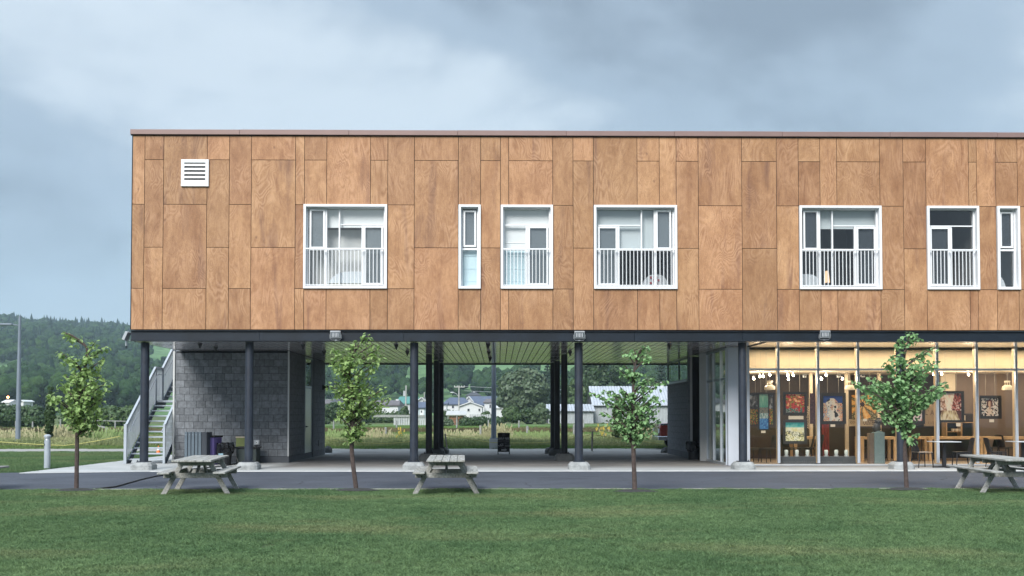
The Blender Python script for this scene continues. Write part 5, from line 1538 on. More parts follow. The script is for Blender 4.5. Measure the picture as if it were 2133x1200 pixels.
def petals(u, v):
    a = math.atan2(v - .62, u - .42); r_ = math.hypot(u - .42, v - .62)
    p_ = math.sin(a * 9 + 1.5 * nz2(u, v, 3, 18))
    if r_ < .09: return (.05, .02, .01)
    if r_ < .62 and p_ > -.35: return pick(.55 + .5 * p_ * (1 - r_) + nz2(u, v, 20, 19) * .5, [(.25, .06, .01), (.85, .32, .04), (.95, .60, .20)])
    return pick(.5 + nz2(u, v, 24, 20), [(.02, .015, .005), (.15, .11, .03), (.6, .5, .25)])
def leafprint(u, v):
    return (.02, .02, .02) if nz2(u, v, 9, 21) > .22 else pick(.5 + nz2(u, v, 4, 22), [(.85, .62, .58), (.9, .8, .78), (.8, .25, .2)])
def street(u, v):
    w_ = abs(u - .42)
    if v > .35 and w_ < .10 + .25 * (v - .35): return pick(.5 + nz2(u, v, 8, 23), [(.9, .75, .55), (.95, .9, .8), (.9, .6, .45)])
    if v <= .35: return pick(.4 + nz2(u * 3, v, 6, 24) + (.35 - v), [(.25, .12, .06), (.75, .6, .35), (.9, .8, .6)]) if w_ < .5 * (1 - v) else (.12, .03, .02)
    n = nz2(u, v, 16, 25)
    return pick(.5 + n, [(.02, .02, .02), (.45, .06, .04), (.85, .75, .65)]) if u > .42 else pick(.5 + n, [(.3, .15, .1), (.85, .5, .35), (.9, .85, .8)])
def figure(u, v):
    # an abstract seated figure among dark leaves
    n = nz2(u, v, 11, 26)
    hd = ((u - .5) / .10) ** 2 + ((v - .68) / .15) ** 2; hair = ((u - .5) / .17) ** 2 + ((v - .70) / .24) ** 2
    neck = abs(u - .5) < .05 and .38 < v < .56; sh = v < .42 and abs(u - .5) < .12 + (.42 - v) * .35
    if hd < 1: return (.72, .48, .33) if u < .52 else (.42, .22, .14)
    if neck: return (.6, .38, .26)
    if hair < 1: return (.10, .02, .02)
    if sh and n < .15: return (.78, .60, .46)
    if n > .1: return (.02, .015, .015)
    return pick(.5 + nz2(u, v, 20, 27), [(.35, .05, .04), (.85, .8, .68), (.9, .88, .8)])
M['pframe'] = simple('black_picture_frame', (.018, .016, .015), .4, 0, .1, 5); M['pframeg'] = simple('grey_picture_frame', (.035, .033, .035), .5, 0, .1, 5)
M['card'] = simple('cream_price_card', (.70, .62, .50), .8, 0, .03, 5); M['wire'] = simple('picture_wire', (.4, .35, .28), .5, .3)
def painting(outer, inner, Y, fn, label, mat='pframe', card=None, nu=34, wires=True):
    x0, z1 = P(outer[0], outer[2], Y).x, P(outer[0], outer[2], Y).z; x1, z0 = P(outer[1], outer[3], Y).x, P(outer[1], outer[3], Y).z
    a0, b1 = P(inner[0], inner[2], Y).x, P(inner[0], inner[2], Y).z; a1, b0 = P(inner[1], inner[3], Y).x, P(inner[1], inner[3], Y).z
    t = thing('painting', ((x0 + x1) / 2, Y, z0), label, 'painting', 'pictures hanging behind the cafe glass')
    if (outer != inner):
        m = MB(); m.box(x0, a0, Y - .02, Y + .03, z0, z1); m.box(a1, x1, Y - .02, Y + .03, z0, z1); m.box(a0, a1, Y - .02, Y + .03, b1, z1); m.box(a0, a1, Y - .02, Y + .03, z0, b0)
        m.build('picture_frame', M[mat], t)
    nv = max(4, int(nu * (b1 - b0) / (a1 - a0)))
    me = bpy.data.meshes.new('canvas'); vs_ = [(a0 + (a1 - a0) * i / nu, Y - .005, b0 + (b1 - b0) * j / nv) for j in range(nv + 1) for i in range(nu + 1)]
    fs = [(j * (nu + 1) + i, j * (nu + 1) + i + 1, (j + 1) * (nu + 1) + i + 1, (j + 1) * (nu + 1) + i) for j in range(nv) for i in range(nu)]
    k = len(vs_); vs_ += [(a0, Y + .02, b0), (a1, Y + .02, b0), (a1, Y + .02, b1), (a0, Y + .02, b1)]; fs.append((k, k + 3, k + 2, k + 1))
    o_ = ORG[t.name]; me.from_pydata([(x - o_.x, y - o_.y, z - o_.z) for x, y, z in vs_], [], fs)
    ca = me.color_attributes.new('Col', 'FLOAT_COLOR', 'CORNER'); cols = []
    for j in range(nv):
        for i in range(nu): c = fn((i + .5) / nu, (j + .5) / nv); cols += list(c4([q * .8 for q in c])) * 4
    cols += [.05, .04, .03, 1] * 4
    ca.data.foreach_set('color', cols); me.materials.append(M['canvas'])
    o = bpy.data.objects.new('canvas', me); C.objects.link(o); o.parent = t
    if card:
        MB().box(P(card[0], card[2], Y).x, P(card[1], card[2], Y).x, Y - .03, Y - .021, P(card[0], card[3], Y).z, P(card[0], card[2], Y).z).build('price_card', M['card'], t)
    if wires:
        m = MB()
        for x in (x0 + (x1 - x0) * .28, x0 + (x1 - x0) * .72): m.box(x - .004, x + .004, Y + .008, Y + .012, z1, SOF - .1)
        m.build('hanging_wires', M['wire'], t)
    return t
painting((1558.5, 1613, 818, 886), (1561, 1610, 823, 884), 31.6, tulips, 'tall tulip field picture with a grey sky, behind the narrow blue picture')
painting((1578.5, 1602.7, 817.5, 896), (1581.5, 1600.3, 821, 894), 31.5, lake, 'narrow upright picture of green sky and blue water, leftmost in the cafe', card=(1585, 1594, 897, 902), nu=20)
painting((1631, 1680.5, 816, 865), (1636.5, 1675.5, 821.5, 859), 31.5, redflowers, 'square black framed picture of red and orange flowers, above the beach picture', card=(1642, 1673, 866.5, 873.5))
painting((1631, 1680.5, 874.5, 924.5), (1636, 1675, 880, 918.5), 31.5, beach, 'square picture of a yellow beach with teal sea, hanging below the red flowers', 'pframeg')
painting((1687, 1709.3, 819, 883), (1687, 1709.3, 819, 883), 31.5, lambda u, v: pick(.5 + nz2(u, v, 14, 30), [(.02, .008, .01), (.06, .018, .025), (.10, .04, .045)]), 'dark maroon panel hanging just left of the blue and white picture', wires=False)
painting((1709.5, 1762, 818, 883), (1714.5, 1755, 825, 877), 31.5, swirls, 'black framed picture of blue, white and orange swirls, left of the orange petals', card=(1729.5, 1739, 884, 889))
painting((1774, 1827, 823, 874), (1774, 1827, 823, 874), 31.5, petals, 'unframed picture of large orange petals, beside the terrace tree', card=(1797, 1805, 872.5, 877.5))
painting((1884, 1926.5, 829, 883), (1888, 1920.5, 834, 877), 31.5, leafprint, 'black framed pale picture with dark leaves, mostly behind the terrace tree')
painting((1954.5, 2008.5, 814.5, 880), (1958, 2002.5, 819.5, 875), 31.5, street, 'black framed street scene picture with a glowing sky, above the oak shelf', card=(1991, 2000, 881, 888))
painting((2041, 2086, 824, 872.5), (2043.5, 2079.5, 829.5, 866.5), 31.5, figure, 'black framed picture of a dark haired figure among leaves, nearest the right pendant lamp', card=(2060, 2069.5, 873.5, 879.5))

# lettering on signs inside
M['creamtxt'] = simple('cream_lettering', (.62, .52, .38), .7, 0, .05, 8); M['browntxt'] = simple('brown_lettering', (.07, .04, .025), .8); M['signtan'] = simple('tan_sign_board', (.26, .20, .13), .8, 0, .08, 3); M['signcream'] = simple('cream_sign_board', (.42, .34, .23), .8, 0, .08, 3)
x = P(1683.2, 870, 33.3).x; z = P(1683, 869, 33.3).z
o = text('consultation', x, z, .145, 33.3, M['creamtxt'], 'upright_lettering', None, rot=(math.pi / 2, -math.pi / 2, 0), sx=1.02); tag(o, 'cream lettering set upright on the back wall beside the red flower picture', 'lettering')
a, b = P(1768, 886, 33.2), P(1834, 898.5, 33.2); zt_ = P(1790, 873, 33.2).z
t = thing('wall_sign', (a.x, 33.2, b.z), 'cream sign with tall dark letters behind the orange petals', 'sign')
MB().box(a.x, b.x, 33.2, 33.24, P(1800, 888, 33.2).z, zt_).build('sign_board', M['signcream'], t)
text('OUSTERIE', (P(1793, 880, 33.2).x + b.x) / 2, (zt_ + P(1800, 888, 33.2).z) / 2, .22, 33.196, M['browntxt'], 'lettering', t, sx=.5)
text('CONS', P(1780, 880, 33.2).x, P(1780, 880, 33.2).z, .10, 33.196, M['browntxt'], 'lettering', t)
a, b = P(1925, 842, 33.6), P(1953, 888, 33.6)
t = thing('wall_sign', (a.x, 33.6, b.z), 'tan wall sign reading AU, between the tree and the street scene picture', 'sign')
MB().box(a.x, b.x, 33.6, 33.64, b.z, a.z).build('sign_board', M['signtan'], t)
text("L' AU", (a.x + b.x) / 2 + .02, P(1940, 860, 33.6).z, .24, 33.596, M['browntxt'], 'lettering', t, sx=.75)
text("1 1/2", (a.x + b.x) / 2, P(1940, 881, 33.6).z, .12, 33.596, M['browntxt'], 'lettering', t, sx=.8)
# red cabinet
x0, x1 = P(1713, 920, 34).x, P(1728, 920, 34).x
M['maroon'] = simple('maroon_cloth', (.22, .03, .03), .8)
t = thing('maroon_curtain_stand', ((x0 + x1) / 2, 34, CF), 'maroon panelled stand below the blue and white picture', 'stand')
for i in range(3): MB().box(x0 + i * (x1 - x0) / 3 + .01, x0 + (i + 1) * (x1 - x0) / 3 - .01, 34, 34.1, CF, P(1720, 884, 34).z).build('panel', M['maroon'], t)
MB().box(x0, x1, 34.1, 34.14, CF, P(1720, 883, 34).z).build('stand_back', M['umberdark'], t)

# pendant lamps, track spots and floor spots
M['pend'] = simple('cream_enamel', (.66, .58, .45), .35, 0, .04, 5)
pd = None
for px, Y, lb in ((1603.5, 31.95, 'cream pendant lamp above the narrow blue picture'), (1770.5, 31.95, 'cream pendant lamp left of the orange petals picture'), (2098.5, 31.95, 'cream pendant lamp in the rightmost cafe bay')):
    zc = P(px, 812.5, Y).z; x = P(px, 812, Y).x
    if pd is None:
        pd = thing('pendant_lamp', (0, 0, 0), lb, 'pendant lamp', 'cream pendant lamps in the cafe')
        MB().lathe(0, 0, [(.158, 0), (.165, .05), (.15, .11), (.085, .155)], 22).build('lamp_shade', M['pend'], pd, smooth=True)
        m = MB(); m.cyl(0, 0, .24, .29, .085, n=14)
        for k in range(6): m.cyl(.075 * math.cos(k * 1.047), .075 * math.sin(k * 1.047), .156, .239, .01, n=5)
        m.build('lamp_cage', M['pend'], pd)
        MB().cyl(0, 0, .29, 3.5 - 2.2, .008, n=6).build('lamp_cord', M['wire'], pd)
        pd.location = (x, Y, zc)
    else: dup(pd, (x, Y, zc), 0, lb)
M['bulb'] = emis('lit_bulb', (1, .80, .55), 30)
BLL = ['lowest lit spotlight in the leftmost cafe bay', 'lit spotlight left of the pair in the leftmost cafe bay', 'middle lit spotlight of the leftmost cafe bay', 'brightest lit spotlight above the left pendant lamp', 'left lit spotlight above the red flower picture', 'right lit spotlight above the red flower picture', 'small low spotlight between the pair above the red flowers',
       'lit spotlight above the swirl picture', 'small low spotlight at the left edge of the swirl picture bay', 'small low spotlight left of the middle pendant lamp', 'left lit spotlight just right of the terrace tree', 'right lit spotlight above the street scene picture', 'single lit spotlight right of the street scene picture', 'lit spotlight beyond the right edge of the picture']
bulbs = [(1570, 789, 33.4), (1583, 784.5, 32.6), (1589.5, 784, 32.4), (1603.5, 781, 32.2), (1641, 782, 32.2), (1652.5, 782, 32.2), (1642.5, 790, 33.6), (1721, 781.5, 32.2), (1711, 789.5, 33.5), (1755, 789.5, 33.5), (1945, 780, 32.3), (1961.5, 779.5, 32.3), (2017.5, 780.5, 32.3), (2166, 781, 32.3)]
bl0 = None
for i, (px, py, Y) in enumerate(bulbs):
    p = P(px, py, Y)
    lb = BLL[i]
    if bl0 is None:
        bl0 = thing('spotlight', (0, 0, 0), lb, 'spotlight', 'lit spotlights under the cafe ceiling')
        MB().ball((0, 0, 0), .032, 10, 8).build('bulb', M['bulb'], bl0, smooth=True)
        MB().cyl(0, .05, .035, .1, .022, .028, 10).build('spot_housing', M['alu'], bl0)
        bl0.location = p
    else: dup(bl0, p, 0, lb)
    if i in (1, 4, 7, 10, 12, 13):
        ld = bpy.data.lights.new('spot_glow', 'POINT'); ld.energy = 12; ld.color = (1, .80, .57); ld.shadow_soft_size = .12
        lo = bpy.data.objects.new('spot_glow', ld); C.objects.link(lo); lo.location = (p.x, p.y - .05, p.z - .12)
ring = None
for px, lb in ((1676, 'unlit round spotlight right of the red flower picture'), (1747, 'unlit round spotlight above the swirl picture'), (1797.5, 'unlit round spotlight above the petal picture')):
    p = P(px, 783, 31.9)
    if ring is None:
        ring = thing('track_spot', (0, 0, 0), lb, 'spotlight', 'unlit round spotlights')
        m = MB(); m.tube([(.055 * math.cos(k * .524), 0, .055 * math.sin(k * .524)) for k in range(13)], .01, 6); m.build('ring', M['alu'], ring, smooth=True)
        MB().lathe(0, 0, [(.03, -.06), (.06, -.04), (.05, .0)], 12).build('reflector', M['alu'], ring, smooth=True)
        ring.location = p
    else: dup(ring, p, 0, lb)
# light cove between glass and bulkhead, and a long area light under the cafe ceiling
def area(name, loc, sx, sy, e_, rot=(0, 0, 0), col=(1, .84, .60)):
    ld = bpy.data.lights.new(name, 'AREA'); ld.shape = 'RECTANGLE'; ld.size = sx; ld.size_y = sy; ld.energy = e_; ld.color = col
    o = bpy.data.objects.new(name, ld); C.objects.link(o); o.location = loc; o.rotation_euler = rot
area('cove_strip', ((XG + R_END) / 2 + .3, 31.12, SOF - .04), R_END - XG - .8, .14, 72)
area('ceiling_glow', ((XG + R_END) / 2 + .3, 33.4, CC - .03), R_END - XG - 1.2, .5, 16)
fsp = None
for px, lb in ((1638, 'first'), (1660, 'second'), (1682, 'third'), (1721, 'fourth'), (1742, 'fifth'), (1763, 'sixth')):
    p = P(px, 955, 31.35)
    if fsp is None:
        fsp = thing('glass_jar_lamp', (0, 0, 0), lb + ' frosted glass jar lamp from the left on the low cafe bench', 'jar lamp', 'frosted glass lamps on the window sill')
        M['frost'] = simple('frosted_glass', (.5, .56, .55), .25, 0, .1, 8)
        MB().lathe(0, 0, [(.045, .0), (.055, .05), (.06, .14), (.045, .17)], 14).build('glass_body', M['frost'], fsp, smooth=True)
        MB().cyl(0, 0, -.03, -.001, .07, n=12).build('saucer', M['alu'], fsp)
        fsp.location = (p.x, 31.35, .31)
    else: dup(fsp, (p.x, 31.35, .31), 0, lb + ' frosted glass jar lamp from the left on the low cafe bench')
M['sill'] = simple('slate_sill', (.05, .06, .07), .6)
MB().box(P(1625, 960, 31.35).x, P(1780, 960, 31.35).x, 31.2, 31.5, CF, .279).build('window_bench', M['sill'], B)
# ------------------------------------------------------------------ behind: truck, fences, houses, trees, forest
def rg_box(t, nm, mt, *a, **k): return MB().box(*a).build(nm, M[mt] if isinstance(mt, str) else mt, t, **k)
# red pickup
M['red'] = simple('worn_red_paint', (.32, .045, .03), .35, 0, .15, 3, coat=.5); M['redd'] = simple('faded_orange_red_paint', (.42, .10, .04), .5, 0, .2, 4)
M['chrome'] = simple('dull_chrome', (.6, .62, .64), .25, .9, .05, 4); M['tyre'] = simple('tyre_rubber', (.015, .015, .015), .85)
M['carglass'] = glassm('car_glass', (.35, .4, .42), .12)
Yt = 46.3; xf = P(1374.5, 900, Yt - .9).x
t = thing('pickup_truck', (xf + 2.6, Yt, 0), 'red pickup truck parked on the gravel road, mostly hidden behind the right block wall', 'pickup truck')
m = MB(); ya, yb = Yt - .92, Yt + .92
m.prism([(xf + .02, .62), (xf + .0, .95), (xf + .06, 1.16), (xf + 1.25, 1.22), (xf + 5.25, 1.22), (xf + 5.3, .55), (xf + .5, .45)], ya, yb)
m.build('body', M['red'], t, bevel=.03)
m = MB(); m.prism([(xf + 1.35, 1.22), (xf + 1.9, 1.78), (xf + 3.1, 1.80), (xf + 3.3, 1.22)], ya + .09, yb - .09); m.build('cab', M['red'], t, bevel=.04)
m = MB(); m.prism([(xf + 1.55, 1.27), (xf + 1.95, 1.71), (xf + 2.35, 1.71), (xf + 2.35, 1.27)], ya + .082, ya + .09); m.prism([(xf + 2.42, 1.27), (xf + 2.42, 1.71), (xf + 3.0, 1.71), (xf + 3.12, 1.27)], ya + .082, ya + .09)
m.build('side_window', M['carglass'], t)
rg_box(t, 'bumper', 'chrome', xf - .08, xf + .5, ya - .04, yb + .04, .42, .60, bevel=.02)
rg_box(t, 'grille', 'chrome', xf - .03, xf + .0, ya + .2, yb - .2, .66, 1.0)
rg_box(t, 'hood_trim', 'chrome', xf + .03, xf + 1.3, ya - .006, ya - .001, 1.09, 1.16)
for y in (ya + .04, yb - .24): rg_box(t, 'headlight', 'white', xf - .045, xf - .005, y, y + .2, .74, .93)
rg_box(t, 'side_stripe', 'redd', xf + .3, xf + 5.2, ya - .005, ya - .001, .60, .86)
rg_box(t, 'side_mirror', 'black', xf + .42, xf + .62, ya - .30, ya - .12, 1.18, 1.34, bevel=.02)
for x in (xf + .85, xf + 4.3):
    for y, s in ((ya + .0, 1), (yb - .24, 1)):
        w_ = sub('wheel', t, (x, y + .12, .37)); MB().tube([(x, y - .01, .37), (x, y + .25, .37)], .37, 20).build('tyre', M['tyre'], w_, smooth=True); MB().tube([(x, y - .025, .37), (x, y - .012, .37)], .2, 14).build('rim', M['chrome'], w_)

# fence posts in the meadow
M['oldpost'] = simple('silvered_post_wood', (.30, .31, .30), .95, 0, .25, 5)
def fpost(px, yt, Y, label, lean=0, r_=.085):
    b = P(px, 900, Y); top = P(px + lean, yt, Y)
    return tag(MB().tube([(b.x, Y, -.05), (top.x, Y, top.z)], [r_, r_ * .85], 8).build('fence_post', M['oldpost'], org=(b.x, Y, 0)), label, 'fence post', 'old wooden fence posts in the meadow')
FP = [(1001, 886, 61, 'weathered grey fence post left of the grey lamp pole in the passage view'), (1098.5, 887.5, 61, 'weathered grey fence post right of the chalkboard sign'), (803.5, 890, 61, 'weathered grey fence post between the maple and the passage column'),
      (951.5, 874.5, 100, 'distant pale fence post in front of the firewood shelter'), (1017.5, 874.5, 100, 'distant pale fence post just left of the lamp pole'), (1081, 876, 100, 'distant pale fence post in front of the dark bushes'),
      (826, 876, 95, 'distant pale fence post beside the first passage column'), (695, 876, 95, 'distant pale fence post near the left block wall end'), (1196, 884, 62, 'fence post beside the right passage column, in front of the barn'), (1215.5, 874, 95, 'distant fence post just right of the right passage column'),
      (27.5, 895, 64, 'grey fence post just left of the left lamp post'), (68, 878, 95, 'distant fence post between the left lamp post and the columnar tree'), (33, 877, 96, 'distant pale fence post behind the left lamp post'), (126, 872.5, 98, 'distant fence post right of the columnar tree'),
      (186, 875, 66, 'fence post holding the broken rail, right of the first young tree'), (222, 893, 64, 'short fence post at the low end of the broken rail'), (240, 878, 97, 'distant fence post near the staircase'), (206, 876, 97, 'distant fence post behind the broken rail'), (1170, 871, 100, 'distant fence post between the rear columns')]
for a in FP: fpost(*a)
def rail(a, b, Y, label, w_=.06): 
    p, q = P(a[0], a[1], Y), P(b[0], b[1], Y)
    tag(MB().bar(p, q, w_, w_ * 1.4).build('fence_rail', M['oldpost'], org=p), label, 'fence rail', 'loose rails of the meadow fence')
rail((186, 881), (226, 893), 64.8, 'broken fence rail sloping down to a short post, right of the first young tree', .07)
rail((196, 876), (262, 877.5), 97.2, 'long grey fence rail left of the staircase')
rail((778, 866.5), (885, 867), 150, 'dark top rail of the far yard fence left of the firewood shelter', .25)
# pale picket run before the houses
M['picket'] = simple('pale_picket_wood', (.42, .44, .45), .9, 0, .15, 2)
def pickets(px0, px1, yt, yb, Y, label, step=.5):
    x0, x1 = P(px0, yt, Y).x, P(px1, yt, Y).x; z1, z0 = P(px0, yt, Y).z, -.05
    t = thing('picket_fence', ((x0 + x1) / 2, Y, 0), label, 'fence', 'pale fences before the far houses')
    MB().box(x0, x1, Y + .06, Y + .12, z1 * .7, z1 * .7 + .12).build('fence_rail', M['picket'], t)
    x = x0; p0 = None
    while x < x1:
        if p0 is None: p0 = MB().box(x, x + step * .82, Y, Y + .05, z0, z1).build('picket', M['picket'], t, org=(x, Y, 0)); lx = p0.location.copy(); xx0 = x
        else: inst(p0, (lx.x + x - xx0, lx.y, ru(-.08, .04)))
        x += step
pickets(820, 888, 868.5, 880, 150, 'pale ragged picket fence behind the first passage column', .34)
pickets(978, 1024, 863, 870, 170, 'low white picket fence right of the firewood shelter', .4)

# firewood shelter
Yw = 150; x0, x1 = P(933, 870, Yw).x, P(969.5, 870, Yw).x; zr = P(950, 864.5, Yw).z; zz = P(950, 879, Yw).z
t = thing('firewood_shelter', ((x0 + x1) / 2, Yw, 0), 'firewood shelter with a pale sheet roof over stacked reddish logs', 'shelter')
M['sheet'] = simple('pale_sheet_metal', (.46, .47, .46), .6, .1, .1, 1); M['log'] = simple('reddish_split_logs', (.30, .155, .09), .9, 0, .35, 6)
MB().prismx([(Yw - 1, zr - .05), (Yw - 1, zr + .05), (Yw + 2, zr + .65), (Yw + 2, zr + .55)], x0 - .25, x1 + .15).build('roof', M['sheet'], t)
for x in (x0, x1 - .12, (x0 + x1) / 2): MB().box(x, x + .12, Yw - .9, Yw - .78, -.05, zr).build('post', M['oldpost'], t)
m = MB()
for i in range(14):
    for j in range(6):
        x = x0 + .15 + (x1 - x0 - .3) * (i + .5) / 14 + (.06 if j % 2 else 0); m.tube([(x, Yw - .7 + ru(0, .1), .12 + j * (zr - .2) / 6), (x, Yw + .6, .12 + j * (zr - .2) / 6)], .1 + ru(-.02, .02), 6)
o = m.build('stacked_logs', M['log'], t); o['kind'] = 'stuff'

# houses
M['siding'] = simple('white_house_siding', (.62, .64, .65), .8, 0, .04, .5); M['sidingb'] = simple('pale_blue_siding', (.42, .50, .54), .8, 0, .05, .5); M['sidingg'] = simple('pale_grey_siding', (.48, .50, .52), .8, 0, .05, .5)
M['rblue'] = simple('blue_grey_shingles', (.085, .11, .165), .85, 0, .15, 1); M['rbrown'] = simple('brown_grey_shingles', (.13, .12, .125), .85, 0, .15, 1); M['rgreen'] = simple('teal_green_metal_roof', (.06, .22, .19), .5, .1, .08, 1)
M['rdark'] = simple('charcoal_shingles', (.06, .065, .075), .85, 0, .15, 1); M['hwin'] = simple('dark_far_window', (.03, .035, .045), .2); M['sash'] = M['white']
def house(px0, px1, ye, yr, yb, Y, depth, label, wall='siding', roof='rblue', ridge='x', hip=0.0, wins_=(), door=None, chimney=None, zb=None, name='house', over=.35):
    """px0..px1 width at eave, ye eave line, yr ridge line, yb foot line (pixels at distance Y)"""
    x0, x1 = P(px0, ye, Y).x, P(px1, ye, Y).x; ze, zr = P(px0, ye, Y).z, P(px0, yr, Y).z
    g0 = hz((x0 + x1) / 2, Y) if zb is None else zb
    z0 = min(P(px0, yb, Y).z, g0) - .3
    t = thing(name, ((x0 + x1) / 2, Y, g0), label, 'house' if name == 'house' else 'barn', 'houses beyond the pasture')
    y0, y1 = Y, Y + depth
    if ridge == 'x':
        MB().prismx([(y0, z0), (y0, ze), ((y0 + y1) / 2, zr - .15), (y1, ze), (y1, z0)] if not hip else [(y0, z0), (y0, ze), (y1, ze), (y1, z0)], x0, x1).build('wall', M[wall], t)
        h = hip * (x1 - x0) / 2; o_ = over; m = MB(); ym = (y0 + y1) / 2
        a = [(x0 - o_, y0 - o_, ze - .1), (x1 + o_, y0 - o_, ze - .1), (x1 + o_ - h, ym, zr), (x0 - o_ + h, ym, zr), (x0 - o_, y1 + o_, ze - .1), (x1 + o_, y1 + o_, ze - .1)]
        b = [(x, y, z + .22) for x, y, z in a]
        m.add(a + b, [(0, 1, 2, 3), (3, 2, 5, 4), (6, 9, 8, 7), (9, 10, 11, 8), (0, 6, 7, 1), (4, 5, 11, 10), (0, 3, 9, 6), (3, 4, 10, 9), (1, 7, 8, 2), (2, 8, 11, 5)] + ([(0, 4, 3), (1, 2, 5)] if hip else []))
        m.build('roof', M[roof], t)
    else:
        xm = (x0 + x1) / 2
        MB().prism([(x0, z0), (x0, ze), (xm, zr - .15), (x1, ze), (x1, z0)], y0, y1).build('wall', M[wall], t)
        o_ = over; m = MB(); dz_ = .1
        for s, xe in ((-1, x0 - o_), (1, x1 + o_)):
            a = [(xe, y0 - o_, ze - dz_), (xm, y0 - o_, zr), (xm, y1 + o_, zr), (xe, y1 + o_, ze - dz_)]
            m.add(a + [(x, y, z + .22) for x, y, z in a], [(0, 1, 2, 3), (4, 7, 6, 5), (0, 4, 5, 1), (2, 6, 7, 3), (1, 5, 6, 2), (0, 3, 7, 4)])
        m.build('roof', M[roof], t)
        # pale verge boards
        m = MB()
        for xe in (x0 - o_, x1 + o_): m.bar((xe, y0 - o_ - .04, ze - .02), (xm, y0 - o_ - .04, zr + .08), .06, .22)
        m.build('verge_board', M['siding'], t)
    for (wx, wy, ww, wh) in wins_:
        a, b = P(wx - ww / 2, wy - wh / 2, Y), P(wx + ww / 2, wy + wh / 2, Y)
        f = MB().box(a.x - .1, b.x + .1, Y - .08, Y - .01, b.z - .1, a.z + .1).build('window', M['siding'], t)
        MB().box(a.x, b.x, Y - .1, Y - .081, b.z, a.z).build('window_pane', M['hwin'], t)
    if door:
        a, b = P(door[0], door[1], Y), P(door[2], door[3], Y); MB().box(a.x, b.x, Y - .07, Y - .01, b.z, a.z).build('door', M['white'], t)
    if chimney:
        a = P(chimney[0], chimney[1], Y); MB().box(a.x - .3, a.x + .3, Y + depth * .45, Y + depth * .45 + .6, ze, a.z).build('chimney', M['siding'], t)
    return t
house(922.5, 978, 842.5, 829, 858, 262, 12, 'white house with a blue grey hipped roof, just left of the gabled garage', roof='rblue', hip=.55, wins_=((928.5, 847.5, 3, 5), (943.5, 847.5, 4, 5)))
house(956, 1004, 847, 838, 862, 250, 14, 'white gabled garage with a brown grey roof, in front of the blue roofed house', roof='rbrown', ridge='y', wins_=((976, 854, 4, 5), (998.5, 854, 3.5, 5)))
house(978, 1032, 844, 826, 860, 276, 14, 'house with a large plain blue grey roof, behind the gabled garage', roof='rblue')
house(970, 983, 837, 826.5, 845, 268, 8, 'small white steep gable in the blue roofs', roof='siding', ridge='y')
house(972, 1000, 824.5, 817, 840, 292, 12, 'small pyramid roof rising behind the blue roofs', roof='rdark', hip=.95, chimney=(986.5, 815))
house(1009, 1042, 838.5, 832, 851, 258, 9, 'low white house with a brown roof, behind the grey lamp pole', roof='rbrown', hip=.4, wins_=((1021, 846, 3, 7),))
house(1032, 1118, 850, 847.5, 866, 245, 8, 'long low white building with a flat roof edge, behind the dark bushes', roof='siding', wins_=())
house(775, 829, 844.5, 835, 861, 215, 11, 'long white house with a brown grey roof, right of the dense maple', roof='rbrown', hip=.15, wins_=((801, 854, 3, 3),), chimney=(822.5, 831))
house(824, 872, 841, 827, 858, 262, 12, 'house with a teal green metal roof, behind the first passage column', wall='sidingg', roof='rgreen', hip=.3)
house(868, 889, 838, 828.5, 862, 255, 12, 'pale grey gabled house end, between the first column and the rear columns', wall='sidingg', roof='rdark', ridge='y', wins_=((882.5, 837, 2.5, 4),))
house(865, 886, 850, 839, 867, 212, 6, 'small pale blue shed with a dark blue roof and white door', wall='sidingb', roof='rblue', ridge='x', door=(875, 853, 882.5, 866), wins_=((878, 857.5, 2.2, 4),))
house(923, 930, 842, 839, 850, 248, 5, 'small pale porch corner at the left edge of the middle passage view', roof='rblue', wins_=())
house(735, 760, 836, 830, 857, 240, 10, 'white house partly hidden behind the dense maple', roof='rbrown', hip=.2, chimney=(748, 826))
house(690, 716, 840, 832, 858, 235, 10, 'house with a dark teal roof, left of the dense maple trunk', roof='rdark', hip=.4, wall='sidingg', chimney=(706, 828))
house(671, 691, 841, 833, 858, 255, 10, 'cream house at the end of the left block wall', roof='rbrown', wall='sidingg', hip=.3)
# hillside house
hy = 640
hh = thing('house', (P(880, 790, hy).x, hy, 0), 'small white hillside house with a dormer, high between the first column and the rear columns', 'house', 'houses beyond the pasture')
x0, x1 = P(871.5, 783, hy).x, P(887.5, 783, hy).x; ze, zr, z0 = P(880, 785, hy).z, P(880, 780, hy).z, hz(P(880, 790, hy).x, hy) - 2
MB().box(x0, x1, hy, hy + 8, z0, ze).build('wall', M['siding'], hh)
MB().prismx([(hy - .5, ze), (hy + 4, zr + 1), (hy + 8.5, ze)], x0 - .5, x1 + .5).build('roof', M['rblue'], hh)
a, b, c_ = P(873.5, 783, hy - 1), P(882.5, 783, hy - 1), P(878, 775.5, hy - 1)
MB().prism([(a.x, a.z), (a.x, P(873, 779.5, hy - 1).z), (c_.x, c_.z), (b.x, P(873, 779.5, hy - 1).z), (b.x, a.z)], hy - 1, hy + 3).build('dormer', M['siding'], hh)
for px in (874.5, 880, 884.5): MB().box(P(px - 1, 788, hy - .2).x, P(px + 1, 788, hy - .2).x, hy - .2, hy - .02, P(px, 790, hy).z, P(px, 786.5, hy).z).build('window', M['hwin'], hh)
# tiny houses in the left view
house(5, 19, 838.5, 834, 842, 300, 6, 'small white house with a lit orange lamp, above the left hedge', roof='siding', name='house')
t = tag(MB().ball(P(16.5, 827.5, 299), .35, 8, 6).build('street_light', emis('orange_lamp', (1, .35, .12), 6)), 'small orange lit lamp above the left hedge', 'street light')
house(42, 49, 837, 834.5, 843, 300, 6, 'tiny white house gable just right of the left lamp post', roof='siding', ridge='y')

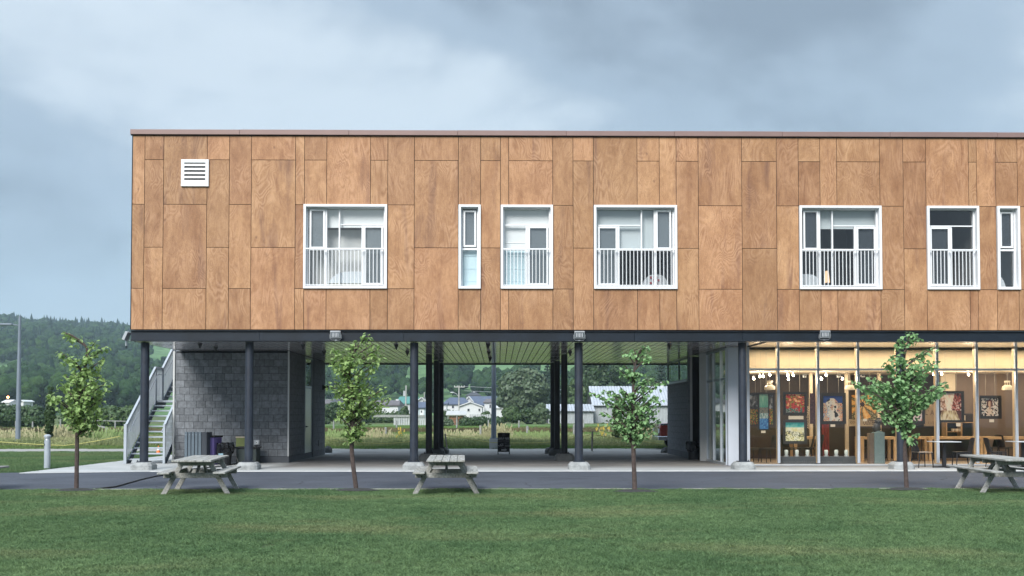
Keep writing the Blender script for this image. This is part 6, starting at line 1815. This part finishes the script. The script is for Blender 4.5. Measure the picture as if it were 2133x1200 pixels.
# barn with lower wing: corrugated roof and board walls
M['roofmetal'] = simple('silvery_barn_roof', (.43, .46, .50), .45, .25, .12, .6); M['barnwall'] = simple('pale_grey_barn_boards', (.40, .43, .45), .9, 0, .15, .8); M['shadowgap'] = simple('dark_barn_gap', (.05, .05, .055), .9)
def barn(px0, px1, yr, ye, yb, Y, depth, label, npl):
    x0, x1 = P(px0, ye, Y).x, P(px1, ye, Y).x; ze, zr = P(px0, ye, Y).z, P(px0, yr, Y).z
    # the ridge stands behind the eave: work out its height at its own distance
    zr = P(px0, yr, Y + depth / 2).z
    t = thing('barn', ((x0 + x1) / 2, Y, 0), label, 'barn', None)
    MB().prismx([(Y + .06, -.3), (Y + .06, ze), (Y + depth / 2, zr - .3), (Y + depth, ze), (Y + depth, -.3)], x0, x1).build('barn_wall', M['shadowgap'], t)
    n = npl; w_ = (x1 - x0) / n; p0 = None
    for i in range(n):
        if p0 is None: p0 = MB().box(x0 + .015, x0 + w_ - .015, Y - .0, Y + .05, -.3, ze - .25).build('wall_board', M['barnwall'], t, org=(x0, Y, 0)); l0 = p0.location.copy()
        else: inst(p0, (l0.x + i * w_, l0.y + ru(-.015, .015), l0.z))
    n2 = npl // 2; w2 = (x1 - x0 + .6) / n2; r0 = None
    for i in range(n2):
        xa_ = x0 - .3
        if r0 is None:
            m = MB(); m.add([(xa_ + .02, Y - .5, ze - .12), (xa_ + w2 - .02, Y - .5, ze - .12), (xa_ + w2 - .02, Y + depth / 2, zr), (xa_ + .02, Y + depth / 2, zr), (xa_ + .02, Y - .5, ze - .02), (xa_ + w2 * .5, Y - .5, ze + .04), (xa_ + w2 - .02, Y - .5, ze - .02), (xa_ + w2 - .02, Y + depth / 2, zr + .1), (xa_ + w2 * .5, Y + depth / 2, zr + .16), (xa_ + .02, Y + depth / 2, zr + .1)],
                            [(0, 1, 2, 3), (0, 4, 5, 6, 1), (4, 9, 8, 5), (5, 8, 7, 6), (3, 2, 7, 8, 9), (0, 3, 9, 4), (1, 6, 7, 2)])
            r0 = m.build('roof_sheet', M['roofmetal'], t, org=(xa_, Y, ze)); l0 = r0.location.copy()
        else: inst(r0, (l0.x + i * w2, l0.y, l0.z))
    MB().add([(x0 - .3, Y + depth / 2, zr), (x1 + .3, Y + depth / 2, zr), (x1 + .3, Y + depth + .5, ze - .1), (x0 - .3, Y + depth + .5, ze - .1)], [(0, 1, 2, 3)]).build('roof', M['roofmetal'], t)
    return t, x0, x1, ze, zr
bt, bx0, bx1, bze, bzr = barn(1236, 1412, 806, 844, 881, 178, 12, 'large pale grey board barn with a silvery metal roof, behind the loose linden', 60)
x = P(1378.5, 800, 184).x; MB().box(x - .25, x + .25, 183.5, 184, bzr - .5, P(1378, 796, 184).z).build('chimney', M['siding'], bt)
barn(1142, 1236, 843.5, 855.5, 881, 175, 7, 'lower board wing of the barn with a thin metal roof, behind the right passage columns', 34)

# utility poles and street lamp
M['polewood'] = simple('pale_utility_pole', (.42, .42, .40), .9, 0, .1, 2)
def upole(px, yt, yb, Y, label, cross=True, xf_=False, lean=0):
    a, b = P(px, yb, Y), P(px + lean, yt, Y); g0 = hz(a.x, Y)
    t = thing('utility_pole', (a.x, Y, g0), label, 'utility pole', 'pale utility poles among the houses')
    MB().tube([(a.x, Y, g0 - .5), (b.x, Y, b.z)], [.2, .14], 8).build('pole', M['polewood'], t)
    if cross:
        MB().box(b.x - 1.1, b.x + 1.3, Y - .08, Y + .08, b.z - .45, b.z - .25).build('cross_arm', M['polewood'], t)
        m = MB()
        for dx in (-1, -.4, .6, 1.2): m.cyl(b.x + dx, Y, b.z - .249, b.z - .02, .06, n=6)
        m.build('insulators', M['white'], t)
    if xf_: MB().cyl(b.x - .4, Y, b.z - 2.4, b.z - 1.2, .25, n=10).build('transformer', M['sidingg'], t)
    return t, b
_, pA = upole(956, 803, 852, 235, 'pale utility pole with a cross arm above the blue roofed house')
_, pB = upole(844.5, 803, 845, 230, 'pale utility pole with a transformer beside the first passage column', False, True, 1.5)
upole(884, 817, 830, 300, 'thin pale utility pole above the grey gabled house', False)
upole(1139, 829, 846, 240, 'thin pale utility pole at the right of the bushes', False)
upole(943.5, 763, 782, 520, 'thin white pole on the hillside, upper left of the passage view', False)
upole(1015.5, 767, 784, 520, 'thin white pole on the hillside near the lamp pole', False)
for dz_, lb in ((-.2, 'upper overhead wire running right from the utility pole'), (-1.2, 'lower overhead wire running right from the utility pole')):
    pts = [Vector((pA.x + 1.2, 235, pA.z + dz_)) + Vector((k * 5, k * 2.2, -.045 * k * (10 - k) * .5)) for k in range(11)]
    tag(MB().tube(pts, .035, 4).build('overhead_wire', M['sidingg']), lb, 'wire', 'overhead wires')
a = P(957, 832, 234)
t = thing('street_lamp', (a.x, 234, 0), 'curved arm street lamp left of the utility pole', 'street lamp')
q = [P(955.5, 833, 234.6), P(954.5, 826, 234.3), P(951, 820.5, 234), P(946, 818, 234), P(941.5, 817.5, 234)]
MB().tube(q, [.07, .07, .06, .06, .06], 6).build('lamp_arm', M['sidingg'], t); MB().ball(P(942, 817.6, 234), .35, 8, 6, 1.3, .7, .4).build('lamp_head', M['siding'], t)

# ------------------------------------------------------------------ trees with their own crowns
M['leaf_dark'] = leafm('dark_broadleaf', (.020, .045, .018), (.050, .090, .034), .2, .25)
M['leaf_mid'] = leafm('mid_broadleaf', (.032, .068, .024), (.072, .118, .044), .2, .2)
M['leaf_grey'] = leafm('grey_willow_leaf', (.045, .078, .040), (.095, .135, .075), .2, .3)
M['needle'] = leafm('spruce_needle', (.010, .028, .016), (.026, .052, .028), .05, .5)
def leaf_cloud(lobes, n, sz, seed, shell=.72):
    """quads spread through ellipsoidal lobes; returns verts, faces"""
    rg = np.random.RandomState(seed); w_ = np.array([l[3] * l[4] * l[5] for l in lobes]) ** .67; w_ /= w_.sum()
    idx = rg.choice(len(lobes), n, p=w_); L_ = np.array(lobes)[idx]
    d = rg.normal(size=(n, 3)); d /= np.linalg.norm(d, axis=1)[:, None]
    r_ = shell + (1 - shell) * rg.rand(n, 1) ** .6; r_ = np.where(rg.rand(n, 1) < .25, rg.rand(n, 1), r_) * rg.uniform(.86, 1.1, (n, 1))
    c = L_[:, :3] + d * r_ * L_[:, 3:6]
    nrm = d + rg.normal(size=(n, 3)) * .55; nrm /= np.linalg.norm(nrm, axis=1)[:, None]
    a = np.cross(nrm, rg.normal(size=(n, 3))); a /= np.linalg.norm(a, axis=1)[:, None]; b = np.cross(nrm, a)
    s = sz * rg.uniform(.6, 1.3, (n, 1))
    V = np.stack([c - a * s * .5, c + b * s * .42, c + a * s * .5 + nrm * s * .1, c - b * s * .42], 1).reshape(-1, 3)
    Fc = np.arange(n * 4).reshape(-1, 4)
    return V, Fc
def npmesh(name, V, Fc, mat, parent=None):
    o_ = ORG[parent.name] if parent is not None else Vector((0, 0, 0))
    V = np.asarray(V, dtype=np.float32) - np.array(o_, dtype=np.float32)
    me = bpy.data.meshes.new(name); k = Fc.shape[1]; me.vertices.add(len(V)); me.vertices.foreach_set('co', V.ravel())
    me.loops.add(Fc.size); me.loops.foreach_set('vertex_index', Fc.astype(np.int32).ravel())
    me.polygons.add(len(Fc)); me.polygons.foreach_set('loop_start', (np.arange(len(Fc)) * k).astype(np.int32)); me.polygons.foreach_set('loop_total', np.full(len(Fc), k, np.int32))
    me.update(calc_edges=True); me.materials.append(mat)
    o = bpy.data.objects.new(name, me); C.objects.link(o)
    if parent is not None: o.parent = parent
    return o
def broad(name, label, px, yt, yb, hw, Y, mat, seed, n=6000, sz=.5, group='trees and bushes beyond the meadow', nl=16, flat=1.0, trunk=True, cat='tree', zb=None):
    """px centre, yt top, yb foot in pixels, hw half width in pixels"""
    rg = random.Random(seed); c = P(px, yb, Y); g0 = hz(c.x, Y) if zb is None else zb; top = P(px, yt, Y).z; W_ = hw * Y / F; H_ = top - g0
    t = thing(name, (c.x, Y, g0), label, cat, group)
    lobes = []
    z0 = g0 + (H_ * .22 if trunk else H_ * .05)
    for i in range(nl):
        u = rg.uniform(-1, 1); v = rg.uniform(0, 1); wz_ = math.sqrt(max(0, 1 - (2 * v - .75) ** 2 * .62))
        r_ = rg.uniform(.26, .42) * min(W_, H_ * .55)
        x = c.x + u * (W_ - r_) * wz_; z = z0 + r_ * .6 + v * (top - z0 - r_ * 1.5); y = Y + rg.uniform(-.7, .9) * W_ * .6 * flat
        lobes.append((x, y, z, r_ * 1.15, r_ * 1.05, r_ * .9))
    lobes.append((c.x, Y, (z0 + top) / 2, W_ * .7, W_ * .55 * flat, (top - z0) * .42)); lobes.append((c.x + W_ * .1, Y, top - .3 * W_, W_ * .42, W_ * .4, .3 * W_))
    V, Fc = leaf_cloud(lobes, n, sz, seed)
    V[:, 2] = np.maximum(V[:, 2], g0)
    o = npmesh('crown', V, Fc, mat, t); o['kind'] = 'stuff'
    if trunk:
        m = MB(); m.tube([(c.x, Y, g0 - .3), (c.x + .1, Y, g0 + H_ * .3), (c.x, Y, g0 + H_ * .75)], [.035 * H_ + .05, .025 * H_ + .03, .01 * H_], 8)
        for k in range(5):
            a = rg.uniform(0, 6.28); m.tube([(c.x, Y, g0 + H_ * rg.uniform(.2, .45)), (c.x + W_ * .6 * math.cos(a), Y + W_ * .4 * math.sin(a), g0 + H_ * rg.uniform(.5, .75))], [.012 * H_, .004 * H_], 5)
        m.build('trunk', M['barkd'], t)
    return t
def spruce(label, px, yt, yb, hw, Y, seed, n=9, group='dark spruces behind the houses'):
    rg = random.Random(seed); c = P(px, yb, Y); g0 = hz(c.x, Y); top = P(px, yt, Y).z; W_ = hw * Y / F; H_ = top - g0
    t = thing('spruce_tree', (c.x, Y, g0), label, 'tree', group)
    MB().tube([(c.x, Y, g0 - .3), (c.x, Y, top - .3)], [.3, .04], 8).build('trunk', M['barkd'], t)
    lobes = []; k = int(n)
    tiers = 22
    for i in range(tiers):
        u = (i + .5) / tiers; z = g0 + H_ * (.06 + .92 * u); r_ = W_ * (1 - u) ** .85 + .15
        m_ = max(5, int(11 * (1 - u)) + 3)
        for j in range(m_):
            a = 6.283 * j / m_ + i * .9 + rg.uniform(-.2, .2); q = r_ * rg.uniform(.75, 1.08)
            for s in (.45, .8): lobes.append((c.x + math.cos(a) * q * s, Y + math.sin(a) * q * s, z - .10 * q * s * 1.2, .24 * r_ + .15, .24 * r_ + .15, H_ / tiers * .30))
    V, Fc = leaf_cloud(lobes, 7000, .42, seed, .3)
    o = npmesh('crown', V, Fc, M['needle'], t); o['kind'] = 'stuff'
# mid distance, seen through the passage
broad('willow_tree', 'large grey green broad tree in the centre right of the passage view', 1093, 766, 862, 60, 205, M['leaf_grey'], 21, 15000, .75, nl=26)
broad('broadleaf_tree', 'dark green left shoulder of the large tree, right of the grey lamp pole', 1058, 776, 860, 30, 212, M['leaf_mid'], 22, 6000, .7)
broad('broadleaf_tree', 'dense dark tree above the barn roof, between the right column and the linden', 1238, 742, 850, 42, 225, M['leaf_dark'], 23, 11000, .75, nl=20)
broad('broadleaf_tree', 'dark tree above the barn roof, behind the linden crown', 1288, 752, 850, 34, 230, M['leaf_dark'], 24, 8000, .75, nl=16)
broad('broadleaf_tree', 'mid green tree left of the barn, seen between the rear columns and the right column', 1205, 785, 866, 32, 200, M['leaf_mid'], 25, 7000, .7)
broad('broadleaf_tree', 'mid green tree behind the barn chimney', 1352, 784, 855, 26, 215, M['leaf_mid'], 26, 4500, .7)
spruce('tall dark spruce between the right rear columns', 1141, 735, 862, 24, 240, 31)
spruce('tall dark spruce above the barn roof beside the block wall', 1378, 738, 850, 26, 235, 32)
spruce('dark spruce seen between the first column and the left rear columns', 896, 760, 850, 14, 300, 33)
broad('leafy_bush', 'broad light green bush right of the grey lamp pole, in front of the large tree', 1066, 846, 880, 26, 160, M['leaf_mid'], 41, 4500, .42, trunk=False, cat='bush')
broad('leafy_bush', 'round olive bush at the right end of the bushes, left of the rear columns', 1126, 840, 880, 20, 158, M['leaf_grey'], 42, 3500, .42, trunk=False, cat='bush')
broad('leafy_bush', 'reddish grey bush between the two rounder bushes', 1097, 850, 881, 22, 162, M['leaf_dark'], 43, 3000, .42, trunk=False, cat='bush')
broad('leafy_bush', 'round bush left of the first passage column, before the white house', 844, 846, 870, 11, 190, M['leaf_mid'], 44, 2200, .42, trunk=False, cat='bush')
broad('leafy_bush', 'dark bush at the end of the left block wall', 694, 838, 874, 26, 165, M['leaf_dark'], 45, 4500, .45, trunk=False, cat='bush')
broad('leafy_bush', 'dark bush behind the maple trunk', 752, 857, 876, 26, 170, M['leaf_dark'], 46, 3500, .45, trunk=False, cat='bush')
broad('leafy_bush', 'low green bush under the gabled garage', 1012, 857, 874, 16, 200, M['leaf_mid'], 47, 1800, .42, trunk=False, cat='bush')
broad('leafy_bush', 'small bush against the lower barn wing', 1151, 858, 882, 8, 168, M['leaf_mid'], 48, 1200, .38, trunk=False, cat='bush')
# young columnar trees in the meadow
broad('columnar_tree', 'slim dark columnar young tree behind the bollard light', 103, 806, 912, 13, 52, M['leaf_dark'], 51, 3800, .13, None, 14, 1.0, False)
broad('columnar_tree', 'slim young columnar tree in the meadow behind the loose linden', 1286, 822, 921, 13, 52, M['leaf_mid'], 52, 3800, .13, None, 14, 1.0, False)
# tall clumps and flowers standing out of the meadow
M['straw'] = leafm('straw_seed_grass', (.26, .27, .14), (.44, .41, .25), .3, 1.2); M['weedy'] = leafm('green_weed', (.14, .22, .08), (.26, .34, .14), .3, 1.2); M['golden'] = leafm('goldenrod_yellow', (.45, .32, .06), (.60, .45, .10), .3, 3)
def clump(px, Y, w_, h_, mat, label, n=420, head=None):
    rg = random.Random(int(px)); x = P(px, 900, Y).x
    t = thing('grass_clump', (x, Y, 0), label, 'plant', 'tall plants in the meadow')
    m = MB(); hd = MB()
    for i in range(n):
        a, b = x + rg.gauss(0, w_), Y + rg.gauss(0, w_); h = h_ * rg.uniform(.45, 1.1); dx, dy = rg.gauss(0, .16) * h, rg.gauss(0, .16) * h; q = rg.uniform(-.012, .012); k = .012
        m.add([(a - k, b - q, 0), (a + k, b + q, 0), (a + dx * .5 + k, b + dy * .5, h * .65), (a + dx, b + dy, h), (a + dx * .5 - k, b + dy * .5, h * .65)], [(0, 1, 2, 3, 4)])
        if rg.random() < .35: 
            s = .035; hd.add([(a + dx - s, b + dy, h - .06), (a + dx + s, b + dy, h - .05), (a + dx * 1.15 + s * .6, b + dy, h + .09), (a + dx * 1.15 - s * .6, b + dy, h + .08)], [(0, 1, 2, 3)])
    m.build('blades', mat, t, fixn=False)['kind'] = 'stuff'; hd.build('seed_heads', head or mat, t, fixn=False)['kind'] = 'stuff'
for px, Y, w_, h_, mt, hd, lb in ((128, 55, .7, 1.25, 'straw', None, 'tall pale grass clump right of the slim columnar tree by the bollard'), (146, 53, .6, 1.15, 'straw', None, 'tall pale grass clump just left of the first young tree trunk'), (24, 56, .9, 1.0, 'straw', None, 'pale grass clump left of the left lamp post'),
                              (222, 54, .8, 1.1, 'weedy', None, 'green weed clump below the broken rail'), (775, 55, .8, 1.0, 'straw', None, 'pale grass clump right of the dense maple trunk'), (833, 54, .18, .95, 'weedy', 'golden', 'yellow flowering weed left of the first passage column'),
                              (1256, 55, .16, 1.15, 'weedy', 'golden', 'yellow flowering weed right of the upright stake'), (1035, 56, .5, 1.3, 'straw', None, 'tall tan grass clump just right of the grey lamp pole'), (1345, 54, .9, 1.05, 'straw', None, 'pale grass clump left of the red pickup'),
                              (705, 54, .8, .95, 'weedy', None, 'green weed clump near the end of the left block wall'), (1120, 57, 1.0, .8, 'weedy', None, 'green weed clump left of the right rear columns'), (958, 58, 1.0, .85, 'straw', None, 'pale grass clump right of the leaning stake')):
    clump(px, Y, w_ * (.42 if w_ < .3 else .8), h_ * (.8 if w_ < .3 else .72), M[mt], lb, 45 if w_ < .3 else 330, M[hd] if hd else None)
# hedges
def hedge(label, px0, px1, yt, Y, mat, seed, n, sz=.5, hvar=.12, name='hedge', dep=3.0, slope=0):
    rg = random.Random(seed); x0, x1 = P(px0, yt, Y).x, P(px1, yt, Y).x; top = P((px0 + px1) / 2, yt, Y).z; g0 = hz((x0 + x1) / 2, Y); H_ = top - g0
    t = thing(name, ((x0 + x1) / 2, Y, g0), label, 'hedge', 'hedges beyond the meadow')
    lobes = []; x = x0; 
    while x < x1:
        f = (x - x0) / (x1 - x0); h = H_ * (1 + rg.uniform(-hvar, hvar)) * (1 - slope * f); r_ = h * rg.uniform(.42, .6)
        lobes.append((x, Y + rg.uniform(-.3, .3) * dep, g0 + h - r_, r_ * 1.2, dep * .6, r_)); lobes.append((x, Y, g0 + h * .3, r_ * 1.1, dep * .6, h * .35)); x += r_ * .75
    V, Fc = leaf_cloud(lobes, n, sz, seed); V[:, 2] = np.maximum(V[:, 2], g0)
    o = npmesh('foliage', V, Fc, mat, t); o['kind'] = 'stuff'
    MB().box(x0, x1, Y - .2, Y + .2, g0, g0 + H_ * .55).build('stems', M['barkd'], t)
hedge('tall dark hedge at the left edge beyond the meadow', -75, 88, 838, 120, M['leaf_dark'], 61, 12000, .42, .1, slope=.2)
hedge('light green hedge between the first young tree and the staircase', 150, 292, 848, 125, M['leaf_mid'], 62, 9000, .42)
hedge('clipped dark green hedge under the long white house', 776, 836, 858, 180, M['leaf_mid'], 63, 5000, .35, .2, dep=1.5)
hedge('low green hedge in front of the blue roofed house', 921, 957, 855, 200, M['leaf_mid'], 64, 3000, .4, .06, dep=1.5)
hedge('brownish weedy hedge right of the firewood shelter', 965, 1034, 869, 140, M['leaf_dark'], 65, 4000, .32, .25, dep=2)
hedge('low weedy bushes left of the firewood shelter', 905, 940, 873, 140, M['leaf_grey'], 66, 2500, .32, .25, dep=2)

# ------------------------------------------------------------------ forest on the hills: far off, reads as one mass
def forest():
    rg = np.random.RandomState(5)
    bm = bmesh.new(); bmesh.ops.create_icosphere(bm, subdivisions=1, radius=1); iv = np.array([v.co[:] for v in bm.verts]); fi = np.array([[v.index for v in f.verts] for f in bm.faces]); bm.free()
    VV, FF, off = [], [], 0; cv, cf, coff = [], [], 0
    def cone(n_=7):
        v, f = [], []
        for k in range(3):
            z0, z1, r_ = .12 + k * .27, .52 + k * .24, .30 - k * .085; b = len(v)
            for j in range(n_): a = 6.283 * j / n_; q = r_ * (1 + .2 * math.sin(j * 2.3 + k)); v.append((q * math.cos(a), q * math.sin(a), z0 - .03 * (j % 2)))
            v.append((0, 0, z1)); f += [(b + j, b + (j + 1) % n_, b + n_) for j in range(n_)]
        return np.array(v), np.array(f)
    kv, kf = cone()
    n = 0
    pts = []
    y = 352.0
    while y < 1530:
        sp = 9.0 + (y - 350) * .0032
        for x in np.arange(-.82 * y, .55 * y, sp):
            xx = x + rg.uniform(-.45, .45) * sp; yy = y + rg.uniform(-.45, .45) * sp; t = xx / yy
            if -.345 < t < -.20 and rg.rand() < .7: continue
            if (t > .24 or t < -.56) and rg.rand() < .45: continue
            low = t > -.34
            if low and yy > 1080: continue
            # clearings and meadows
            c_ = mnoise.noise(Vector((xx * .006, yy * .006, 2)))
            if low and yy > 520 and -.085 < t < .11 and c_ < .30: continue
            if -.092 < t < -.060 and 470 < yy < 660: continue
            if low and yy > 700 and c_ < .0: continue
            if yy < 430 and low and c_ < -.05: continue
            if (not low) and 560 < yy < 720 and t < -.455 and c_ < .1: continue
            pts.append((xx, yy, t))
        y += sp * .92
    for xx, yy, t in pts:
        z = hz(xx, yy); h = rg.uniform(8.5, 14) * (1.0 + (.1 if t < -.34 else -.12)); con = rg.rand() < (.10 if yy < 1150 else .32) or (yy > 1330 and t < -.34 and rg.rand() < .35)
        tint = rg.uniform(.62, 1.35); br = rg.uniform(0, 1)
        if con:
            hh_ = h * rg.uniform(.95, 1.5); a = rg.uniform(0, 6.28); ca, sa = math.cos(a), math.sin(a)
            v = kv * np.array([hh_ * .62, hh_ * .62, hh_]); v = np.stack([v[:, 0] * ca - v[:, 1] * sa + xx, v[:, 0] * sa + v[:, 1] * ca + yy, v[:, 2] + z - .5], 1)
            cv.append(v); cf.append(kf + coff); coff += len(v)
        else:
            m = 6; rr = h * .36
            for k in range(m):
                d = rg.normal(size=3); d /= np.linalg.norm(d); r_ = rr * rg.uniform(.45, .72) if k else rr * .85
                c = np.array([xx, yy, z + h * .56]) + (d * rr * np.array([.78, .78, .72]) if k else 0)
                j = 1 + rg.uniform(-.22, .22, (12, 1))
                VV.append(iv * j * r_ * np.array([1, 1, .9]) + c); FF.append(fi + off); off += 12
    o = npmesh('hillside_forest', np.concatenate(VV), np.concatenate(FF), M['forest']); tag(o, 'dense green deciduous forest covering the misty hills', 'forest', None, 'stuff')
    o = npmesh('conifer_forest', np.concatenate(cv), np.concatenate(cf), M['conifer']); tag(o, 'dark conifers scattered through the hill forest and along the ridge', 'forest', None, 'stuff')
    print('forest trees', len(pts))
def forestmat(name, cols):
    m, t, o = newmat(name); v = wpos(t)
    n = noise_(t, v, .085, 2, .5); n2 = noise_(t, v, .012, 3, .6); n3 = noise_(t, v, 1.1, 2, .7)
    c = mix(t, ramp(t, n, .35, .65), cols[0], cols[1]); c = mix(t, ramp(t, n2, .42, .66), c, mix(t, 1.0, c, cols[2], 'MULTIPLY'))
    c = mix(t, ramp(t, n3, .3, .65), mix(t, 1.0, c, (.5, .52, .5), 'MULTIPLY'), c)
    bp = nd(t, "ShaderNodeBump", {'Strength': .9, 'Distance': 1.2, 'Height': n3})
    b = nd(t, "ShaderNodeBsdfPrincipled", {'Base Color': c, 'Roughness': 1, 'Specular IOR Level': 0, 'Normal': bp.outputs[0]}); t.links.new(b.outputs[0], o.inputs[0]); return m
M['forest'] = forestmat('hill_forest_leaf', [(.018, .042, .020), (.050, .095, .038), (1.3, 1.25, .95)]); M['conifer'] = forestmat('hill_conifer', [(.014, .034, .024), (.03, .055, .034), (1, 1, 1)])
forest()

# ------------------------------------------------------------------ haze
hb = MB().box(-3500, 3500, -80, 3290, -3, 420).build('haze', None)
hb.data.materials.clear(); m, t, o = newmat('pale_air')
pv = nd(t, "ShaderNodeVolumePrincipled", {'Color': (.66, .82, 1.0, 1), 'Density': HAZE, 'Anisotropy': 0.0}); t.links.new(pv.outputs[0], o.inputs['Volume'])
hb.data.materials.append(m); tag(hb, 'thin blue grey haze filling the valley air', 'haze', None, 'stuff')
